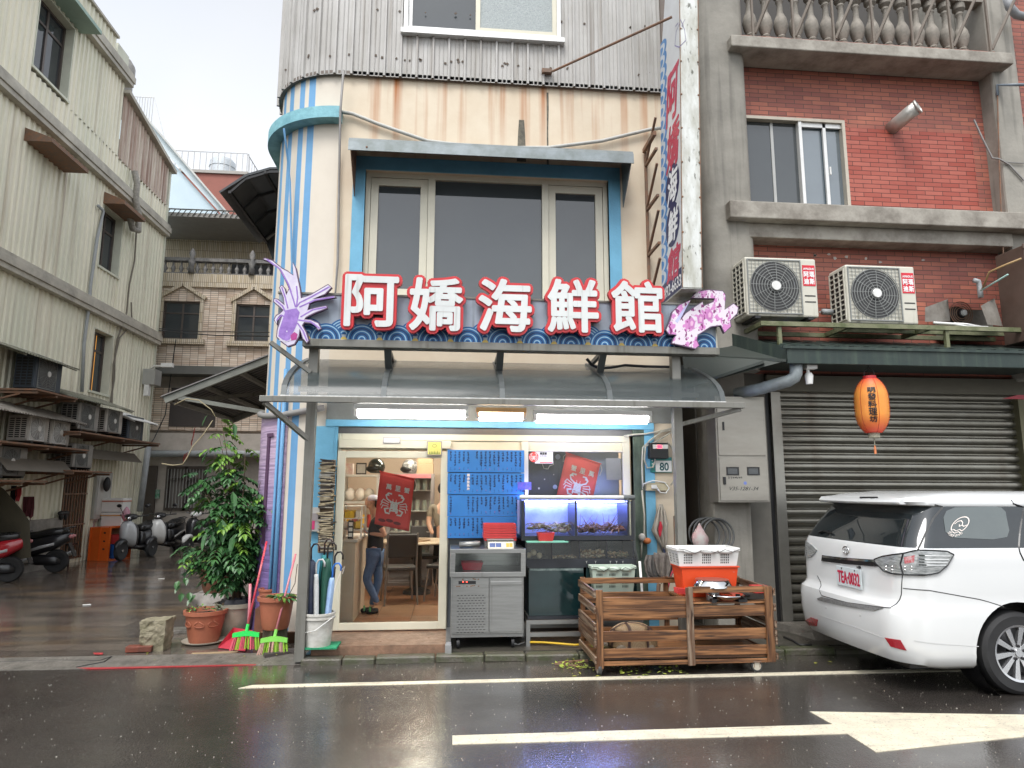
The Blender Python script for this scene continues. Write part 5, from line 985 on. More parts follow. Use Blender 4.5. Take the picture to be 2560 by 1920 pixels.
# ---------------------------------------------------------------- newspaper stack, card pocket, umbrellas
t=T('paper_bundle','tall worn bundle of folded papers fixed to the blue pilaster beside the door','paper bundle',(-1.3,-.06,.6)); random.seed(9)
for r,(y0,y1) in enumerate(((340,490),(495,655),(675,935))):
    b=B(); y=y0; k=0
    while y<y1: p=w(205-(y-340)*.02+random.uniform(-10,10),y,-.08); b.rbox(p,(.13+random.uniform(-.02,.02),.11,.011),(random.uniform(-.12,.12),random.uniform(-.12,.12),random.uniform(-.2,.2)),random.choice((0,0,1,2))); y+=random.uniform(5,10)
    P('papers',b,[mat('yellowed paper',(.40,.34,.22),.8,c2=(.2,.15,.1),vs=30,va=.9),mat('grey paper',(.30,.28,.24),.8),mat('dark paper',(.06,.05,.045),.8)],t)
P('backing',B().box(w(160,500,-.02).x,w(252,500,-.02).x,-.025,-.021,w(200,935,-.02).z,w(200,335,-.02).z),mat('brown board',(.25,.18,.12),.8),t)
a=w(85,645,-.10); e=w(150,800,-.10); t=T('card_pocket','hanging pocket of name cards on the blue pilaster behind the post','card pocket',((a.x+e.x)/2,-.08,e.z)); P('holder',B().box(a.x-.06,e.x,-.09,-.03,e.z,e.z+.1),mat('grey clear pocket',(.4,.4,.38),.3),t); P('cards',B().box(a.x-.04,e.x-.02,-.085,-.035,e.z+.101,a.z-.06),m_cab,t); P('magenta_card',B().box(a.x-.03,e.x-.05,-.094,-.091,e.z+.02,e.z+.11),mat('magenta card',(.5,.04,.15),.5),t); P('top_sheet',B().box(a.x-.05,e.x-.01,-.07,-.04,a.z-.059,a.z),m_offw,t)
c_=WG('D4',130,1545,.14); bx,by=c_.x,c_.y+.06; mw=mat('scuffed white bucket plastic',(.60,.59,.55),.5,c2=(.35,.33,.28),vs=7,va=.8,st=(1,1,2))
S('green_mat',B().box(bx-.17,bx+.20,by-.13,by+.14,.1255,.14),mat('green bristle mat',(.02,.28,.13),.8,c2=(.02,.16,.08),vs=50,va=.9,bump=.8,bs=80),'green bristle mat under the white umbrella bucket','mat')
t=T('umbrella_bucket','scuffed white plastic bucket full of umbrellas on a green mat','bucket',(bx,by,.14)); P('pail',B().lathe([(.12,.14),(.148,.42),(.156,.42),(.156,.44),(.14,.44),(.115,.16)],(bx,by,0),28),mw,t,smooth='auto'); P('rim',B().lathe([(.15,.385),(.157,.385),(.157,.40),(.15,.40)],(bx,by,0),28),mw,t); P('handle',B().tube([(bx-.155,by-.02,.40),(bx-.12,by-.12,.27),(bx+.0,by-.165,.30),(bx+.12,by-.11,.385),(bx+.155,by-.02,.41)],.004,5),m_white,t)
def umbrella(dx,dy,lean,top,cm_,c2,r,hk,lab,hook=1):
    a=Vector((bx+dx,by+dy,.18)); e=Vector((bx+dx+lean,by+dy,top)); t=T('umbrella',lab,'umbrella',a,0,'umbrellas in the white bucket'); m=mat('umbrella '+lab[:12],cm_,.6,c2=c2,vs=9,va=.6)
    rings=[]; n=14
    for k,(q,rr) in enumerate(((0,.010),(.1,.02),(.45,r),(.75,r*1.05),(.88,r*.9),(.93,.018))):
        c=a.lerp(e,q); rings.append([c+Vector(((rr*(1+.22*math.sin(3*j)))*math.cos(2*PI*j/n),(rr*(1+.22*math.cos(4*j)))*math.sin(2*PI*j/n),0)) for j in range(n)])
    P('folded_canopy',B().loft(rings),m,t,smooth=True); k_=e+Vector((0,0,.0)); P('handle',B().tube([a.lerp(e,.92),e,e+Vector((.0,0,.05)),e+Vector((.02*hook,0,.085)),e+Vector((.055*hook,0,.09)),e+Vector((.075*hook,0,.06)),e+Vector((.075*hook,0,.02))],.009,7),mat('handle '+lab[:8],hk,.35),t,smooth=True)
umbrella(-.075,.0,-.02,.98,(.02,.03,.07),(.10,.11,.13),.058,(.05,.015,.015),'dark navy umbrella with brown hook, leftmost in the white bucket'); umbrella(-.0,.05,.02,1.02,(.04,.25,.27),(.02,.15,.16),.03,(.03,.015,.015),'teal umbrella with tall dark hook at the back of the bucket')
umbrella(.04,.0,.02,.99,(.02,.09,.06),(.01,.05,.04),.042,(.02,.015,.012),'bottle green umbrella with dark hook in the bucket middle'); umbrella(.0,-.06,-.03,.84,(.62,.63,.62),(.4,.42,.42),.022,(.5,.5,.5),'white folded umbrella at the front of the bucket'); umbrella(.075,-.03,.045,.80,(.40,.55,.75),(.05,.15,.45),.028,(.03,.16,.55),'pale blue patterned umbrella with blue hook on the right'); umbrella(.065,.03,.06,.90,(.05,.05,.06),(.02,.02,.02),.02,(.02,.015,.015),'slim black umbrella with black hook on the right of the bucket')
S('cane',B().tube([w(200,1340,-.12),w(270,1110,-.1),w(295,1050,-.1),w(318,1025,-.1),w(300,1075,-.1)],.005,6),m_wh,'thin bent cane leaning against the door frame','cane')
# ---------------------------------------------------------------- stainless fridge
m_ss=mat('brushed stainless steel',(.33,.33,.32),.30,metal=.9,c2=(.22,.22,.21),vs=3,va=.6,st=(1,1,14),bump=.05,bs=60,tex=streaks('#3a2c20',.35,14,1.2,.62,.75)); m_ssd=mat('dull steel edge',(.30,.30,.29),.4,metal=.8)
fx0,fx1,fy0,fy1=.03,.775,-.62,-.06
fr=T('display_fridge','stainless steel display fridge with glass front box and perforated panel','fridge',((fx0+fx1)/2,-.34,.06))
P('cabinet',B().box(fx0+.015,fx1-.015,fy0+.02,fy1,.20,.745),m_ss,fr,bev=.004)
b=B().box(fx0,fx1,fy0-.02,fy1,.745,.79).box(fx0,fx1,fy0-.02,fy1,.97,1.01).box(fx0,fx0+.05,fy0-.02,fy0+.02,.79,.97).box(fx1-.05,fx1,fy0-.02,fy0+.02,.79,.97).box(fx0,fx0+.03,fy1-.03,fy1,.79,.97).box(fx1-.03,fx1,fy1-.03,fy1,.79,.97).box(fx0,fx0+.006,fy0+.02,fy1-.03,.79,.97).box(fx1-.006,fx1,fy0+.02,fy1-.03,.79,.97).box(fx0+.03,fx1-.03,fy1-.01,fy1,.79,.97); P('display_box',b,m_ss,fr,bev=.003)
P('front_glass',B().box(fx0+.05,fx1-.05,fy0-.004,fy0,.79,.97),m_clear,fr)
xm=WY('D5',410,1200,fy0).x
d1=P('vent_panel',B().box(fx0+.03,xm-.006,fy0+.004,fy0+.019,.22,.735),m_ss,fr,bev=.003); b=B(); random.seed(1)
za,zb_=WY('D5',200,1500,fy0).z,WY('D5',200,1225,fy0).z
for r in range(15):
    z=zb_-(zb_-za)*r/14.5
    for i in range(8):
        x=WY('D5',178,1300,fy0).x+i*.0345+(r%2)*.015
        if x<xm-.045: b.box(x,x+.022,fy0+.001,fy0+.004,z-.005,z)
P('vent_slots',b,m_blk,d1); P('control_strip',B().box(fx0+.085,fx0+.255,fy0+.0,fy0+.004,.675,.705),m_blk,d1); P('indicator',B().box(fx0+.125,fx0+.135,fy0-.002,fy0-.0005,.695,.702).box(fx0+.16,fx0+.17,fy0-.002,fy0-.0005,.693,.700),mat('red indicator light',(1,.05,.03),.4,emit=6),d1)
b=B()
for i in range(12): b.ell((fx0+.065+random.uniform(0,.24),fy0+.002,random.choice((.655,.66,.725,.72))),(.009,.003,.006),6,4)
P('rust_spots',b,m_rust,d1,kind='stuff')
d2=P('door',B().box(xm+.004,fx1-.03,fy0+.0,fy0+.019,.22,.735),m_ss,fr,bev=.003); P('handle_lip',B().box(xm+.01,fx1-.035,fy0-.018,fy0-.0005,.665,.70),m_ss,d2,bev=.003)
for x in (fx0+.09,fx1-.12):
    for y in (fy0+.08,fy1-.1): P('caster',B().lathe([(.045,-.014),(.045,.014)],(x,y,.105),14,axis='x').box(x-.03,x+.03,y-.03,y+.03,.16,.2),m_blk,fr)
P('base_shadow_frame',B().box(fx0+.02,fx1-.02,fy0+.03,fy1-.01,.17,.199),m_ssd,fr)
S('red_tray',B().lathe([(.12,.80),(.15,.87),(.155,.87),(.125,.795)],(fx0+.22,-.42,0),4,a0=PI/4,a1=PI/4+2*PI),mat('red tray plastic',(.5,.02,.04),.35),'red plastic tray inside the display fridge box','tray')
mred=mat('red basket plastic',(.60,.06,.06),.4,c2=(.45,.03,.03),vs=8)
a=WY('D5',380,860,-.42); e=WY('D5',600,740,-.42)
for k in range(7):
    z=1.085+k*.025; x0,x1=a.x+random.uniform(-.006,.006),e.x+random.uniform(-.006,.006); S('red_basket',frame(B(),0,0,0,0,0,0,.001) if 0 else B().box(x0,x1,-.38,-.16,z-.012,z-.006).box(x0-.01,x1+.01,-.39,-.38,z-.014,z+.006).box(x0-.01,x1+.01,-.16,-.15,z-.014,z+.006).box(x0-.01,x0,-.38,-.16,z-.014,z+.006).box(x1,x1+.01,-.38,-.16,z-.014,z+.006),mred,('lowest','second lowest','third lowest','middle','third highest','second highest','topmost')[k]+' red basket of the nested stack behind the scale','basket','nested red baskets behind the scale')
S('basket_stand',B().box(a.x,e.x,-.38,-.16,1.011,1.070),m_ssd,'low steel stand under the nested red baskets','stand')
a=WY('D5',402,893,-.58); e=WY('D5',583,840,-.58); t=T('digital_scale','flat digital weighing scale with white keypad on the fridge top','scale',((a.x+e.x)/2,-.5,1.011)); P('housing',B().add([(a.x,-.60,1.011),(e.x,-.60,1.011),(e.x,-.57,1.075),(a.x,-.57,1.075),(a.x,-.42,1.011),(e.x,-.42,1.011),(e.x,-.42,1.075),(a.x,-.42,1.075)],[(0,1,2,3),(1,5,6,2),(5,4,7,6),(4,0,3,7),(3,2,6,7),(0,4,5,1)]),mat('cream scale case',(.6,.58,.5),.4),t)
b=B(); sf=lambda u,v,d:Vector((a.x+u,-.60+.03*v/.064-d,1.011+v)); ww=e.x-a.x
for x0,x1,mi in ((.012,.07,0),(.075,.13,0),(ww-.075,ww-.045,1),(ww-.042,ww-.01,1)): b.add([sf(x0,.014,.001),sf(x1,.014,.001),sf(x1,.052,.001),sf(x0,.052,.001)],[(0,1,2,3)],mi)
P('display_and_keys',b,[mat('scale display',(.05,.09,.25),.3),mat('orange keys',(.75,.35,.05),.5)],t); P('pan',B().box(a.x-.01,e.x+.005,-.56,-.40,1.085,1.10).box(a.x+.05,e.x-.05,-.54,-.44,1.0755,1.085),m_ss,t,bev=.004)
S('kitchen_items',B().tube([(.12,-.45,1.04),(.33,-.47,1.05)],.028,10).ell((.30,-.3,1.04),(.05,.04,.028),12,8),m_ssd,'steel cups lying on the fridge top left of the scale','cups',smooth=True)
S('white_cable',B().tube([WG('D5',570,1570,.07),WG('D5',620,1575,.07),WG('D5',660,1560,.07)],.006,6),m_white,'short white cable on the ground beside the fridge','cable')
# ---------------------------------------------------------------- fish tanks
m_tkd=mat('black tank frame',(.015,.017,.022),.3,c2=(.03,.035,.045),vs=5); m_wdark=mat('dark green water glass',(.006,.018,.020),.08,c2=(.012,.034,.034),vs=2.5,va=.9,ior=1.5)
tk=T('fish_tank_rack','three tier live seafood tank rack with blue lit top tanks','fish tanks',(1.35,-.3,.06))
D=lambda x,y,Y=-.5: WY('D5',x,y,Y)
x0,x1=D(640,700).x,D(1440,700).x; zA=D(1000,800).z; zB=D(1000,548).z; Y0,Y1=-.5,-.06
P('upper_tank_frame',B().box(x0,x1,Y0,Y1,zA-.045,zA).box(x0,x0+.02,Y0,Y0+.02,zA,zB).box(x1-.02,x1,Y0,Y0+.02,zA,zB).box(D(1030,700).x-.01,D(1030,700).x+.01,Y0,Y1,zA,zB).box(D(1405,700).x-.01,D(1405,700).x+.01,Y0,Y1,zA,zB).box(D(665,700).x-.012,D(665,700).x,Y0,Y1,zA,zB),m_tkd,tk)
P('front_glass',B().box(x0+.02,x1-.02,Y0+.003,Y0+.006,zA,zB),m_clear,tk)
m_tb=mat('blue tank backing',(.35,.42,.85),.5,c2=(.2,.25,.6),vs=6,va=.9)
P('tank_back',B().box(x0,x1,Y1-.02,Y1-.01,zA,zB),m_tb,tk); P('light_bar',B().box(x0+.05,x1-.05,Y1-.10,Y1-.05,zB-.025,zB-.008),mat('blue tank light',(.35,.4,1),.4,emit=26,ecol=(.36,.42,1.)),tk)
P('water_surface_rim',B().box(x0+.02,x1-.02,Y0+.0065,Y0+.012,zB-.028,zB-.016),mat('pale rim',(.6,.65,.9),.3),tk)
def crabs(xa,xb,zb,n,cols,lab,y0=-.47,y1=-.15):
    b=B()
    for i in range(n):
        c=Vector((random.uniform(xa+.05,xb-.05),random.uniform(y0,y1),zb+random.uniform(.03,.09))); r=random.uniform(.03,.05); b.ell(c,(r,r*.8,r*.45),8,5,mi=random.choice((0,1)))
        for k in range(8):
            a=random.random()*6.28; l=random.uniform(.06,.13); m1=c+Vector((math.cos(a)*l*.6,math.sin(a)*l*.4,random.uniform(0,.05))); m2=m1+Vector((math.cos(a)*l*.5,math.sin(a)*l*.2,-random.uniform(0,.06))); 
            if xa<m2.x<xb and m2.z>zb-.0: b.tube([c,m1,m2],[.007,.006,.003],4,random.choice((0,1,2)))
    S('live_crabs',b,cols,lab,'live crabs',kind='stuff')
mc1=[mat('olive crab',(.25,.23,.13),.5),mat('pale crab',(.50,.45,.36),.5),mat('brown crab',(.28,.15,.10),.5)]; mc2=[mat('rust lobster',(.20,.085,.06),.5),mat('dim lobster',(.13,.07,.09),.5),mat('brown crab',(.28,.15,.10),.5)]
random.seed(12); crabs(D(670,700).x,D(1025,700).x,zA+.0,13,mc1,'heap of olive and pale live crabs in the left blue lit tank'); crabs(D(1035,700).x,D(1400,700).x,zA+.0,18,mc2,'heap of rusty brown spiny crustaceans in the right blue lit tank')
b=B()
for i in range(16): x=random.uniform(D(1060,700).x,D(1380,700).x); b.tube([(x,-.3,zA+.08),(x+random.uniform(-.1,.1),-.3+random.uniform(-.1,.1),zA+random.uniform(.16,.24))],[.004,.0015],4)
S('antennae',b,mc2[0],'long thin antennae rising from the right blue lit tank','antennae',kind='stuff')
zC,zD_=D(1000,965).z,D(1000,838).z; P('middle_shelf',B().box(x0+.03,x1+.02,Y0-.01,Y1,zC-.06,zC).box(x0+.04,x1+.02,Y1-.02,Y1,zC,zD_+.01),m_tkd,tk)
for x in (675,855,1055,1250,1440): P('divider',B().box(D(x,900).x-.006,D(x,900).x+.006,Y0,Y1-.02,zC,zD_),m_tkd,tk)
P('middle_glass',B().box(x0+.04,x1+.01,Y0+.001,Y0+.004,zC,zD_),m_clear,tk); P('middle_back',B().box(x0+.04,x1,Y1-.026,Y1-.021,zC,zD_),mat('dark teal back',(.02,.05,.06),.4),tk)
def shells(xa,xb,n,rr,cols,lab,h):
    b=B()
    for i in range(n): r=random.uniform(*rr); b.ell((random.uniform(xa+r,xb-r),random.uniform(-.48,-.3),zC+r*.7+random.random()*h),(r,r,r*.7),7,5,mi=random.choice(range(len(cols))))
    S('shellfish',b,cols,lab,'shellfish',kind='stuff')
ms1=[mat('tan shell',(.42,.30,.17),.5,c2=(.2,.12,.06),vs=40),mat('cream shell',(.55,.46,.32),.5),mat('brown shell',(.22,.14,.08),.5)]
shells(D(1063,900).x,D(1243,900).x,150,(.012,.017),ms1,'dense bed of small round clams in the third middle tank',.065); shells(D(1256,900).x,D(1425,900).x,80,(.012,.018),[ms1[2],ms1[0],mc1[0]],'loose bed of dark clams in the right middle tank',.045); shells(D(860,900).x,D(1040,900).x,60,(.008,.013),ms1,'thin layer of small tan clams in the second middle tank',.012)
for i,(x,y,r) in enumerate(((692,938,.028),(726,920,.032),(768,940,.030))): c_=D(x,y,-.44); S('round_shell',B().ell(c_,(r,r*.9,r),14,10),ms1[1],('left','middle upper','right')[i]+' one of three big round shells in the left middle tank','shell','big round shells',smooth=True)
zE,zF=D(1000,1370).z,D(1000,1000).z; xm_=D(1095,1100).x
P('lower_tank',B().box(D(690,1100).x,xm_-.012,Y0,Y1,zE,zF),m_wdark,tk,bev=.004); P('lower_tank',B().box(xm_+.012,x1+.02,Y0,Y1,zE,zF),m_wdark,tk,bev=.004)
P('lower_rim',B().box(D(690,1100).x-.01,x1+.03,Y0-.008,Y0-.001,zF-.035,zF+.0).box(D(690,1100).x-.01,x1+.03,Y0-.008,Y0-.001,zE-.03,zE),m_tkd,tk)
P('froth_line',B().box(D(700,1100).x,xm_-.02,Y0-.0035,Y0-.001,zF-.065,zF-.045),mat('froth',(.25,.30,.28),.5,c2=(.04,.07,.07),vs=16,va=1),tk)
b=B(); random.seed(6)
for i in range(9): stroke(b,[(D(1010+random.uniform(-280,60),1300,Y0).x,zE+random.uniform(.02,.22)) for _ in range(2)],.012,front(Y0),.002)
za=.06; gx0,gx1=D(672,1400).x,1.98
b=B()
for x in (gx0,gx1-.04):
    for y in (Y0-.02,Y1-.04): b.box(x,x+.04,y,y+.04,za,zE-.04)
b.box(gx0,gx1,Y0-.022,Y0+.02,zE-.075,zE-.035).box(gx0+.04,gx1-.04,Y0-.02,Y0+.02,za+.09,za+.13).box(gx0,gx1,Y1-.04,Y1,zE-.075,zE-.035).box(gx0+.04,gx1-.04,Y1-.04,Y1,za+.09,za+.13).box(gx0,gx0+.04,Y0+.02,Y1-.04,zE-.075,zE-.04)
P('stand',b,m_ssd,tk)
m_wp=mat('white pvc pipe',(.62,.62,.60),.4,c2=(.4,.4,.38),vs=8); pz=D(1000,525,-.42).z
b=B().tube([(x0-.01,-.42,pz),(x1-.02,-.42,pz)],.022,10); 
for x in (700,855,1135): b.tube([(D(x,525,-.42).x,-.42,pz),(D(x,525,-.42).x,-.42,zB-.01)],.008,6)
P('water_pipe',b,m_wp,tk,smooth='auto'); P('grey_elbow',B().tube([(x1-.04,-.42,pz-.005),(x1-.04,-.42,pz-.06)],.028,10).tube([(x1-.08,-.42,pz),(x1+.04,-.42,pz)],.026,10).tube([(x1+.03,-.42,pz),(x1+.03,-.40,zC+.1),(x1+.06,-.38,zC-.02)],.016,8),mat('dark grey pvc',(.12,.13,.13),.4),tk,smooth='auto')
b=B()
for x in (1105,1170,1275,1320,1365): p=D(x,985,-.52); b.tube([p+Vector((-.008,0,.008)),p,p+Vector((.008,0,.008))],.003,4).tube([p,p+Vector((0,0,-.015))],.003,4)
P('shelf_hooks',b,m_alug,tk)
a=D(735,775,-.56); e=D(885,835,-.56); S('green_tray',B().box(D(675,840,-.56).x,D(955,840,-.56).x,-.66,-.46,e.z-.012,e.z-.003).box(D(675,840,-.56).x-.01,D(955,840,-.56).x+.01,-.67,-.66,e.z-.012,e.z+.004),mat('pale green tray',(.18,.48,.36),.4),'pale green flat tray jutting from the tank rack under the red tub','tray',bev=.003)
S('red_tub',B().lathe([(.085,e.z),(.11,a.z),(.116,a.z),(.09,e.z-.001)],((a.x+e.x)/2,-.57,0),4,a0=PI/4,a1=PI/4+2*PI),mred,'small red plastic tub on the green tray before the left lit tank','tub')
S('yellow_hose',B().tube([WG('D5',700,1560,.1),WG('D5',800,1562,.09),WG('D5',900,1570,.09),WG('D5',1020,1580,.09),WG('D5',1100,1575,.09)],.011,8),mat('yellow hose',(.60,.38,.02),.5),'yellow hose on the ground under the tank rack','hose',smooth=True)
def basket(name,lab,x0,x1,y0,y1,z0,z1,m,grp='plastic crates with woven sides'):
    t=T(name,lab,'crate',((x0+x1)/2,(y0+y1)/2,z0),0,grp); i=.02
    b=B(); b.box(x0+i,x1-i,y0+i,y1-i,z0,z0+.01); zt=z1-.03
    def side(f,s0,s1):
        b.add([f(s0+i,0,z0),f(s1-i,0,z0),f(s1,0-.0,zt),f(s0,0,zt)],[(0,1,2,3)],0)
        for c in range(3):
            c0=s0+(s1-s0)*(.10+.30*c)
            for r in range(4):
                for k in range(5): z=z0+(zt-z0)*(.18+.17*r); s=c0+k*(s1-s0)*.03; b.add([f(s,.0025,z),f(s+(s1-s0)*.015,.0025,z),f(s+(s1-s0)*.015,.0025,z+(zt-z0)*.11),f(s,.0025,z+(zt-z0)*.11)],[(0,1,2,3)],1)
    side(lambda s,d,z:Vector((s,y0+i*(1-(z-z0)/(zt-z0))-d,z)),x0,x1); side(lambda s,d,z:Vector((x0+i*(1-(z-z0)/(zt-z0))-d,s,z)),y0,y1); side(lambda s,d,z:Vector((s,y1-i*(1-(z-z0)/(zt-z0))+d,z)),x0,x1); side(lambda s,d,z:Vector((x1-i*(1-(z-z0)/(zt-z0))+d,s,z)),y0,y1)
    P('sides',b,[m,m_blk],t); b=B().box(x0-.01,x1+.01,y0-.012,y0+.004,zt,z1).box(x0-.01,x1+.01,y1-.004,y1+.012,zt,z1).box(x0-.012,x0+.004,y0+.004,y1-.004,zt,z1).box(x1-.004,x1+.012,y0+.004,y1-.004,zt,z1); P('rim',b,m,t,bev=.005)
    for k in range(3):
        c=x0+(x1-x0)*(.22+.28*k); P('foam_float',B().ell((c,y0-.02,zt+.0),((x1-x0)*.13,.018,.022),12,8),m,t,smooth=True)
    P('net_cord',B().tube([(x0,y0-.03,z1-.005)]+[(x0+(x1-x0)*k/8,y0-.035,zt+.02*math.sin(k*2.3)) for k in range(1,8)]+[(x1,y0-.03,z1-.01)],.003,4),m_blk,t); return t
m_pg=mat('pale green crate plastic',(.42,.50,.42),.45,c2=(.3,.36,.3),vs=6)
a=D(1140,1110,-.62); e=D(1445,1010,-.62); basket('plastic_crate','pale green woven plastic crate in front of the right lower tank',a.x,e.x,-.66,-.52,a.z-.12,e.z,m_pg)
# ================================================================ brick building on the right
m_brk=mat('red brick tile',(.46,.155,.10),.6,c2=(.32,.10,.07),vs=2.5,va=.8,tex=bricktex((0,2),.235,.058,.0045,'#8a5048','#5a463d',.004,'#5b3a34'))
m_brn=mat('newer red brick tile',(.42,.115,.08),.5,c2=(.34,.09,.065),vs=5,va=.8,tex=bricktex((0,2),.235,.058,.004,'#964234','#43231d',.005))
m_cc=mat('stained grey concrete',(.33,.31,.27),.7,c2=(.20,.19,.165),vs=1.6,va=.9,bump=.35,bs=24,tex=streaks('#2e2b26',.6,8,.4,.56,.76))
m_cl=mat('cracked concrete ledge',(.36,.335,.29),.7,c2=(.17,.15,.125),vs=4,va=.9,bump=.7,bs=14)
bb=T('brick_building','red brick building with grey concrete columns and ledges behind the white car','building',(5,.1,0))
RW=(3.585,4.935,5.0,6.236)
b=B()
for x0,x1,z0,z1 in holes((3.45,6.85,2.95,6.95),[RW]): b.box(x0,x1,.1,.3,z0,z1)
P('brick_wall',b,m_brk,bb)
b=B()
for x0,x1,z0,z1 in holes((4.96,6.66,4.93,6.14),[]): b.box(x0,x1,.085,.0995,z0,z1)
P('newer_brick_patch',b,m_brn,bb)
b=B(); rg=[]
for z in (0,2.95,6.2,9): rg.append([Vector((3.28+.30*abs(math.cos(t))**.55*(1 if math.cos(t)>0 else -1),.10+.28*abs(math.sin(t))**.55*(1 if math.sin(t)>0 else -1),z)) for t in [2*PI*k/28 for k in range(28)]])
P('concrete_column',b.loft(rg[1:]),m_cc,bb,smooth='auto'); P('concrete_column',B().box(6.85,7.22,-.12,.4,2.9,9),m_cc,bb,bev=.03)
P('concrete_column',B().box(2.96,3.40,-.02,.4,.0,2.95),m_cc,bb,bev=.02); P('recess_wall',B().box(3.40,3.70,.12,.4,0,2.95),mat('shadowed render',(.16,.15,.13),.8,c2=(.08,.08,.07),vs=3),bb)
P('ledge',B().box(3.20,12,-.3,.1,4.715,4.925),m_cl,bb,bev=.012); P('moulding',B().box(3.38,6.84,-.16,.1,4.54,4.714),m_cl,bb,bev=.01); P('ledge',B().box(3.32,7.0,-.3,.1,6.90,7.05),m_cl,bb,bev=.012)
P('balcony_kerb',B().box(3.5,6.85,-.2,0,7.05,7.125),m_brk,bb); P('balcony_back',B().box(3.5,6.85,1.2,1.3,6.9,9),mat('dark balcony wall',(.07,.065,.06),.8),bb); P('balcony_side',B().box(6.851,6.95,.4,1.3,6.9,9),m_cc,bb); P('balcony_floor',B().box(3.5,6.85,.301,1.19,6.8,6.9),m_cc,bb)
P('far_brick_wall',B().box(7.22,12,.02,.3,4.925,9).box(7.22,12,.02,.3,2.9,4.714),m_brk,bb)
P('core',B().box(3.1,12,3.5,9,0,8.9).box(3.0,3.1,.31,9,0,8.9).box(3.1,12,.31,3.5,3.1,3.2),m_cc,bb)
bl=T('stone_balustrade','grey stone balustrade behind slanted metal bars on the brick building','balustrade',(5,0,7.125))
pr=[(.075,0),(.075,.09),(.045,.11),(.055,.13),(.045,.15),(.075,.22),(.09,.30),(.075,.38),(.038,.47),(.034,.60),(.05,.63),(.04,.66),(.06,.68),(.075,.7),(.075,.78)]
m_bs=mat('grey cast stone',(.30,.27,.23),.7,c2=(.14,.13,.11),vs=7,va=.9,bump=.4)
s0=P('baluster',B().lathe(pr,(0,0,0),16),m_bs,bl,True,smooth='auto'); s0.location=(-1.30,-.02,0)
for i in range(1,15): inst(s0,(-1.30+i*.205,-.02,0),bl)
P('rail',B().box(3.5,6.85,-.1,.06,7.905,8.0),m_bs,bl)
b=B()
for i in range(7): x=3.62+i*.52; P('metal_bar',B().box(x-.012,x+.012,-.27,-.245,7.05,8.6).beam((x+.03,-.25,7.12),(x+.42,-.62,8.2),.03,.03),mat('dull grey brown steel',(.20,.17,.14),.6,c2=(.12,.09,.07),vs=9),bl)
x0,x1,z0,z1=RW
w=P('window',frame(B(),x0,x1,z0,z1,.08,.2,.04),mat('beige aluminium frame',(.50,.45,.37),.4,metal=.2),bb)
cx=WY('C6',557,900,.12).x; P('mullion',B().box(cx-.02,cx+.02,.09,.18,z0+.04,z1-.04),m_frw,w)
for x in (398,): q=WY('C6',x,900,.15).x; P('sash_bar',B().box(q-.018,q+.018,.15,.18,z0+.04,z1-.04),m_alug,w)
q=WY('C6',700,900,.12).x; P('sash_bar',B().box(q-.02,q+.02,.11,.14,z0+.04,z1-.04),m_frw,w); P('latch',B().box(q+.03,q+.045,.09,.11,5.5,5.6),m_white,w); P('sash_rail',B().box(cx+.02,x1-.04,.11,.14,z1-.10,z1-.041).box(cx+.02,x1-.04,.11,.14,z0+.041,z0+.07),m_frw,w)
P('pane',B().box(x0+.04,cx-.02,.16,.165,z0+.04,z1-.04),m_pane,w); P('pane',B().box(cx+.02,x1-.04,.155,.16,z0+.04,z1-.04),mat('paler reflecting glass',(.10,.13,.15),.06,c2=(.06,.08,.10),vs=1.5,ior=1.9,spec=.7),w)
P('reveal',B().box(x1,x1+.025,.08,.2,z0,z1+.02),m_brn,w)
c_=WY('C6',1085,735,.08); S('vent_pipe',B().tube([Vector((c_.x,.1,c_.z)),Vector((c_.x+.01,-.06,c_.z+.01)),Vector((c_.x+.05,-.17,c_.z+.05)),Vector((c_.x+.10,-.27,c_.z+.085))],.085,20,caps=False).tube([Vector((c_.x+.09,-.26,c_.z+.08)),Vector((c_.x+.105,-.28,c_.z+.088))],.09,20,caps=False),mat('galvanised duct',(.55,.54,.50),.4,metal=.5,c2=(.40,.38,.35),vs=14,bump=.2),'short bent steel vent pipe poking out of the red brick wall','vent pipe',smooth=True).modifiers.new('t','SOLIDIFY').thickness=.004
w=lambda x,y,Y=-.14: WY('C6',x,y,Y)
S('cable',B().tube([w(1555,690),w(1600,790),w(1660,910),w(1700,915),w(1760,950),w(1843,1040)],.012,5).tube([w(1843,940),w(1750,935),w(1680,910)],.008,5),m_cond,'dark cable hanging on the right concrete column of the brick building','cable')
S('thin_rod',B().tube([w(1690,520),w(1700,900),w(1715,1300),w(1735,1640)],.008,5),m_rust,'thin brown vertical wire down the right concrete column','wire')
S('pipe_bracket',B().tube([w(1690,550),w(1690,490),w(1843,488,-.4)],.02,8),mat('bluish pipe',(.2,.24,.28),.4),'bluish elbow pipe at the top of the right concrete column','pipe',smooth=True)
S('duct_hose',B().tube([w(1745,-10,-.3),w(1760,40,-.3),w(1800,85,-.3),w(1860,100,-.3),w(1950,100,-.3)],.05,10),mat('grey hose',(.28,.29,.30),.5),'grey curved hose at the top right corner against brick','hose',smooth=True)
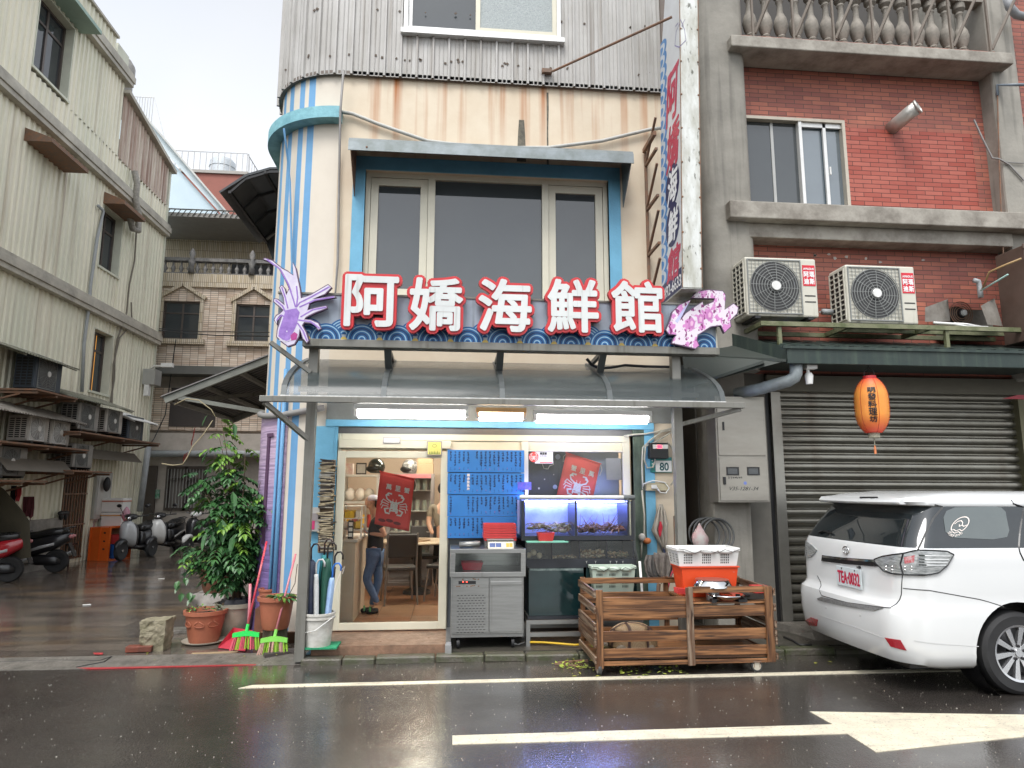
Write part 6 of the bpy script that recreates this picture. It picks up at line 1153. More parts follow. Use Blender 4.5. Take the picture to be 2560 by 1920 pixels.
# AC units on the rack
g='cream outdoor air conditioners with red stickers'
A1=WY('D3',460,285,-.5)
t=make_ac('outdoor_ac_unit','cream ac unit with red sticker, the left one above the green awning',g,m_case,.83,.68,.34,sticker=True,cx=-.085); t.location=(3.665,-.5,3.46)
FR[t.name]=Matrix.Translation(t.location)
dup(t,(4.84,-.5,3.41),0,'cream ac unit with red sticker, the right one beside the rusty open unit',g)
m_rk=mat('mossy steel rack',(.20,.20,.12),.6,c2=(.07,.09,.03),vs=7,va=.9,bump=.3)
S('ac_rack',B().box(3.35,6.5,-.60,-.56,3.36,3.41).box(3.35,6.5,-.12,-.08,3.36,3.41).box(3.35,3.39,-.56,-.12,3.36,3.41).box(4.35,4.39,-.56,-.12,3.36,3.41).box(5.3,5.34,-.56,-.12,3.36,3.41).box(3.55,3.59,-.58,-.54,2.99,3.36).box(5.5,5.54,-.58,-.54,2.99,3.36).beam((4.39,-.34,3.39),(6.4,-.34,3.39),.04,.04),m_rk,'mossy steel rack carrying the ac units over the green awning','rack')
o_=T('open_condenser','rusty opened condenser unit with bare fan at the right end of the rack','condenser',(5.75,-.4,3.41)); d=lambda x,y,Y=-.5: WY('D3',x,y,Y)
P('casing',B().add([d(1310,400,-.45),d(1445,350,-.3),d(1460,480,-.3),d(1310,485,-.45)],[(0,1,2,3)]).add([d(1445,350,-.5),d(1720,345,-.5),d(1720,345,0),d(1445,350,0)],[(0,1,2,3)]).add([d(1640,390,-.52),d(1720,345,-.45),d(1770,510,-.45),d(1680,500,-.52)],[(0,1,2,3)]).box(d(1450,400,-.2).x,d(1700,400,-.2).x,-.2,.05,3.42,3.72),mat('grimy condenser sheet',(.28,.26,.23),.6,c2=(.14,.12,.1),vs=6,va=.9),o_)
c_=d(1525,435,-.3); b=B()
for r in (.14,.115,.09,.065): b.tube([(c_.x+r*math.cos(k*PI/10),-.30,c_.z+r*math.sin(k*PI/10)) for k in range(21)],.005,4,caps=False)
P('fan_ring',b,m_rust,o_); P('motor',B().lathe([(.11,-.21),(.10,-.24),(.045,-.25),(.045,-.33)],(c_.x,0,c_.z),16,axis='y'),m_blk,o_); P('motor_cap',B().lathe([(.04,-.331),(.03,-.345)],(c_.x+.01,0,c_.z),14,axis='y'),m_alug,o_)
S('white_pipe',B().tube([d(1360,490,-.55),d(1480,498,-.58),d(1560,515,-.58),d(1680,518,-.55)],.016,8).tube([d(1480,495,-.5),d(1560,500,-.5),d(1640,515,-.5)],.014,8),m_white,'white insulated pipes lying on the rack before the open condenser','pipe',smooth=True)
S('grey_pipe',B().tube([d(700,425,-.2),d(760,428,-.2)],.035,10),m_pvc,'short grey pipe between the two cream ac units','pipe',smooth=True)
S('elbow_pipe',B().tube([d(1640,340,-.2),d(1635,290,-.2),d(1625,245,-.2),d(1600,240,-.2)],.03,10),m_pvc,'grey elbow pipe on the brick wall above the open condenser','pipe',smooth=True)
S('side_cabinet',B().box(6.40,7.4,-.75,-.35,3.25,4.33).box(6.38,7.4,-.77,-.751,4.28,4.34),mat('dark brown steel cabinet',(.10,.065,.05),.5,c2=(.16,.11,.09),vs=4),'dark brown steel box at the right picture edge over the green awning','cabinet',bev=.008)
S('yellow_cable',B().tube([d(1650,290,-.3),d(1690,190,-.5),d(1780,150,-.6),d(1880,110,-.76)],.012,6).tube([d(1640,300,-.3),d(1800,205,-.76)],.01,6,1),[mat('tan cable',(.4,.26,.12),.5),mat('pale green cable',(.4,.6,.55),.5)],'tan and pale green cables running to the brown steel box','cable',smooth=True)
random.seed(14); b=B()
for i in range(16): x=random.uniform(4.2,6.6); z=random.choice((4.42,3.75,3.85,4.45))+random.uniform(-.06,.06); b.poly([(x+random.uniform(.01,.035)*math.cos(k*PI/3),z+random.uniform(.008,.025)*math.sin(k*PI/3)) for k in range(6)],XZ(.098),XZ(.0995))
P('plaster_marks',b,m_offw,bb,kind='stuff')
# green awning
m_ga=mat('dark green metal',(.032,.045,.04),.55,metal=.1,c2=(.02,.035,.032),vs=4,va=.9,tex=streaks('#5a6a58',.35,14,.8,.5,.75),bump=.1)
m_gu=mat('dark awning underside',(.035,.045,.04),.6,c2=(.05,.05,.04),vs=2)
ga=T('green_awning','dark green corrugated awning over the roller shutter','awning',(5,-.4,3))
b=B(); corr(b,lambda s,d_,t:Vector((s,.1-.9*t,3.34-.26*t+d_)),3.5,9,0,1,.16,.025); P('roof_sheet',b,m_ga,ga)
P('fascia',B().box(3.5,9,-.84,-.80,2.90,3.075),m_ga,ga,bev=.005); P('soffit',B().box(3.5,9,-.79,.1,2.99,3.0),m_gu,ga)
P('fascia_lip',B().box(3.45,9,-.86,-.841,3.055,3.085),m_ga,ga)
A=Vector((3.5,-.82,3.07)); A2=Vector((3.5,-.82,2.93)); Bq=WY('D3',130,545,-.1); Cq=WY('D2',1600,1100,-.35); Dq=WY('D2',1560,840,-.1)
P('side_slope',B().add([A,Bq,Bq+Vector((0,0,-.14)),A2],[(0,1,2,3)]).add([A2,Bq+Vector((0,0,-.14)),Dq,Cq],[(0,1,2,3)],1),[m_ga,m_gu],ga)
P('side_rib',B().beam(A2+Vector((-.2,.1,.0)),Cq,.04,.03).beam(A2,Dq+Vector((.1,0,0)),.04,.03),m_gu,ga)
P('lintel',B().box(3.7,7.1,.05,.25,2.74,2.93),mat('dull brown steel',(.15,.14,.11),.5,metal=.4,c2=(.1,.09,.075),vs=4),bb)
S('gutter_pipe',B().tube([d(545,725,-.74),d(545,790,-.74),d(535,815,-.73),d(500,835,-.70),d(340,880,-.45),d(190,912,-.2)],.065,14),mat('grey blue gutter pvc',(.30,.35,.37),.4,c2=(.16,.17,.17),vs=3,va=.9),'thick grey gutter pipe bending left under the green awning corner','gutter pipe',smooth=True)
t=T('wall_spotlight','small white swivel lamp under the green awning beside the gutter pipe','spotlight',(3.75,-.7,2.8)); P('mount',B().box(d(598,740,-.72).x,d(660,740,-.72).x,-.76,-.68,d(600,765,-.72).z,d(600,742,-.72).z),m_white,t,bev=.004); P('head',B().lathe([(.035,-.07),(.045,.02),(.03,.05)],d(622,815,-.72),14).tube([d(615,765,-.72),d(618,795,-.72)],.016,8),m_white,t,smooth='auto')
# lantern
lc=Vector((4.445,-.75,0)); z0,z1=2.19,2.76; LN=T('paper_lantern','orange ribbed paper lantern with black characters hanging from the green awning','lantern',(4.445,-.75,2.12))
def lant(N,L,tc,mp,out,b):
    s=N.new('ShaderNodeSeparateXYZ'); L.new(tc.outputs['Object'],s.inputs[0]); z=s.outputs[2]
    f=mathn(N,L,'MAXIMUM',rng(N,L,z,.50,.66),rng(N,L,z,.26,.06)); return mixc(N,L,f,out,(.62,.045,.03))
m_lan=mat('orange lantern paper',(.78,.30,.055),.5,c2=(.72,.22,.04),vs=5,tex=lant,emit=0)
m_lan.node_tree.nodes['Principled BSDF'].inputs['Subsurface Weight'].default_value=.15
def lr(z): q=(z-z0)/(z1-z0); return   .166*(1-abs(2*q-1)**3.2*.52) if q>=0 else .07
prof=[]; n=27
for i in range(n*2+1): z=z0+(z1-z0)*i/(2*n); prof.append((lr(z)-(.006 if i%2 else 0),z-2.12))
P('paper_shade',B().lathe(prof,(0,0,0),36),m_lan,LN,True,smooth=True)
P('top_cap',B().lathe([(.07,.635),(.065,.675)],(0,0,0),24),mat('red cap',(.4,.02,.02),.5),LN,True); P('hanger',B().tube([(-.06,0,.66),(-.05,0,.73),(0,0,.77),(.05,0,.73),(.06,0,.66)],.004,5).tube([(0,0,.77),(0,0,.80),(-.03,0,.83)],.004,5),m_blk,LN,True)
P('tassel',B().lathe([(.055,.075),(.06,.02),(.05,.015)],(0,0,0),20).tube([(0,0,.02),(0,0,-.06)],.006,5).lathe([(.004,-.06),(.012,-.09),(.012,-.15)],(0,0,0),8,mi=1),[mat('grey fringe',(.35,.33,.25),.8,c2=(.15,.14,.1),vs=60,va=1),mat('orange tassel',(.6,.2,.08),.6)],LN,True)
b=B(); fl=lambda u,v,dd: Vector((math.sin(u/.166)*(lr(v)+dd),-math.cos(u/.166)*(lr(v)+dd),v-2.12))
zs=[d(1000,y,-.9).z for y in (868,905,950,992,1040,1080)]
for i,ch in enumerate('明發料理坊'): text(b,ch,-.125,-.050,zs[i+1]+.006,zs[i]-.002,fl,0,.002,off=.003)
P('lettering',b,m_blk,LN,True)
b=B()
for k in range(6): a=k*PI/3+.35; b.tube([(math.cos(a)*(lr(z0+(z1-z0)*j/12)+.001),math.sin(a)*(lr(z0+(z1-z0)*j/12)+.001),z0-2.12+(z1-z0)*j/12) for j in range(13)],.0018,4)
P('seam_lines',b,mat('dark red line',(.35,.03,.02),.5),LN,True)
# roller shutter
m_sh=mat('grey brown shutter steel',(.27,.26,.225),.32,metal=.75,c2=(.20,.185,.15),vs=2.2,va=.8,st=(1,1,2),tex=streaks('#4d2a1e',.35,5,.6,.55,.78))
rs=T('roller_shutter','wide grey steel roller shutter behind the white car','shutter',(5.4,.2,.1)); b=B(); x0,x1=3.88,6.90; pit=.1065
z=.12; pts=[]
while z<2.9: pts+=[(.215,z),(.195,z+.004),(.178,z+.020),(.172,z+.045),(.178,z+.068),(.20,z+.082),(.222,z+.088),(.222,z+.098)]; z+=pit
A=[(x0,y,z) for y,z in pts]; C=[(x1,y,z) for y,z in pts]; k=len(pts); b.add(A+C,[(i,i+1,k+i+1,k+i) for i in range(k-1)]); P('slats',b,m_sh,rs,smooth='auto')
P('guide_rail',B().box(3.76,3.88,.10,.24,.05,2.74),mat('steel guide',(.30,.29,.26),.35,metal=.7),rs,bev=.004); P('guide_rail',B().box(6.90,7.06,.10,.24,.05,2.74),mat('olive steel guide',(.16,.15,.09),.4,metal=.4),rs,bev=.004); P('bottom_bar',B().box(3.88,6.9,.16,.22,.05,.12),m_ssd,rs)
P('shadow_gap',B().box(3.70,3.76,.15,.2,.05,2.74),m_blk,bb)
P('shop_side',B().box(7.06,12,.1,.3,0,2.9),mat('olive side panel',(.14,.13,.08),.6,c2=(.1,.09,.06),vs=3),bb)
S('red_sign_panel',B().poly([(WY('D3',1770,940,-.5).x,WY('D3',1770,940,-.5).z),(WY('D3',1860,915,-.5).x,WY('D3',1860,918,-.5).z),(7.6,WY('D3',1860,905,-.5).z),(7.6,WY('D3',1896,950,-.5).z)],XZ(-.5),XZ(-.48)),mat('dark red panel',(.25,.02,.03),.5),'dark red pointed panel at the right edge beside the roller shutter','sign panel')
# meter cabinet
m_mc=mat('brushed meter cabinet steel',(.30,.285,.25),.35,metal=.5,c2=(.23,.21,.185),vs=2,va=.7,st=(1,1,3)); e4=lambda x,y,Y=-.3: WY('E4',x,y,Y)
mc=T('meter_cabinet','tall grey steel meter cabinet with two small windows on the concrete column','meter cabinet',(3.2,-.15,1.46))
x0,x1=e4(648,600).x,e4(1000,600).x; zb_,zt_=e4(800,820).z,e4(800,85).z; zm=e4(800,500).z
P('case',B().box(x0,x1,-.29,-.03,zb_,zt_),m_mc,mc,bev=.006); P('upper_door',B().box(x0+.02,x1-.025,-.303,-.29,zm+.01,zt_-.03),m_mc,mc,bev=.003); P('lower_door',B().box(x0+.02,x1-.025,-.303,-.29,zb_+.02,zm-.01),m_mc,mc,bev=.003)
b=B()
for u in (750,893): c_=e4(u,602); P('window',frame(B(),c_.x-.07,c_.x+.07,c_.z-.045,c_.z+.045,-.309,-.3035,.014).box(c_.x-.056,c_.x+.056,-.3055,-.3035,c_.z-.031,c_.z+.031,1),[m_blk,m_glassd],mc)
P('latch',B().box(e4(684,650).x,e4(700,650).x,-.318,-.3035,e4(684,695).z,e4(684,642).z).box(e4(680,300).x,e4(692,300).x,-.31,-.3035,e4(684,320).z,e4(684,262).z),m_blk,mc)
b=B(); fn=front(-.304); text(b,'V35-1281-34',e4(730,720).x,e4(930,720).x,e4(800,735).z,e4(800,710).z,fn,0,shear=.4); random.seed(3)
for i in range(7): scribble(b,e4(726+i*14,648).x,e4(800,648).z,.022,fn,0,4)
P('handwriting',b,m_blk,mc); P('round_mark',B().lathe([(.018,-.3045),(.018,-.3036)],(e4(837,685).x,0,e4(837,685).z),16,axis='y'),mat('faint blue mark',(.15,.2,.5),.5),mc)
# narrow gap with striped pole, hose rings, bag
S('striped_pole',B().box(2.76,2.88,.9,1.0,.0,.9,1).box(2.76,2.88,.9,1.0,.9,1.28).box(2.76,2.88,.9,1.0,1.28,1.5,1).box(2.76,2.88,.9,1.0,1.5,1.84).box(2.76,2.88,.9,1.0,1.84,2.08,1).box(2.76,2.88,.9,1.0,2.08,2.40).box(2.76,2.88,.9,1.0,2.40,3.0,1),[mat('dull orange band',(.26,.09,.035),.7),mat('navy band',(.02,.03,.05),.7)],'dull orange and navy banded pole in the dark gap between the buildings','pole')
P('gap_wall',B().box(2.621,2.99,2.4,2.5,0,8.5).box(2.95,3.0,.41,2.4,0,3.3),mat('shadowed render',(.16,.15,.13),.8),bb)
m_tyre=mat('dark grey rubber hose',(.06,.062,.06),.35,c2=(.1,.1,.1),vs=4)
def ring(c,R_,r,n=36,axis='y',tilt=0): return [c+Vector((R_*math.cos(2*PI*k/n),tilt*math.sin(2*PI*k/n),R_*math.sin(2*PI*k/n))) for k in range(n+1)]
b=B(); c_=e4(585,1040,-.1)
for k,(dx,R_) in enumerate(((-.05,.17),(.0,.18),(.05,.175),(.09,.17))): b.tube(ring(c_+Vector((dx,-.02*k,.0)),R_,.014,axis='y',tilt=.03),.012,7,caps=False)
S('hose_coil',b,m_tyre,'coil of dark grey hose hanging between shop and concrete column','hose coil',smooth=True)
b=B(); c_=e4(525,1080,-.22); rg=[]
for k in range(9):
    q=k/8; r=.09*math.sin(PI*(.12+.80*q))*(1-.75*q**3); rg.append([c_+Vector((r*(1+.2*math.sin(5*t+k))*math.cos(t),r*.6*math.sin(t),-.12+.30*q)) for t in [2*PI*j/16 for j in range(16)]])
b.loft(rg); S('plastic_bag',b,mat('milky pink bag',(.50,.48,.45),.3,c2=(.5,.12,.16),vs=9,va=.7),'knotted milky plastic bag with pink contents before the hose coil','bag',smooth=True)
# items on the right pilaster
t=T('number_plate','teal and white house number plate reading 80','house number',(2.4,-.05,1.95)); a=e4(180,505,-.03); e=e4(332,612,-.03); a2=e4(215,530,-.03)
P('plate',B().box(a.x,e.x,-.04,-.025,e.z,a.z),mat('teal enamel',(.02,.22,.20),.4),t,bev=.003); P('white_field',B().box(a2.x,e.x-.006,-.044,-.0405,e.z+.008,a2.z),m_white,t); b=text(B(),'80',e4(245,570,-.03).x,e4(305,570,-.03).x,e4(245,598,-.03).z,e4(245,545,-.03).z,front(-.0445),0,.003); P('digits',b,mat('dark teal digits',(.01,.08,.09),.5),t)
b=B(); random.seed(2)
for i in range(3): scribble(b,e4(195,530,-.03).x,e4(195,528+i*24,-.03).z,.022,front(-.041),0,5)
P('small_characters',b,m_white,t)
t=T('clock_box','black wall device with red lit display above the number plate','display box',(2.35,-.1,2.1)); a=e4(178,405,-.12); e=e4(310,515,-.12); P('housing',B().box(a.x,e.x,-.12,-.02,e.z,a.z),m_blk,t,bev=.008); a=e4(200,418,-.13); e=e4(305,448,-.13); P('bezel',B().box(a.x,e.x,-.128,-.1205,e.z,a.z),m_white,t); P('red_display',B().box(a.x+.05,a.x+.10,-.131,-.1285,e.z+.008,a.z-.008),mat('red display',(1,.02,.05),.4,emit=3),t)
t=T('junction_box','long cream socket box with a looped white cable on the pilaster','socket box',(2.35,-.05,1.7)); a=e4(148,682,-.04); e=e4(300,738,-.04); P('box',B().box(a.x,e.x,-.07,-.0,e.z,a.z),mat('aged cream plastic',(.50,.44,.30),.5),t,bev=.006); P('plug',B().box(e4(183,700,-.04).x,e4(215,700,-.04).x,-.10,-.0705,e4(183,722,-.04).z,e4(183,697,-.04).z),m_white,t); P('cable',B().tube([e4(128,730,-.05),e4(135,690,-.08),e4(200,668,-.08),e4(280,680,-.08),e4(312,720,-.08),e4(290,755,-.08),e4(250,750,-.09),e4(225,712,-.09)],.008,6),m_white,t,smooth=True)
b=B()
for pts in ([(125,735),(140,900),(140,1040),(115,1110)],[(370,295),(330,320),(260,330),(180,390),(130,440),(125,560),(128,640),(130,730)],[(370,310),(300,350),(220,400),(150,430),(140,520),(160,580),(200,575),(215,530),(205,440)],[(380,290),(300,315),(150,345),(60,350),(0,360)],[(300,400),(345,460),(350,600),(350,660),(325,700)],[(125,1040),(118,1200)]): b.tube([e4(x,y,-.06-.01*random.random()) for x,y in pts],.010,6)
S('wiring',b,mat('cream grey cable',(.46,.44,.37),.5,c2=(.3,.28,.24),vs=12),'tangle of cream grey cables over the blue and cream pilasters','cables',smooth=True)
def cloth(pts0,n,c,c2,name,lab,cat):
    pass
def drape(c,top,poly,Y,folds,depth):
    """hanging cloth: top peg, outline rows (y, xl, xr)"""
    b=B(); R_=[]
    for y,xl,xr in poly:
        row=[]
        for k in range(folds*4+1):
            q=k/(folds*4); p=WY(c,xl+(xr-xl)*q,y+(16*math.sin(q*11+y) if y>poly[-1][0]-70 and y>poly[0][0] else 0),Y); p.y+=-depth*(.5+.5*math.sin(q*folds*2*PI+y*.01))*(.4+.6*min(1,(y-poly[0][0])/150)); row.append(p)
        R_.append(row)
    n=len(R_[0]); b.add([p for r in R_ for p in r],[(i*n+j,i*n+j+1,(i+1)*n+j+1,(i+1)*n+j) for i in range(len(R_)-1) for j in range(n-1)]); return b
b=drape('E4',None,[(830,240,262),(880,218,278),(960,200,298),(1010,186,296),(1060,215,296),(1110,240,292),(1150,262,284)],-.05,3,.06)
o=S('hanging_rag',b,mat('grey beige rag',(.42,.38,.32),.85,c2=(.30,.26,.22),vs=12,va=.8),'grey beige rag hanging from a hook on the cream pilaster','rag',smooth=True); o.modifiers.new('t','SOLIDIFY').thickness=.006
o=S('red_glove',drape('E4',None,[(950,248,258),(1000,238,268),(1050,245,256)],-.12,1,.01),mat('red glove',(.5,.02,.04),.6),'small red cloth strip tucked into the hanging grey rag','cloth'); o.modifiers.new('t','SOLIDIFY').thickness=.008
o=S('blue_cloth',drape('E4',None,[(1120,272,290),(1180,272,288),(1190,274,284)],-.07,1,.01),mat('blue cloth',(.03,.10,.35),.6),'narrow blue cloth strip below the hanging grey rag','cloth'); o.modifiers.new('t','SOLIDIFY').thickness=.006
S('orange_bulb_bag',B().ell(e4(160,1085,-.08),(.045,.035,.035),12,8).ell(e4(125,1060,-.08),(.04,.03,.045),10,6,1),[mat('rusty orange fruit net',(.5,.16,.05),.6,c2=(.3,.1,.03),vs=40,bump=.5),m_offw],'rusty orange tied bag hanging on the blue pilaster cable','bag',smooth=True)
m_net=mat('grey brown net',(.20,.175,.155),.9,c2=(.12,.10,.09),vs=30,va=.9,bump=.9,bs=120,alpha=.82)
for nm,(lab,poly,Y) in enumerate((('dark fishing net hanging left of the big scoop net',[(1180,150,230),(1230,132,235),(1290,135,240),(1340,160,250),(1360,215,245)],-.35),('big grey scoop net on a square frame before the cream pilaster',[(1165,205,358),(1190,200,360),(1240,205,350),(1290,215,335),(1320,235,320),(1350,250,300)],-.42))):
    o=S('fishing_net',drape('E4',None,poly,Y,3,.08),m_net,lab,'net','nets by the pilaster',smooth=True); o.modifiers.new('t','SOLIDIFY').thickness=.004
S('scoop_hoop',B().tube([e4(205,1168,-.42),e4(358,1190,-.42),e4(340,1300,-.42),e4(320,1345,-.42)],.007,6),m_alug,'thin metal frame of the big grey scoop net','net frame')
S('red_stick',B().tube([e4(375,1205,-.45),e4(330,1310,-.47),e4(300,1420,-.5),e4(285,1480,-.55)],.010,6),mat('red handle',(.5,.04,.07),.4),'red stick slanting beside the big grey scoop net','stick',smooth=True)
S('white_pole',B().tube([e4(108,1225,-.62),e4(128,1475,-.66),e4(135,1560,-.68)],.013,8),m_white,'thin white pole leaning at the right end of the tank rack','pole',smooth=True)
S('weather_leaves',B().tube([e4(240,1380,-.5),e4(235,1440,-.5)],.02,6),m_rust,'small rusty stand behind the wooden pen','stand')
# ramp and hose under the shutter
S('concrete_ramp',B().add([Vector((3.62,.1,.0)),Vector((3.75,-.65,.0)),Vector((4.7,-.65,0)),Vector((4.7,.1,0)),Vector((3.66,.08,.14)),Vector((3.85,-.35,.11)),Vector((4.7,-.35,.11)),Vector((4.7,.08,.14))],[(0,1,5,4),(1,2,6,5),(2,3,7,6),(4,5,6,7),(3,0,4,7)]),m_conc,'rough concrete ramp in front of the roller shutter, behind the car bumper','ramp')
S('black_hose',B().tube([WG('D7',0,1085,.07),WG('D7',60,1110,.07),WG('D7',110,1140,.07),WG('D7',190,1140,.07)],.012,6),m_blk,'black hose on the wet pavement between pen and car','hose',smooth=True)
# ================================================================ wooden pen on casters
def woodtex(ax):
    def f(N,L,tc,mp,out,b):
        st=(1.2,22,22) if ax==0 else (22,1.2,22) if ax==1 else (22,22,1.2)
        n=noise(N,L,mp(st),1.6,6); o=mixc(N,L,rng(N,L,n,.36,.60),out,(.085,.036,.015))
        n2=noise(N,L,mp((st[0]*2,st[1]*3,st[2]*3)),1.3,3); o=mixc(N,L,rng(N,L,n2,.56,.64,0,.9),o,(.025,.013,.008))
        bp=N.new('ShaderNodeBump'); bp.inputs['Strength'].default_value=.5; bp.inputs['Distance'].default_value=.004; L.new(n,bp.inputs['Height']); L.new(bp.outputs[0],b.inputs['Normal']); return o
    return f
m_w0=mat('wet brown plank',(.34,.165,.07),.42,c2=(.25,.11,.045),vs=3,va=.8,tex=woodtex(0)); m_w2=mat('wet brown upright plank',(.30,.15,.065),.45,c2=(.22,.10,.045),vs=3,va=.8,tex=woodtex(2)); m_w1=mat('greyed side plank',(.30,.23,.17),.5,c2=(.20,.14,.09),vs=3,va=.8,tex=woodtex(1)); m_wg=mat('grey weathered post',(.30,.235,.17),.55,c2=(.2,.14,.1),vs=5,va=.8,tex=woodtex(2))
pen=T('wooden_pen','brown slatted wooden pen on casters holding a tortoise','pen',(2.1,-1.05,0))
d6=lambda x,y,Y=-1.4: WY('D6',x,y,Y)
X=lambda x: d6(x,1100).x
xl,xr=X(398),X(2000); zf=lambda y: d6(840,y).z
YF_,YB=-1.40,-.72; random.seed(31)
def fp(x0,x1,y0,y1,Y=YF_,m=m_w0):
    b=B(); z1,z0=zf(y0),zf(y1); j=lambda:random.uniform(-.003,.003); b.add([(x0,Y,z0+j()),(x1,Y,z0+j()),(x1,Y+.02,z0),(x0,Y+.02,z0),(x0,Y,z1+j()),(x1,Y,z1+j()),(x1,Y+.02,z1),(x0,Y+.02,z1)],[(0,3,2,1),(4,5,6,7),(0,1,5,4),(1,2,6,5),(2,3,7,6),(3,0,4,7)]); P('slat',b,m,pen,bev=.003)
for y0,y1 in ((840,934),(937,1028),(1145,1240),(1302,1385)): fp(xl,X(1240),y0,y1)
for y0,y1 in ((752,806),(924,1022),(1135,1232),(1290,1378)): fp(X(1242),xr,y0,y1)
fp(xl,xr,1415,1456)
for x0,x1,y0,y1,m in ((398,458,768,1475,m_w2),(1212,1275,756,1462,m_wg),(1925,1995,755,1445,m_w2)): P('post',B().box(X(x0),X(x1),YF_-.022,YF_-.001,zf(y1),zf(y0)),m,pen,bev=.003)
for x in (xl,X(1240),xr-.05): P('post',B().box(x,x+.05,YB+.021,YB+.045,.08,.74),m_w2,pen,bev=.003)
for z0,z1 in ((.68,.735),(.50,.60),(.33,.43),(.17,.27),(.08,.12)): P('slat',B().box(xl,xr,YB,YB+.02,z0,z1),m_w0,pen,bev=.003)
for z0,z1 in ((.655,.72),(.52,.585),(.375,.44),(.30,.36),(.235,.295),(.105,.16)):
    P('slat',B().box(xl-.022,xl-.001,YF_-.02,YB+.03,z0,z1),m_w1,pen,bev=.003); P('slat',B().box(xr+.001,xr+.022,YF_-.02,YB+.03,z0,z1),m_w1,pen,bev=.003)
P('floor',B().box(xl,xr,YF_+.021,YB-.001,.125,.145),m_w0,pen)
P('shelf_board',B().box(X(1280),xr-.001,YF_+.021,YB-.001,.585,.60),m_w0,pen)
for x,y in ((d6(430,1530).x,YF_+.02),(d6(1855,1520).x,YF_+.02),(d6(430,1530).x+.02,YB-.05),(d6(1855,1520).x,YB-.05)):
    c=P('caster',B().box(x-.035,x+.035,y-.03,y+.03,.085,.095).box(x-.028,x-.022,y-.02,y+.03,.04,.09).box(x+.022,x+.028,y-.02,y+.03,.04,.09),m_rust,pen); P('wheel',B().lathe([(.048,-.016),(.052,-.01),(.052,.01),(.048,.016)],(x,y,.052),20,axis='y' if x>2 else 'x'),mat('dark caster rubber',(.04,.04,.04),.5),c,smooth='auto'); P('hub',B().lathe([(.036,-.018),(.036,.018)],(x,y,.052),18,axis='y' if x>2 else 'x'),mat('cream caster hub',(.45,.42,.35),.5),c)
# tortoise
c_=d6(720,1150,-1.12); tx,tz=c_.x,.145; TO=T('tortoise','large pale brown tortoise with dark grooved shell lying in the wooden pen','tortoise',(tx,-1.12,tz))
def scute(N,L,tc,mp,out,b):
    v=N.new('ShaderNodeTexVoronoi'); v.feature='DISTANCE_TO_EDGE'; v.inputs['Scale'].default_value=6.2; v.inputs['Randomness'].default_value=.55; L.new(mp((1,1,.75)),v.inputs['Vector']); v2=N.new('ShaderNodeTexVoronoi'); v2.inputs['Scale'].default_value=6.2; v2.inputs['Randomness'].default_value=.55; L.new(mp((1,1,.75)),v2.inputs['Vector'])
    rg_=mathn(N,L,'SINE',mathn(N,L,'MULTIPLY',v2.outputs['Distance'],60)); o=mixc(N,L,rng(N,L,rg_,.2,1,0,.35),out,(.16,.09,.04)); o=mixc(N,L,rng(N,L,v.outputs['Distance'],.05,.11,1,0),o,(.05,.025,.02))
    bp=N.new('ShaderNodeBump'); bp.inputs['Strength'].default_value=.8; bp.inputs['Distance'].default_value=.02; L.new(rng(N,L,v.outputs['Distance'],0,.2),bp.inputs['Height']); L.new(bp.outputs[0],b.inputs['Normal']); return o
m_shell=mat('tortoise shell',(.30,.21,.12),.5,c2=(.22,.14,.07),vs=9,tex=scute); m_tsk=mat('tortoise skin',(.22,.18,.13),.8,c2=(.14,.11,.08),vs=40,va=.9,bump=.8,bs=60)
b=B(); rg=[]
for i in range(13):
    q=i/12; r=math.sqrt(max(0,1-q**2.6)); rg.append([Vector((.235*r*math.cos(t),.17*r*math.sin(t),.05+.20*q)) for t in [2*PI*k/40 for k in range(40)]])
low=[[Vector(((.225+.018*(k%2))*(1-.15*j)*math.cos(2*PI*k/40),(.165+.014*(k%2))*(1-.15*j)*math.sin(2*PI*k/40),.05-.022*j)) for k in range(40)] for j in (1,0)]
P('shell',B().loft(low+rg),m_shell,TO,True,smooth=True)
b=skinB([(Vector((0,0,.05)),(.12,.06)),(Vector((-.17,0,.05)),.035),(Vector((-.26,0,.045)),.034),(Vector((-.315,0,.04)),.022),(Vector((-.13,-.13,.05)),.04),(Vector((-.19,-.16,.0)),.032),(Vector((-.13,.13,.05)),.04),(Vector((-.19,.16,.0)),.032),(Vector((.13,-.12,.05)),.04),(Vector((.18,-.14,.0)),.032),(Vector((.13,.12,.05)),.04),(Vector((.18,.14,.0)),.032),(Vector((.24,0,.04)),.012)],[(0,1),(1,2),(2,3),(0,4),(4,5),(0,6),(6,7),(0,8),(8,9),(0,10),(10,11),(0,12)]); b.v=[Vector((v.x,v.y,max(.002,v.z))) for v in b.v]
P('body',b,m_tsk,TO,True,smooth=True); P('eye',B().ell((-.285,-.026,.055),(.006,.004,.006),8,5),m_blk,TO,True)
random.seed(17)
def leafy(n,fc,name,lab,m,kind='stuff',s=(.02,.05)):
    b=B()
    for i in range(n):
        c=Vector(fc()); a=random.random()*6.28; l=random.uniform(*s); w_=l*.35; u=Vector((math.cos(a),math.sin(a),random.uniform(-.1,.5))).normalized(); v_=u.cross(Vector((0,0,1))).normalized()*w_; b.add([c,c+u*l*.5+v_,c+u*l,c+u*l*.5-v_],[(0,1,2,3)])
    return S(name,b,m,lab,'leaves',kind=kind)
m_leafy=mat('yellow green leaves',(.20,.30,.04),.5,c2=(.35,.35,.06),vs=20,va=.9)
leafy(60,lambda:(xl+.09+random.uniform(-.05,.08),random.uniform(-1.3,-.9),random.uniform(.15,.19)),'fodder_leaves','fresh green fodder leaves on the pen floor by the tortoise',m_leafy)
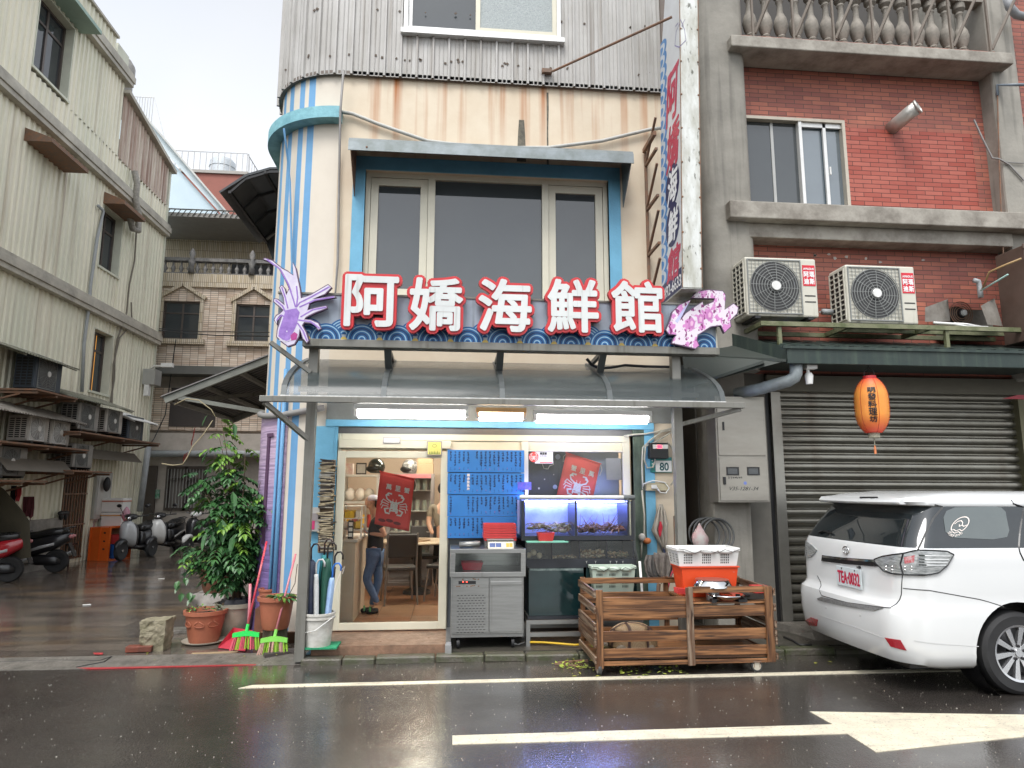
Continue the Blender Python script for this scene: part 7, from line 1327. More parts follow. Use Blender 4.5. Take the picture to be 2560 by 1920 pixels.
leafy(60,lambda:(1.22+random.uniform(-.2,.1),random.uniform(-1.2,-.95),random.uniform(.005,.03)),'dropped_leaves','dropped green leaves on the road left of the pen wheel',m_leafy)
leafy(50,lambda:(1.85+random.uniform(-.35,.25),random.uniform(-1.5,-1.2),random.uniform(.005,.03)),'dropped_leaves','dropped green leaves on the road under the pen',m_leafy)
# crates and dishes on the pen
m_wc=mat('white crate plastic',(.72,.72,.70),.4,c2=(.6,.6,.58),vs=6); m_or=mat('orange red bin plastic',(.70,.075,.02),.35,c2=(.60,.05,.015),vs=3)
YB1,YB2=-1.12,-.84
a=d6(1155,565,YB1); e=d6(1690,565,YB1); t=T('orange_bin','orange red plastic bin on the pen under a white crate','bin',((a.x+e.x)/2,-.98,.601)); z1=a.z
def bin_(b,x0,x1,y0,y1,z0,z1,ins,th=.006):
    A=[(x0+ins,y0+ins,z0),(x1-ins,y0+ins,z0),(x1-ins,y1-ins,z0),(x0+ins,y1-ins,z0),(x0,y0,z1),(x1,y0,z1),(x1,y1,z1),(x0,y1,z1)]; b.add(A,[(0,3,2,1),(0,1,5,4),(1,2,6,5),(2,3,7,6),(3,0,4,7)]); A=[(x0+ins+th,y0+ins+th,z0+th),(x1-ins-th,y0+ins+th,z0+th),(x1-ins-th,y1-ins-th,z0+th),(x0+ins+th,y1-ins-th,z0+th),(x0+th,y0+th,z1),(x1-th,y0+th,z1),(x1-th,y1-th,z1),(x0+th,y1-th,z1)]; b.add(A,[(0,1,2,3),(0,4,5,1),(1,5,6,2),(2,6,7,3),(3,7,4,0)]); return b
P('bin',bin_(B(),a.x+.015,e.x-.015,YB1,YB2,.601,z1-.012,.03),m_or,t); P('rim',frame(B(),0,0,0,0,0,0,.001) if 0 else B().box(a.x,e.x,YB1-.012,YB1+.006,z1-.012,z1).box(a.x,e.x,YB2-.006,YB2+.012,z1-.012,z1).box(a.x,a.x+.018,YB1+.006,YB2-.006,z1-.012,z1).box(e.x-.018,e.x,YB1+.006,YB2-.006,z1-.012,z1),m_or,t,bev=.003); P('round_sticker',B().lathe([(.02,YB1+.0045),(.02,YB1+.009)],(e.x-.055,0,z1-.035),14,axis='y'),m_alug,t)
zc=z1+.002; a=d6(1130,400,YB1); e=d6(1680,400,YB1); wc=basket('plastic_crate','white woven plastic crate on top of the orange red bin',a.x,e.x,YB1-.01,YB2+.02,zc,d6(1400,395,YB1).z,m_wc)
m_chr=mat('polished steel dish',(.62,.62,.62),.12,metal=1,c2=(.5,.5,.5),vs=4)
c_=d6(1457,730,-1.28); dsh=T('steel_basin','large upturned polished steel basin leaning on the orange bin','basin',(c_.x,-1.26,.62)); P('bowl',B().lathe([(.165,.715),(.175,.72),(.172,.735),(.15,.775),(.14,.782)],(c_.x,-1.245,0),36),m_chr,dsh,smooth='auto'); P('base_disc',B().lathe([(.15,.7825),(.10,.786)],(c_.x,-1.245,0),32),mat('reddish steel base',(.40,.22,.18),.3,metal=.7),dsh)
P('foot',B().lathe([(.06,.601),(.06,.7145)],(c_.x,-1.245,0),16),m_ssd,dsh)
c_=d6(1555,850,-1.38); dsh=T('spring_scale','low platform scale with polished steel pan at the pen front edge','scale',(c_.x,-1.33,.60)); P('pan',B().lathe([(.03,.648),(.10,.625),(.155,.655),(.165,.662),(.16,.668),(.10,.64),(.03,.66)],(c_.x+.02,-1.36,0),36),m_chr,dsh,smooth='auto'); P('foot',B().box(c_.x-.13,c_.x-.09,-1.42,-1.36,.6,.63),m_blk,dsh); P('foot',B().box(c_.x+.12,c_.x+.20,-1.41,-1.33,.601,.625),m_blk,dsh); P('arm',B().tube([(c_.x+.12,-1.36,.655),(c_.x+.27,-1.30,.64)],.012,6),m_blk,dsh)
def beer(x,y,z,lab,w_=.14):
    t=T('red_box',lab,'box',(x,y,z),0,'red drink boxes on the pen'); P('carton',B().box(x-w_/2,x+w_/2,y-.06,y+.06,z,z+.06),mred,t); P('lettering',text(B(),'Budweiser',x-w_/2+.015,x+w_/2-.015,z+.018,z+.045,front(y-.0605),0,.001,shear=.3),m_wh,t)
c_=d6(1915,815,-1.3); beer(c_.x,-1.2,.655,'red drink carton with white script at the right end of the pen'); S('dark_gear',B().rbox((c_.x-.12,-1.22,.63),(.22,.16,.05),(0,.1,.2)).rbox((c_.x+.02,-1.15,.627),(.16,.12,.05),(0,0,-.1)),mat('dark gear',(.05,.045,.04),.6),'dark folded gear under the red drink carton','gear')
c_=d6(1165,805,-1.15); S('red_scoop',B().rbox((c_.x+.01,-1.1,.66),(.10,.09,.05),(0,.15,.2),taper=.8),mred,'small red plastic scoop left of the orange bin behind the centre post','scoop')
S('debris',B().rbox((1.18,-.95,.012),(.30,.02,.02),(0,0,.2)).rbox((1.10,-1.05,.012),(.22,.015,.015),(0,0,-.5)),m_rust,'dark twigs and scraps on the road at the left end of the pen','debris')
# ================================================================ plants by the corner
m_ter=mat('terracotta pot',(.36,.12,.065),.6,c2=(.24,.08,.045),vs=5,va=.8,bump=.15); m_terd=mat('old brown pot',(.16,.065,.035),.6,c2=(.08,.04,.025),vs=6,va=.9,bump=.3); m_cer=mat('grey green glazed pot',(.36,.35,.28),.4,c2=(.20,.20,.14),vs=4,va=.9,bump=.1); m_soil=mat('dark soil',(.035,.025,.018),.9,bump=.8,bs=70)
m_leaf=mat('glossy green leaf',(.055,.15,.045),.35,c2=(.03,.09,.03),vs=9,va=.9); m_leafd=mat('dark green leaf',(.028,.085,.03),.35,c2=(.01,.035,.012),vs=9,va=.9); m_leafl=mat('young yellow green leaf',(.16,.30,.04),.4,c2=(.10,.20,.03),vs=9,va=.9); m_stem=mat('brown stem',(.09,.06,.035),.8); m_vine=mat('green vine',(.08,.14,.04),.6)
def leaf(b,p,dr,l,w,mi=0,droop=.25):
    dr=dr.normalized(); s=dr.cross(Vector((0,0,1))); s=(s.normalized() if s.length>.05 else Vector((1,0,0)))*w/2; dn=Vector((0,0,-1)); u=s.cross(dr).normalized()*w*.18
    b.add([p,p+dr*l*.3+s+u+dn*l*droop*.09,p+dr*l*.3+dn*l*droop*.1,p+dr*l*.3-s+u+dn*l*droop*.09,p+dr*l*.7+s*.8+u+dn*l*droop*.5,p+dr*l*.7+dn*l*droop*.5-u*.3,p+dr*l*.7-s*.8+u+dn*l*droop*.5,p+dr*l+dn*l*droop],[(0,2,1),(0,3,2),(1,2,5,4),(2,3,6,5),(4,5,7),(5,6,7)],mi)
def spray(b,p,dr,L_,n,l,w,mi=0,mi2=None):
    """pinnate leaf: a drooping rachis with paired leaflets"""
    dr=dr.normalized(); side=dr.cross(Vector((0,0,1))).normalized()
    for k in range(n):
        q=(k+1)/n; c=p+dr*L_*q+Vector((0,0,-L_*.55*q*q))
        for s in (1,-1): leaf(b,c,(dr*.55+side*s*1.0+Vector((0,0,-.30-.35*q)))+Vector((random.uniform(-.2,.2),random.uniform(-.2,.2),random.uniform(-.2,.2))),l*random.uniform(.8,1.15),w*random.uniform(.85,1.1),mi)
    leaf(b,p+dr*L_+Vector((0,0,-L_*.55)),dr+Vector((0,0,-.6)),l,w,mi)
def pot(name,lab,c,r0,r1,h,m,cat='potted plant',soil=True,rim=.02,bands=0):
    t=T(name,lab,cat,c); x,y,z=c; pr=[(r0*.97,0),(r0,.01)]
    for k in range(1,8): q=k/8; pr.append((r0+(r1-r0)*q**.8,h*q*.86+.01))
    pr+=[(r1,h*.87),(r1+rim,h*.88),(r1+rim*1.1,h),(r1-.005,h),(r1-.02,h*.85)]
    P('pot',B().lathe(pr,(x,y,z),32),m,t,smooth='auto'); P('soil',B().lathe([(r1-.022,h*.86),(.01,h*.89)],(x,y,z),20),m_soil,t); return t
random.seed(77)
def PT(x,y,z): p=WG('C3',x,y,z); return p
# big shrub in the grey glazed pot
c=PT(1600,1150,.012); gx,gy=c.x,c.y+.10
t=pot('potted_shrub','tall bushy glossy shrub in a grey green glazed pot',(gx,gy,.012),.14,.205,.36,m_cer,rim=.015)
P('black_liner',B().lathe([(.19,.32),(.15,.40),(.08,.36),(.05,.41)],(gx,gy,.012),9),mat('black liner bag',(.02,.02,.025),.3),t)
b=B(); stems=[]
D8=lambda x,y,Y: WY('D8',x,y,Y)
tops=[(345,75,gy-.05),(300,300,gy-.1),(500,260,gy+.05),(220,480,gy-.12),(640,560,gy-.05),(560,700,gy-.15),(250,720,gy-.12),(430,560,gy-.2),(700,720,gy+.1),(200,900,gy-.15),(470,900,gy-.25),(380,420,gy+.2),(570,880,gy-.05),(330,880,gy-.2),(420,330,gy),(330,560,gy-.1),(500,450,gy-.1),(330,180,gy),(620,800,gy),(520,620,gy-.2),(150,980,gy-.1),(770,765,gy-.05),(180,430,gy-.1),(610,450,gy),(150,900,gy+.1),(240,560,gy-.2),(680,640,gy-.1)]
base=Vector((gx,gy,.40)); fol=B()
for i,(x,y,Y) in enumerate(tops):
    e=D8(x,y,Y); m1=base.lerp(e,.35)+Vector(((gx-e.x)*.25+random.uniform(-.03,.03),random.uniform(-.06,.06),.02)); m2=base.lerp(e,.7)+Vector(((gx-e.x)*.15,random.uniform(-.05,.05),.05))
    pts=[base+Vector((random.uniform(-.04,.04),random.uniform(-.04,.04),-.05)),m1,m2,e]; b.tube(pts,[.012,.009,.006,.003],6)
    for k in range(15):
        q=.30+.70*k/14; s_i=min(2,int(q*3)); f_=q*3-s_i; p=pts[s_i].lerp(pts[s_i+1],f_); a=random.random()*6.28; top=(y<380 or (x>600)) and k>11
        spray(fol,p,Vector((math.cos(a),math.sin(a)*.8,random.uniform(-.15,.45))),random.uniform(.13,.22),random.choice((4,5,6)),random.uniform(.06,.09),random.uniform(.032,.046),2 if top or random.random()<.05 else random.choice((0,0,1)))
P('stems',b,m_stem,t,smooth=True); P('foliage',fol,[m_leaf,m_leafd,m_leafl],t)
b=B(); 
for x,y,l in ((270,290,.15),(260,60,.12),(430,120,.13),(350,740,.22),(420,560,.18),(430,840,.18),(250,830,.16),(290,840,.15)): leaf(b,D8(x,y-20,gy-.28),Vector((random.uniform(-.5,.3),-.2,-.9)),l,l*.42,0)
P('large_leaves',b,[m_leaf],t)
S('dry_vine',B().tube([D8(-40,360,gy-.1),D8(30,372,gy-.1),D8(95,365,gy-.1),D8(125,320,gy-.1),D8(160,250,gy-.05),D8(230,170,gy),D8(290,80,gy)],.006,6).tube([D8(310,60,gy),D8(280,10,gy),D8(200,-50,gy),D8(120,-60,gy),D8(40,-20,gy)],.006,6),mat('dry tan vine',(.30,.25,.15),.7),'dry tan vine shoots arching left from the top of the shrub','vine',smooth=True)
b=B(); 
for x,y in ((165,190),(115,290),(130,280),(180,120),(175,150)): leaf(b,D8(x,y,gy),Vector((-.2,0,-1)),.09,.035)
S('red_leaves',b,mat('red dry leaf',(.28,.05,.04),.6),'few dark red leaves dangling on the dry vine','leaves')
# upper left brown pot on a white block
c=PT(1400,1010,.012); ux,uy=c.x+.02,c.y+.35
S('white_block',B().box(ux-.22,ux+.16,uy-.16,uy+.16,.05,.27).box(ux-.20,ux+.14,uy-.14,uy+.14,.012,.05,1),[mat('chalky white block',(.45,.43,.40),.8,c2=(.25,.22,.2),vs=6,va=.9),m_soil],'chalky white block under the brown upper pot','block')
t=pot('potted_plant','trailing plant in an old brown pot raised on a white block',(ux,uy,.27),.14,.215,.34,m_terd)
b=B(); random.seed(5)
for i in range(70): a=random.random()*6.28; r=random.uniform(.02,.2); p=Vector((ux+r*math.cos(a),uy+r*math.sin(a),.60+random.uniform(-.01,.05))); b.tube([p,p+Vector((random.uniform(-.07,.07),random.uniform(-.07,.07),random.uniform(-.01,.07)))],.004,4)
P('dry_twigs',b,m_stem,t,kind='stuff'); b=B()
for i in range(46): leaf(b,Vector((ux-.18+random.uniform(-.12,.22),uy-.1+random.uniform(-.12,.1),.62+random.uniform(-.05,.12))),Vector((random.uniform(-1,.2),random.uniform(-1,0),random.uniform(-.5,.2))),random.uniform(.06,.10),random.uniform(.035,.05),random.choice((0,1,1)))
for x,y in ((90,1200),(140,1195),(180,1210),(80,1150),(70,1120),(110,1100),(160,1230)): leaf(b,D8(x,y,uy-.2),Vector((random.uniform(-.4,.4),-.5,-.6)),.10,.07,0)
b.tube([Vector((ux-.15,uy-.15,.6)),D8(80,1140,uy-.25),D8(75,1190,uy-.22),D8(150,1250,uy-.22)],.004,5,0); P('foliage',b,[m_leaf,m_leafl],t)
# lower left terracotta pot on saucer
c=PT(1385,1180,.03); lx,ly=c.x,c.y+.10
S('saucer',B().lathe([(.14,.012),(.21,.03),(.215,.042),(.19,.038),(.14,.022)],(lx,ly,0),32),mat('cream saucer',(.48,.44,.36),.5,c2=(.3,.27,.22),vs=6),'cream saucer under the front terracotta pot','saucer',smooth='auto')
t=pot('potted_plant','low scrubby plant in a terracotta pot on a cream saucer',(lx,ly,.0225),.145,.195,.32,m_ter)
b=B()
for i in range(3): q=-PI/2+(i-1)*.75; b.tube([(lx+.186*math.cos(q+.3*math.sin(k)),ly+.186*math.sin(q+.3*math.sin(k)),.25-.06*math.sin(PI*k/6)) for k in range(7)],.006,5)
P('relief_swag',b,m_ter,t,smooth=True); b=B()
for i in range(80): leaf(b,Vector((lx+random.uniform(-.17,.17),ly+random.uniform(-.15,.12),.33+random.uniform(0,.05))),Vector((random.uniform(-1,1),random.uniform(-1,.6),random.uniform(.1,.9))),random.uniform(.03,.06),random.uniform(.015,.025),random.choice((0,0,1,2)))
P('foliage',b,[m_leaf,m_leafl,m_stem],t)
# right terracotta pot by the post
c=WY('C3',1870,1100,-.42); rx,ry,rz0=c.x+.01,-.28,c.z; t=pot('potted_plant','broad leaved low plant in a terracotta pot beside the striped wall',(rx,ry,rz0),.125,.165,.31,m_ter)
P('pot_stand',B().lathe([(.12,.012),(.12,rz0)],(rx,ry,0),4),m_moss,t); b=B()
for i in range(34): a=random.random()*6.28; leaf(b,Vector((rx+.06+.05*math.cos(a),ry-.05+.05*math.sin(a),rz0+.30)),Vector((math.cos(a),math.sin(a),random.uniform(.1,.9))),random.uniform(.10,.16),random.uniform(.03,.045),random.choice((0,0,0,1)),.5)
b.tube([(rx+.1,ry,rz0+.28),(rx+.18,ry-.05,.66),(rx+.20,ry-.08,.85)],.004,5,2).tube([(rx+.1,ry,rz0+.28),(rx+.2,ry-.05,.55),(rx+.25,ry-.1,.58)],.004,5,2); P('foliage',b,[m_leaf,m_leafl,m_stem],t)
# small red pot behind
c=D8(655,1120,.15); t=pot('potted_plant','thin stem in a small red pot standing behind the right terracotta pot',(c.x,.15,.36),.075,.095,.19,m_ter,rim=.008); P('stem',B().tube([(c.x,.15,.5),(c.x+.02,.13,.8),(c.x-.01,.15,1.0)],.012,6),m_stem,t)
S('pot_pedestal',B().box(c.x-.1,c.x+.1,.05,.25,.012,.358),m_terd,'dark block under the small red pot','block')
# brooms, dustpan
m_rp=mat('red plastic handle',(.50,.03,.06),.35,c2=(.6,.25,.25),vs=12,va=.5); m_gp=mat('bright green plastic',(.03,.60,.10),.35,c2=(.02,.5,.08),vs=9)
def broom(lab,c,top,bot,gm,mats,w_,col):
    hb=WY('D8',*bot,c); ht=WY('D8',*top,c+.22); t=T('broom',lab,'broom',(hb.x,hb.y,.02),0,'brooms by the canopy post'); P('handle',B().tube([ht,hb],.011,8),col,t,smooth=True)
    dr=(ht-hb).normalized(); cz=hb; P('head',B().loft([[Vector((cz.x+x,cz.y-.02,cz.z-.035+.30*x*.0-abs(x)*.12)),Vector((cz.x+x,cz.y+.02,cz.z-.035-abs(x)*.12)),Vector((cz.x+x,cz.y+.015,cz.z+.012*(1-abs(x)/w_)-abs(x)*.10)),Vector((cz.x+x,cz.y-.015,cz.z+.012*(1-abs(x)/w_)-abs(x)*.10))] for x in (-w_,-w_*.6,-.03,.03,w_*.6,w_)]).tube([cz+Vector((0,0,-.01)),cz+dr*.07],.016,8),gm,t)
    b=B(); 
    for i in range(90):
        x=random.uniform(-w_*.96,w_*.96); y=random.uniform(-.018,.018); band=int((x+w_)/(2*w_)*6)%2; z0=cz.z-.036-abs(x)*.12; b.tube([Vector((cz.x+x,cz.y+y,z0)),Vector((cz.x+x*1.22+random.uniform(-.006,.006),cz.y+y*1.8-.02,max(.02,z0-.115)))],.0035,4,band)
    P('bristles',b,mats,t,kind='stuff')
m_br=mat('pink red bristles',(.60,.10,.14),.7); m_bg=mat('lime bristles',(.25,.45,.03),.7); m_bp=mat('pale pink bristles',(.50,.30,.24),.8)
broom('red handled broom with bright green head standing on the red dustpan',-.42,(640,865),(508,1450),m_gp,[m_br,m_bg],.125,m_rp)
broom('pink handled broom with lime head and faded bristles beside the post',-.48,(828,945),(690,1485),mat('lime plastic',(.22,.60,.10),.35),[m_bp,m_bg],.125,mat('pink plastic handle',(.55,.16,.20),.35,c2=(.6,.3,.3),vs=12,va=.6))
m_dp=mat('rose red dustpan plastic',(.58,.06,.09),.35); g_=lambda x,y,z=.02: WG('D8',x,y,z); t=T('dustpan','rose red dustpan with upright handle in front of the glazed pot','dustpan',(g_(440,1560).x,g_(440,1560).y,.015))
p0,p1,p2,p3=g_(325,1555),g_(500,1578),g_(545,1500,.03),g_(420,1480,.05); th=Vector((0,0,.004))
P('tray',B().add([p0,p1,p2,p3,p0+th,p1+th,p2+th,p3+th],[(0,3,2,1),(4,5,6,7),(0,1,5,4),(1,2,6,5),(2,3,7,6),(3,0,4,7)]).add([p0,p3,p3+Vector((0,0,.09)),p0+Vector((0,0,.015))],[(0,1,2,3)]).add([p1,p2,p2+Vector((0,0,.09)),p1+Vector((0,0,.015))],[(0,1,2,3)]).add([p3,p2,p2+Vector((0,0,.09)),p3+Vector((0,0,.09))],[(0,1,2,3)]),m_dp,t); P('handle',B().tube([WY('D8',515,1480,-.38),WY('D8',528,1290,-.36),WY('D8',533,1140,-.34)],.013,8),mat('pink plastic handle',(.55,.16,.20),.35),t,smooth=True)
# concrete stump and brick
m_stump=mat('mossy broken concrete',(.27,.24,.17),.8,c2=(.12,.11,.06),vs=8,va=.9,bump=1,bs=20); c=WG('C3',1075,1215,.03); S('concrete_stump',B().add([c+Vector(v) for v in ((-.12,-.08,-.02),(.10,-.08,-.02),(.10,.12,-.02),(-.08,.12,-.02),(-.115,-.10,.18),(-.04,-.10,.10),(.12,-.10,.28),(.12,.14,.28),(-.13,.14,.27),(-.13,-.10,.27))],[(0,1,2,3),(9,6,7,8),(0,5,6,1),(0,4,5),(4,9,6,5),(1,6,7,2),(2,7,8,3),(3,8,9,4,0)]),m_stump,'broken mossy concrete stump on the kerb left of the pots','stump',bev=.01)
c=WG('C3',985,1225,.03); S('brick',B().rbox((c.x-.01,c.y-.03,.045),(.24,.10,.055),(0,0,.05)),mat('wet brick',(.18,.05,.03),.5,c2=(.08,.03,.02),vs=12,va=.9,bump=.6),'single wet red brick at the foot of the concrete stump','brick',bev=.006)
S('broken_slab',B().rbox((c.x+.05,c.y+.9,.03),(.38,.22,.04),(0,0,.1)),m_conc,'loose pale slab on the alley paving behind the stump','slab',bev=.006)
c=WG('D8',700,1600,.03); S('scrap_wood',B().rbox((c.x,c.y,.035),(.22,.07,.035),(0,0,.5)).rbox((c.x+.09,c.y+.06,.055),(.20,.05,.03),(0,0,-.2)),mat('dark scrap',(.06,.05,.045),.7),'dark scraps of wood at the foot of the canopy post','scrap')
c=WG('D8',300,1590,.02); S('stone_patch',B().rbox((c.x,c.y,.016),(.42,.11,.012),(0,0,.12)),mat('tan stone',(.36,.26,.15),.7,c2=(.2,.15,.09),vs=9,va=.9),'flat tan stone on the kerb between saucer and dustpan','stone')
for i,(x,y) in enumerate(((600,917),(1115,737))): p=WG('C3',x,y,.018); S('litter',B().rbox(p,(.10,.05,.006),(0,0,.4)),m_white,('nearer','farther')[i]+' white scrap of litter on the wet alley floor','litter','litter in the alley')
for o in [x for x in bpy.data.objects if x.name.startswith('concrete_stump')]:
    o.modifiers.clear(); m=o.modifiers.new('s','SUBSURF'); m.subdivision_type='SIMPLE'; m.levels=m.render_levels=4; tx_=bpy.data.textures.new('rough','CLOUDS'); tx_.noise_scale=.06; m=o.modifiers.new('d','DISPLACE'); m.texture=tx_; m.strength=.035
# ================================================================ white wagon
OX,OY=3.52,-1.40
PRF=[(.20,.16,.78,.26),(.235,.06,.83,.27),(.30,.02,.855,.28),(.45,.0,.868,.28),(.60,.0,.872,.28),(.655,.012,.87,.28),(.685,.055,.865,.27),(.72,.075,.863,.26),(.85,.085,.868,.24),(1.0,.10,.866,.22),(1.10,.12,.86,.20),(1.135,.135,.85,.20),(1.15,.145,.842,.20),(1.25,.205,.80,.19),(1.36,.28,.75,.18),(1.44,.335,.71,.18),(1.462,.35,.70,.18),(1.472,.28,.705,.17),(1.50,.25,.705,.17),(1.525,.27,.69,.17),(1.56,.40,.63,.18),(1.588,.70,.52,.2)]
def prf(z):
    if z<=PRF[0][0]: return PRF[0][1:]
    for a,b_ in zip(PRF,PRF[1:]):
        if z<=b_[0]: q=(z-a[0])/(b_[0]-a[0]); return tuple(a[i]+(b_[i]-a[i])*q for i in (1,2,3))
    return PRF[-1][1:]
def cpt(s,z,off=0.):
    def raw(s,z):
        x0,w,rc=prf(z); sg=1 if s>=0 else -1; a=abs(s); l=w-rc; bx=.05*(l/w)**2
        if a<=l: x,y=x0+.05*(a/w)**2,a
        elif a<=l+rc*PI/2: t=(a-l)/rc; x,y=x0+bx+rc*(1-math.cos(t)),l+rc*math.sin(t)
        else: x,y=x0+bx+rc+(a-l-rc*PI/2),w
        fx=1.0 if x<3.2 else max(.3,1-((x-3.2)/1.35)**3*.25)
        return Vector((OX+x,OY-sg*y*fx,z))
    p=raw(s,z)
    if off:
        t1=raw(s+.01,z)-raw(s-.01,z); t2=raw(s,z+.008)-raw(s,z-.008); n=t1.cross(t2).normalized()
        if n.dot(CAMP-p)<0:n=-n
        p=p+n*off
    return p
def proj(p):
    d=p-CAMP; z=d.dot(cf); return (1280+FPX*d.dot(cr)/z,960-FPX*d.dot(cu)/z)
def chit(x,y,c='D7',lo=-.95,hi=1.9):
    a,b_,k=CR[c]; U,V=a+x*k,b_+y*k; best=None; s0,s1,z0,z1=lo,hi,.2,1.58
    for it in range(5):
        n=28
        for i in range(n+1):
            for j in range(n+1):
                s=s0+(s1-s0)*i/n; z=z0+(z1-z0)*j/n; q=proj(cpt(s,z)); e=(q[0]-U)**2+(q[1]-V)**2
                if best is None or e<best[0]: best=(e,s,z)
        ds,dz=(s1-s0)/n*1.6,(z1-z0)/n*1.6; s0,s1,z0,z1=best[1]-ds,best[1]+ds,best[2]-dz,best[2]+dz
    return best[1],best[2]
m_cp=mat('white car paint',(.66,.67,.67),.22,c2=(.62,.63,.635),vs=1,coat=.7); m_cg=mat('tinted car glass',(.012,.016,.018),.03,c2=(.02,.025,.027),vs=2,ior=1.6,spec=.7); m_cb=mat('black car trim',(.012,.012,.013),.25); m_chrome=mat('chrome trim',(.75,.75,.76),.08,metal=1)
car=T('parked_car','white station wagon parked at the right with rear plate TEA-0032','car',(OX+2.3,OY,0))
b=B(); S_=[]
x0,w_,rc=prf(.5)
zs=[p[0] for p in PRF]; rings=[]
XF=4.55
def ringz(z,inset=0):
    x0,w,rc=prf(z); l=w-rc; tot=l+rc*PI/2; R_=[]
    ss=[l*i/8 for i in range(9)]+[l+rc*PI/2*i/9 for i in range(1,10)]
    xs0=x0+.05*(l/w)**2+rc; xf=XF-(0 if z<.7 else (z-.7)*1.1 if z<1.14 else .48+(z-1.14)*2.2)
    n=16; ss+=[tot+(xf-.5-xs0)*i/n for i in range(1,n+1)]
    pts=[cpt(s,z) for s in ss]; e=pts[-1]; yl=e.y-OY
    pts+=[Vector((OX+xf-.5+.5*math.sin(PI/2*i/6),OY+yl*(1-(i/6)**3*.9),z)) for i in range(1,7)]
    full=pts+[Vector((p.x,2*OY-p.y,p.z)) for p in reversed(pts[1:])]
    return full
zz=[.20,.235,.30,.37,.45,.52,.60,.655,.685,.72,.78,.85,.93,1.0,1.05,1.10,1.135,1.15,1.20,1.25,1.30,1.36,1.40,1.44,1.462,1.472,1.50,1.525,1.54,1.56,1.575,1.588]
R=[ringz(z) for z in zz]; n=len(R[0])
for i in range(len(zz)-1):
    zm=(zz[i]+zz[i+1])/2; mi=1 if 1.14<zm<1.465 else 0
    k=len(b.v); b.v+=R[i]+R[i+1]; b.f+=[[k+j,k+(j+1)%n,k+n+(j+1)%n,k+n+j] for j in range(n)]; b.m+=[mi]*n
k=len(b.v); b.v+=R[0]+R[-1]; b.f+=[list(range(k+n-1,k-1,-1)),list(range(k+n,k+2*n))]; b.m+=[0,0]
import bmesh
def weld(me):
    bm=bmesh.new(); bm.from_mesh(me); bmesh.ops.remove_doubles(bm,verts=bm.verts,dist=.0008); bmesh.ops.recalc_face_normals(bm,faces=bm.faces); bm.to_mesh(me); bm.free()
body=P('body',b,[m_cp,m_cg,m_cb],car,smooth=True); weld(body.data)
WX_,WZ_=OX+1.02,.315
cut=B()
for x in (WX_,WX_+2.72): cut.lathe([(.385,OY-1.2),(.385,OY-.62)],(x,0,.33),40,axis='y').lathe([(.385,OY+.62),(.385,OY+1.2)],(x,0,.33),40,axis='y')
cme=_am('cut',cut,[m_cb]); cbm=bmesh.new(); cbm.from_mesh(cme); bmesh.ops.recalc_face_normals(cbm,faces=cbm.faces); cbm.to_mesh(cme); cbm.free()
co_=bpy.data.objects.new('cut',cme); COL.objects.link(co_); body_w=body.matrix_world.copy()
bpy.context.view_layer.update()
md=body.modifiers.new('arch','BOOLEAN'); md.object=co_; md.operation='DIFFERENCE'; md.solver='EXACT'
bpy.context.view_layer.update(); nm=bpy.data.meshes.new_from_object(body.evaluated_get(bpy.context.evaluated_depsgraph_get())); body.modifiers.clear(); body.data=nm; bpy.data.objects.remove(co_)
try: nm.set_sharp_from_angle(angle=rad(38))
except Exception: pass
from mathutils.geometry import delaunay_2d_cdt
def patch(pts,off,px=True,step=.03,c='D7',thick=0,lo=-.95,hi=1.9):
    P2=[chit(x,y,c,lo,hi) for x,y in pts] if px else list(pts); Q=[]
    for i in range(len(P2)):
        a,b_=P2[i],P2[(i+1)%len(P2)]; m=max(1,int(math.hypot(b_[0]-a[0],b_[1]-a[1])/step)); Q+=[(a[0]+(b_[0]-a[0])*k/m,a[1]+(b_[1]-a[1])*k/m) for k in range(m)]
    nb=len(Q); sx=[q[0] for q in Q]; sz=[q[1] for q in Q]
    def inside(x,y):
        r=False
        for i in range(nb):
            (x1,y1),(x2,y2)=Q[i],Q[(i+1)%nb]
            if (y1>y)!=(y2>y) and x<(x2-x1)*(y-y1)/(y2-y1)+x1: r=not r
        return r
    x=min(sx)+step/2; I=[]
    while x<max(sx):
        z=min(sz)+step/2
        while z<max(sz):
            if inside(x,z) and min((x-q[0])**2+(z-q[1])**2 for q in Q)>(step*.35)**2: I.append((x,z))
            z+=step
        x+=step
    r=delaunay_2d_cdt([Vector(q) for q in Q+I],[],[list(range(nb))],1,1e-5); bb_=B(); V2=r[0]; F2=[list(f) for f in r[2]]
    bb_.add([cpt(v.x,v.y,off) for v in V2],F2); 
    if thick:
        k=len(bb_.v); es={}
        bb_.v+=[cpt(v.x,v.y,off-thick) for v in V2]
        for f in F2:
            for i in range(len(f)): e=(f[i],f[(i+1)%len(f)]); es[e]=1
        for e in es:
            if (e[1],e[0]) not in es: bb_.f.append([e[0],e[1],e[1]+k,e[0]+k]); bb_.m.append(0)
    return bb_
def seam(pts,w=.006,px=True,off=.0015,c='D7'):
    P2=[chit(x,y,c) for x,y in pts] if px else pts; b=B(); Q=[]
    for a,b_ in zip(P2,P2[1:]):
        for k in range(12): Q.append((a[0]+(b_[0]-a[0])*k/12,a[1]+(b_[1]-a[1])*k/12))
    Q.append(P2[-1]); L_=[cpt(s,z,off) for s,z in Q]; w=w*1.35
    for k,(p,q) in enumerate(zip(L_,L_[1:])):
        nrm=(CAMP-p).normalized(); t=(q-p); sd=t.cross(nrm).normalized()*w/2; b.add([p-sd,p+sd,q+sd,q-sd],[(0,1,2,3)])
    return b
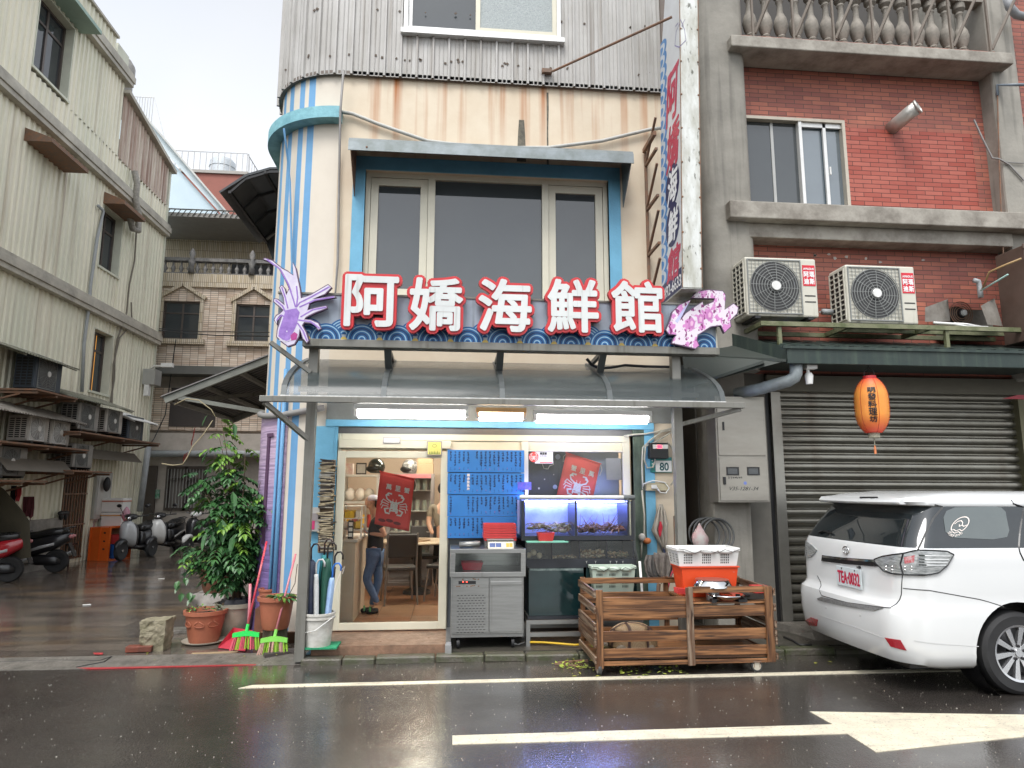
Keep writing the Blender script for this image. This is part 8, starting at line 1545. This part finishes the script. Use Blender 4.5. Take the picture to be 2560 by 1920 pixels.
# tail lamps
TL=[(632,552),(690,530),(820,510),(930,488),(1030,490),(1120,495),(1165,515),(1120,590),(1060,640),(980,655),(870,655),(760,648),(700,630),(650,580)]
m_tl=mat('smoked clear tail lamp',(.34,.35,.35),.08,c2=(.10,.11,.11),vs=14,va=1,st=(1,1,6),coat=1); m_tlr=mat('tail lamp red core',(.35,.03,.04),.2,c2=(.5,.4,.4),vs=30,va=.8)
t1=P('tail_lamp',patch(TL,.014,thick=.02),m_tl,car,smooth='auto'); mir=[(-s,z) for s,z in [chit(x,y) for x,y in TL]]; P('tail_lamp',patch([(s,z) for s,z in mir],.014,px=False,thick=.02),m_tl,car,smooth='auto')
P('red_core',patch([(835,535),(905,520),(900,570),(840,580)],.017),m_tlr,t1); P('lamp_edge',seam([TL[i] for i in (0,1,2,3,4,5,6,7,8,9,10,11,12,13,0)],.008,off=.016),m_cb,t1); P('lamp_divider',seam([(830,512),(812,580),(830,655)],.010,off=.0165),m_cb,t1)
b=seam([(930,520),(1140,525)],.004,off=.017)
for y in (545,565,585): b.join(seam([(930,y),(1110+(585-y)*.5,y+3)],.004,off=.017))
P('lamp_ribs',b,m_chrome,t1); b=B()
for i in range(5):
    for j in range(2):
        if i!=2: s,z=chit(715+i*42,600+j*22); b.ell(cpt(s,z,.013),(.007,.007,.007),8,5)
P('lamp_reflectors',b,m_chrome,t1)
# garnish bar, emblem, plate
g1=P('garnish_bar',patch([(270,520),(400,535),(632,552),(650,598),(420,580),(265,560)],.012,thick=.015),m_cb,car); P('chrome_strip',seam([(275,530),(400,545),(632,562)],.012,off=.015),m_chrome,g1)
s,z=chit(437,487,hi=.6); c=cpt(s,z,.012); b=B(); R_=.044
def ring3(c,a,h,tz=0): return [c+Vector((-.002,a*math.cos(2*PI*k/24),h*math.sin(2*PI*k/24)+tz)) for k in range(25)]
b.tube(ring3(c,.048,.034),.0042,6,caps=False).tube(ring3(c,.030,.0125,.016),.0035,6,caps=False).tube(ring3(c,.0135,.031,.0),.0035,6,caps=False); P('emblem',b,m_chrome,car,smooth=True)
s,z=chit(465,672,hi=.6); x0=cpt(s,z,.012).x-.008; a=chit(378,600,hi=.6); e=chit(573,750,hi=.6); yc=cpt(s,z).y; 
pl=P('licence_plate',B().box(x0-.006,x0,yc-.19,yc+.19,z-.085,z+.085),mat('pale plate',(.62,.68,.70),.35),car,bev=.003)
pf=lambda u,v,d: Vector((x0-.0065-d,yc-u,v)); b=text(B(),'TEA·0032',-.165,.165,z-.058,z+.045,pf,0,.0035,off=.001); b.ell((x0-.008,yc+.10,z+.068),(.003,.008,.008),8,5,1).ell((x0-.008,yc-.10,z+.068),(.003,.008,.008),8,5,1)
P('plate_lettering',b,[mat('plate red',(.55,.01,.06),.4),m_cb],pl)
P('camera_button',B().ell(cpt(*chit(525,604,hi=.6),.01),(.02,.02,.012),10,6),m_cb,car)
# bumper pad, reflectors, seams
P('bumper_pad',patch([(232,818),(262,808),(440,848),(690,885),(628,905),(400,868),(240,832)],.008,thick=.01),mat('grey tread pad',(.20,.20,.20),.5,c2=(.1,.1,.1),vs=60,va=.9),car)
P('reflector',patch([(698,1088),(805,1105),(848,1178),(740,1150)],.006,thick=.008),mat('red reflector',(.35,.01,.02),.15,c2=(.2,.01,.015),vs=50,coat=1),car); P('reflector',patch([(188,948),(235,965),(228,1010),(200,1000)],.006,thick=.008),mat('red reflector',(.35,.01,.02),.15),car)
m_seam=mat('panel gap',(.05,.05,.05),.6)
b=seam([(820,655),(812,790),(735,885),(440,848),(262,800),(232,660)],.006).join(seam([(822,748),(1000,762),(1350,825),(1520,878)],.005)).join(seam([(1040,172),(1035,260),(950,430),(925,488)],.010)); P('panel_gaps',b,m_seam,car)
P('door_gap',seam([(1566,140),(1620,450),(1655,560)],.012),m_cb,car)
P('bumper_crease',seam([(900,1110),(1100,1135),(1345,1150)],.004).join(seam([(240,930),(480,1010),(690,1090)],.004)),mat('pale crease',(.5,.5,.5),.5),car)
P('spoiler_vent',patch([(525,122),(650,122),(668,136),(530,138)],.010),m_cb,car)
P('spoiler',B().loft([[Vector((OX+.20+.05*(abs(y)/.6)**2,OY+y,1.495)),Vector((OX+.215+.05*(abs(y)/.6)**2,OY+y,1.475)),Vector((OX+.45,OY+y,1.47)),Vector((OX+.60,OY+y,1.56)),Vector((OX+.28,OY+y,1.53))] for y in [-.62+i*.124 for i in range(11)]]),m_cp,car,smooth='auto',bev=.005)
b=B().tube([cpt(-.5,1.17,.012),cpt(-.42,1.19,.016),cpt(-.25,1.175,.016)],.010,6); P('rear_wiper',b,m_cb,car)
P('side_pane',patch([(1100,260),(1120,215),(1180,190),(1440,182),(1500,190),(1530,220),(1556,350),(1540,395),(1440,412),(1180,400),(1115,360)],.003,step=.05),mat('grey side pane',(.07,.085,.085),.05,c2=(.10,.12,.11),vs=2.5,ior=1.7,spec=.7),car)
s,z=chit(1208,322); base=(s,z); sf=lambda u,v,d: cpt(base[0]+u,base[1]+v,.0042+d)
b=B(); r=.068
stroke(b,[(r*math.cos(a*PI/12),r*.92*math.sin(a*PI/12)+.012) for a in range(-3,16)],.007,sf,.001); stroke(b,[(-.052,.02),(-.035,.04),(-.01,.045),(.012,.03),(.02,.01),(.0,.0),(-.008,.014)],.006,sf,.0015); stroke(b,[(.02,.01),(.04,.0),(.06,.01)],.006,sf,.001)
for k,dz in enumerate((-.01,-.027)): stroke(b,[(-.045+.013*i,dz-.02+.006*math.sin(i*1.6)) for i in range(8)],.005,sf,.001)
for i,ch in enumerate('SURFING'):
    a=PI*1.24+i*.255; cx_,cz_=.079*math.cos(a),.079*math.sin(a)+.006; ang=a+PI/2; V_,F_=glyph(ch); wd=.006 if ch=='I' else .016
    b.add([sf(cx_+((p[0]-.5)*wd)*math.cos(ang)-((p[1]-.5)*.019)*math.sin(ang),cz_+((p[0]-.5)*wd)*math.sin(ang)+((p[1]-.5)*.019)*math.cos(ang),.001+.0002*q) for q in (0,) for p in V_],F_)
P('window_sticker',b,m_wh,car)
b=B()
for (x,y) in ((290,880),(525,935)): b.ell(cpt(*chit(x,y),.0),(.004,.012,.012),10,6)
P('parking_sensor',b,mat('sensor edge',(.5,.5,.5),.4),car)
# wheels and underside
P('underside',B().box(OX+.25,OX+4.2,OY-.60,OY+.60,.16,.40),m_cb,car)
m_tr=mat('black tyre rubber',(.018,.018,.019),.7,c2=(.035,.035,.035),vs=8,bump=.1); m_al=mat('silver alloy rim',(.55,.55,.56),.22,metal=.85)
def wheel(x,side):
    yo=OY-side*.845; sg=-side; w=P('wheel',B().lathe([(.215,yo),(.24,yo+sg*.0),(.285,yo-sg*-.0+sg*.004),(.312,yo-sg*.02),(.318,yo-sg*.05),(.318,yo-sg*.16),(.30,yo-sg*.2),(.21,yo-sg*.2)],(x,0,.318),44,axis='y',caps=False),m_tr,car,smooth='auto')
    P('rim',B().lathe([(.218,yo+sg*.002),(.20,yo-sg*.006),(.195,yo-sg*.03),(.19,yo-sg*.11),(.02,yo-sg*.12)],(x,0,.318),40,axis='y',caps=False),mat('dark inner rim',(.12,.12,.125),.4,metal=.6),w,smooth='auto')
    b=B()
    for k in range(10):
        a=k*2*PI/10+.12; d=lambda r,t:Vector((x+r*math.cos(a+t),0,.318+r*math.sin(a+t)))
        q=[d(.045,-.30),d(.045,.30),d(.205,.115),d(.205,-.115)]
        for p in q[:2]: p.y=yo-sg*.022
        for p in q[2:]: p.y=yo-sg*.004
        b.add(q+[v+Vector((0,-sg*.03,0)) for v in q],[(0,1,2,3),(0,4,5,1),(1,5,6,2),(2,6,7,3),(3,7,4,0)])
    b.lathe([(.218,yo+sg*.003),(.200,yo-sg*.004)],(x,0,.318),40,axis='y',caps=False); P('spokes',b,m_al,w,bev=.002); P('hub_cap',B().lathe([(.03,yo-sg*.012),(.034,yo-sg*.02),(.06,yo-sg*.024)],(x,0,.318),20,axis='y'),m_al,w,smooth='auto')
    b=B()
    for k in range(5): a=k*2*PI/5+.3; b.lathe([(.012,yo-sg*.010),(.012,yo-sg*.03)],(x+.052*math.cos(a),0,.318+.052*math.sin(a)),8,axis='y')
    P('wheel_nut',b,m_cb,w)
for x in (WX_,WX_+2.72):
    for sd in (1,-1): wheel(x,sd)
for x in (WX_,WX_+2.72):
    for sd in (1,-1): P('arch_liner',B().lathe([(.383,OY-sd*.60),(.383,OY-sd*.845)],(x,0,.33),40,axis='y',caps=False),m_cb,car,smooth=True)
# ================================================================ scooters in the alley
m_bkp=mat('black scooter plastic',(.016,.016,.018),.3,coat=.3); m_sv=mat('silver grey scooter plastic',(.42,.43,.44),.25,coat=.5); m_redc=mat('red scooter plastic',(.42,.015,.025),.22,coat=.6); m_vinyl=mat('wet black seat vinyl',(.02,.02,.02),.25); m_whs=mat('white scooter plastic',(.62,.62,.60),.25,coat=.5)
def scooter(lab,loc,rz,m1,m2):
    """local: nose towards +x"""
    t=T('scooter',lab,'scooter',loc,rz,'scooters parked in the alley'); A=dict(parent=t,local=True)
    for x,r in ((.62,.215),(-.60,.215)):
        w=P('wheel',B().lathe([(.13,-.03),(.16,-.045),(.20,-.045),(r,-.02),(r,.02),(.20,.045),(.16,.045),(.13,.03)],(x,0,r),26,axis='y'),m_tr,smooth='auto',**A)
        b=B()
        for k in range(5): a=k*2*PI/5; b.beam((x,0,r),(x+.14*math.cos(a),0,r+.14*math.sin(a)),.02,.03)
        P('rim',b.lathe([(.14,-.03),(.14,.03)],(x,0,r),22,axis='y',caps=False).lathe([(.03,-.05),(.03,.05)],(x,0,r),12,axis='y'),m_al,w,True)
    def L_(sec,smooth=True):
        n=14; return B().loft([[Vector((x,wy*abs(math.cos(u))**.7*(1 if math.cos(u)>0 else -1),z0+(z1-z0)*(.5+.5*abs(math.sin(u))**.7*(1 if math.sin(u)>0 else -1)))) for u in [2*PI*k/n for k in range(n)]] for x,wy,z0,z1 in sec])
    P('front_fender',L_([(.42,.03,.36,.42),(.50,.07,.36,.46),(.64,.075,.38,.47),(.78,.06,.28,.42),(.84,.02,.26,.34)]),m1,smooth=True,**A)
    P('front_shield',L_([(.33,.17,.26,.60),(.38,.20,.30,.78),(.45,.18,.34,.86),(.54,.12,.42,.80),(.60,.03,.50,.66)]),m2,smooth=True,**A)
    P('leg_shield',L_([(.26,.17,.24,.78),(.30,.19,.24,.80),(.335,.18,.26,.80)]),m_bkp,smooth=True,**A)
    P('handlebar_cover',L_([(.20,.04,.90,.96),(.27,.12,.88,1.00),(.36,.14,.87,1.01),(.44,.09,.86,.98),(.49,.03,.88,.94)]),m1,smooth=True,**A)
    P('steering_stem',B().tube([(.33,0,.9),(.40,0,.7),(.60,0,.24)],.03,8),m_bkp,smooth=True,**A)
    P('headlight',L_([(.42,.08,.87,.95),(.48,.06,.88,.94),(.50,.02,.89,.93)]),m_chrome,smooth=True,**A)
    P('handlebar',B().tube([(.20,-.33,.97),(.28,-.16,.95),(.30,0,.94),(.28,.16,.95),(.20,.33,.97)],.015,8),m_bkp,smooth=True,**A)
    for s in (-1,1): P('mirror',B().tube([(.26,s*.20,.96),(.30,s*.27,1.10),(.30,s*.30,1.15)],.007,6).ell((.30,s*.32,1.18),(.015,.06,.038),12,8),m_bkp,smooth=True,**A)
    P('floorboard',L_([(-.18,.15,.22,.30),(-.05,.17,.22,.30),(.18,.17,.22,.30),(.30,.15,.23,.32)]),m_bkp,smooth=True,**A)
    P('seat',L_([(-.78,.05,.74,.80),(-.70,.12,.70,.84),(-.45,.15,.66,.83),(-.25,.145,.62,.77),(-.05,.13,.60,.75),(.0,.06,.61,.70)]),m_vinyl,smooth=True,**A)
    P('rear_cowl',L_([(-.86,.04,.66,.72),(-.78,.12,.56,.74),(-.55,.17,.42,.72),(-.30,.165,.34,.66),(-.10,.15,.28,.62),(-.02,.10,.28,.60)]),m1,smooth=True,**A)
    P('side_panel',L_([(-.60,.178,.50,.58),(-.35,.174,.42,.54),(-.15,.158,.36,.46)]),m2,smooth=True,**A)
    P('engine',L_([(-.70,.05,.16,.26),(-.60,.10,.14,.32),(-.30,.13,.14,.34),(-.10,.10,.18,.32)]),m_bkp,smooth=True,**A)
    P('exhaust',B().tube([(-.1,-.12,.2),(-.35,-.14,.2),(-.45,-.16,.26),(-.85,-.17,.36)],[.02,.02,.05,.045],10),m_ssd,smooth=True,**A)
    P('rear_fender',B().beam((-.80,0,.55),(-.92,0,.30),.14,.015),m_bkp,**A); P('tail_light',L_([(-.90,.02,.66,.70),(-.85,.08,.63,.71),(-.80,.09,.62,.72)]),m_tlr,smooth=True,**A)
    P('grab_rail',B().tube([(-.60,-.12,.80),(-.82,-.10,.84),(-.88,0,.85),(-.82,.10,.84),(-.60,.12,.80)],.012,6),m_bkp,smooth=True,**A)
    P('side_stand',B().tube([(-.05,.10,.22),(-.10,.22,.0)],.012,6),m_bkp,smooth=True,**A); return t
gg=lambda x,y:WG('C3',x,y,.012)
p=gg(60,775); scooter('red scooter cut by the left picture edge, tail toward the alley',(p.x-.75,p.y+.15,.012),PI+.15,m_redc,m_sv)
p=gg(335,705); scooter('black and silver scooter beside the red one, near the dark olive tarp',(p.x-.60,p.y+.15,.012),PI+.1,m_bkp,m_sv)
p=gg(830,615); scooter('black scooter with silver flank, nose out beside the orange crate',(p.x+.05,p.y+.66,.012),-PI/2-.12,m_bkp,m_sv)
p=gg(1010,590); scooter('black scooter with white flank, second back from the orange crate',(p.x+.10,p.y+.75,.012),-PI/2-.10,m_bkp,m_whs)
p=gg(1130,560); scooter('white scooter with black flank, third back from the orange crate',(p.x+.75,p.y+.4,.012),-PI/2-.2,m_whs,m_bkp)
p=gg(1400,455); scooter('black and silver scooter side on at the far end of the alley',(p.x-.35,p.y-2.2,.012),.15,m_sv,m_bkp)
# clutter by the corrugated wall
m_oc=mat('orange crate plastic',(.75,.14,.02),.4,c2=(.60,.09,.015),vs=4); c=gg(700,612); t=T('orange_crate','bright orange plastic crate standing on its side against the alley wall','crate',(c.x+.02,c.y+.28,.012),-.25)
w3=lambda x,y,Y: WY('C3',x,y,Y); Yc=c.y
hx,hy,hz,th_=.26,.33,.72,.02
P('shell',B().box(-hx,-hx+th_,-hy,hy,0,hz).box(-hx+th_,hx,-hy,-hy+th_,0,hz).box(-hx+th_,hx,hy-th_,hy,0,hz).box(-hx+th_,hx,-hy+th_,hy-th_,0,th_).box(-hx+th_,hx,-hy+th_,hy-th_,hz-th_,hz),m_oc,t,True)
P('rim',B().box(hx-.03,hx+.005,-hy-.025,-hy-.001,-.0,hz+.02).box(hx-.03,hx+.005,hy+.001,hy+.025,0,hz+.02).box(hx-.03,hx+.005,-hy,hy,hz+.001,hz+.022),m_oc,t,True); P('rib',B().box(-hx+.03,-hx+.05,-hy-.02,-hy-.001,0,hz).box(0,.02,-hy-.02,-hy-.001,0,hz),m_oc,t,True)
b=B()
for z in (.25,.42,.60): b.ell((.12,-hy-.002,z),(.03,.004,.02),8,5)
P('grip_holes',b,m_blk,t,True)
Yb=c.y+.45
def foam(x0,x1,y0,y1,lab,band):
    a=w3(x0,y1,Yb); e=w3(x1,y0,Yb); t=T('foam_box',lab,'box',((a.x+e.x)/2,Yb,a.z),0,'white foam boxes by the alley wall'); P('box',B().box(a.x,e.x,Yb,Yb+.40,a.z,e.z-.07),m_white,t,bev=.01); P('lid',B().box(a.x-.01,e.x+.01,Yb-.01,Yb+.41,e.z-.069,e.z),m_white,t,bev=.01); P('tape_band',B().box(a.x-.012,e.x+.012,Yb-.014,Yb+.412,e.z-.075,e.z-.055),mat('tape '+band,band,.5),t); return a,e
foam(692,842,280,375,'lower white foam box with yellow tape against the alley wall','#c8902a'); foam(696,853,182,277,'upper white foam box with orange tape against the alley wall','#b8562a')
a=w3(705,460,Yb+.02); S('box_stack_base',B().box(a.x,w3(840,460,Yb).x,Yb+.02,Yb+.38,.012,w3(700,376,Yb).z),m_cardb,'brown carton under the two white foam boxes','box'); S('blue_bucket',B().lathe([(.10,.012),(.13,.34),(.135,.34)],(w3(815,500,Yb).x,Yb-.12,0),18),mat('blue bucket',(.02,.12,.42),.4),'blue bucket between orange crate and first scooter','bucket',smooth='auto'); S('red_bucket',B().lathe([(.14,.35),(.19,.56),(.195,.56)],(w3(795,460,Yb).x,Yb-.1,0),20),mred,'red basin behind the orange crate','basin',smooth='auto')
def bag(x,y,r,rz_,m,lab,cat='bag'):
    c=w3(x,y,Yb-.1); b=B(); rg=[]
    for k in range(9):
        q=k/8; rr=r*math.sin(PI*(.15+.8*q)); rg.append([c+Vector((rr*(1+.12*math.sin(5*u+k))*math.cos(u),rr*.7*math.sin(u),-rz_+2*rz_*q)) for u in [2*PI*j/14 for j in range(14)]])
    S(cat.replace(' ','_'),b.loft(rg),m,lab,cat,smooth=True)
bag(590,350,.20,.22,mat('pink white bag',(.55,.35,.40),.35,c2=(.45,.06,.15),vs=9,va=.9,st=(1,1,.4)),'pink and white plastic bag hanging left of the foam boxes'); bag(590,258,.15,.14,mat('pale yellow helmet',(.62,.57,.36),.3),'pale yellow helmet on top of the pink bag','helmet'); bag(650,300,.10,.16,mat('grey white bag',(.5,.47,.45),.4,c2=(.35,.2,.2),vs=12,va=.9),'grey white plastic bag right of the pink bag'); bag(872,290,.09,.16,mat('pink white bag',(.55,.35,.40),.35),'small pink bag hanging between the foam boxes and the scooter')
S('leaning_board',B().box(w3(555,620,Yb).x,w3(600,620,Yb).x,Yb-.05,Yb+.03,.012,1.05),mat('grey board',(.35,.33,.30),.6),'grey board leaning on the wall behind the orange crate','board')
S('low_stool',B().box(w3(440,560,Yb-1).x,w3(515,560,Yb-1).x,Yb-1.2,Yb-.9,.40,.43).box(w3(445,560,Yb-1).x,w3(452,560,Yb-1).x,Yb-1.19,Yb-1.15,.012,.40).box(w3(505,560,Yb-1).x,w3(512,560,Yb-1).x,Yb-1.19,Yb-1.15,.012,.40).box(w3(445,560,Yb-1).x,w3(512,560,Yb-1).x,Yb-1.18,Yb-1.16,.2,.23),m_bkp,'small black stool behind the black and silver scooter','stool')
t=T('tarp','dark olive tarp draped over the parking spot behind the red scooter','tarp',(-7.8,5.3,0)); o=P('sheet',B().loft([[WX('C3',x,y,XX) for x,y,XX in row] for row in ([(-60,120,-7.9),(0,100,-7.6),(30,120,-7.5),(60,160,-7.4)],[(-60,260,-7.9),(40,250,-7.5),(110,240,-7.3),(150,260,-7.2)],[(-60,420,-7.9),(60,430,-7.5),(150,380,-7.2),(205,340,-7.1)],[(-60,560,-7.9),(60,600,-7.5),(160,600,-7.2),(215,590,-7.0)])],closed=False),mat('dark olive tarp',(.055,.05,.035),.6,c2=(.10,.085,.06),vs=3,bump=.3),t,smooth=True)
for (x0,x1,y0,y1,cc,lab) in ((65,120,95,200,(.015,.015,.02),'black garment hanging from the rack at the left edge'),(122,152,100,190,(.60,.06,.07),'red towel hanging beside the black garment'),(168,245,170,320,(.10,.02,.025),'dark maroon cloth hanging right of the red towel')):
    b=drape('C3',None,[(y0,x0,x1),(y0+(y1-y0)*.5,x0-3,x1+3),(y1,x0+2,x1-8)],5.9,2,.08); o=S('hanging_cloth',b,mat('cloth %d'%x0,cc,.8),lab,'cloth','clothes hanging under the alley racks'); o.modifiers.new('t','SOLIDIFY').thickness=.01
S('black_shoe',B().ell(WX('C3',425,285,-7.85),(.05,.12,.05),10,8).ell(WX('C3',455,283,-7.85),(.05,.12,.05),10,8).ell(WX('C3',425,300,-7.85),(.04,.06,.10),10,8).ell(WX('C3',455,298,-7.85),(.04,.06,.10),10,8),m_blk,'pair of black shoes standing on the low alley wall','shoes',smooth=True)
S('hanging_helmet',B().ell(WX('C3',740,85,-7.8),(.07,.10,.17),12,8),m_blk,'black helmet hanging beside the notice panel on the alley wall','helmet',smooth=True)
S('green_meter_sign',B().box(*[f(WY('C3',1052,180,YF+.1).x,WY('C3',1098,180,YF+.1).x) for f in (min,max)],YF+.09,YF+.145,WY('C3',1050,185,YF).z,WY('C3',1050,122,YF).z),mat('green white sign',(.03,.25,.12),.5,c2=(.5,.5,.5),vs=14,va=.8),'small green and white notice on the plaster beside the far door','notice')
S('wall_lamp_arm',B().tube([WY('C2',960,745,10.8),WY('C2',1000,715,10.6),WY('C2',1065,712,10.3)],.03,8).rbox(WY('C2',1085,708,10.3),(.28,.12,.10)),m_white,'white wall lamp on a curved arm at the corrugated building corner','lamp',smooth=False)
t=T('utility_box','small grey utility box on the corrugated building corner','utility box',(WX('C2',965,790,XL+.1).x,11.1,4)); a=WX('C2',965,790,XL+.12); P('box',B().box(a.x-.05,a.x+.25,a.y-.25,a.y+.15,a.z-.2,a.z+.2),m_alug,t); P('gauge',B().box(a.x,a.x+.12,a.y-.25,a.y-.12,a.z-.5,a.z-.21),m_white,t)
S('overhead_cable',B().tube([WY('C2',1015,480,11.5),WY('C2',1200,500,11),WY('C2',1400,515,10),WY('C2',1760,520,6)],.015,5).tube([WY('C2',1030,470,11.5),WY('C2',1300,490,11),WY('C2',1760,495,6)],.012,5),m_blk,'two thin cables crossing the alley before the gabled windows','cable')
S('plank_gutter_cable',B().tube([WY('C2',1140,540,11.9),WY('C2',1125,640,11.9),WY('C2',1110,760,11.9),WY('C2',1070,1030,11.9),WY('C2',1000,1180,11.5),WY('C2',960,1240,11)],.014,5),m_blk,'thin black cable hanging down the tiled house front','cable')
S('alley_backdrop_sign',B().box(-3.6,-2.6,8.0,8.05,1.9,2.9).box(-3.55,-2.65,7.99,7.9995,2.4,2.8,1).box(-3.55,-2.65,7.99,7.9995,1.95,2.35,2),[m_alug,mat('pale blue print',(.35,.5,.6),.5,c2=(.6,.2,.3),vs=6,va=.9),mat('red print',(.45,.04,.08),.5,c2=(.5,.25,.1),vs=8,va=.8)],'red and pale blue hanging sheet in the shade under the alley awning','sheet')
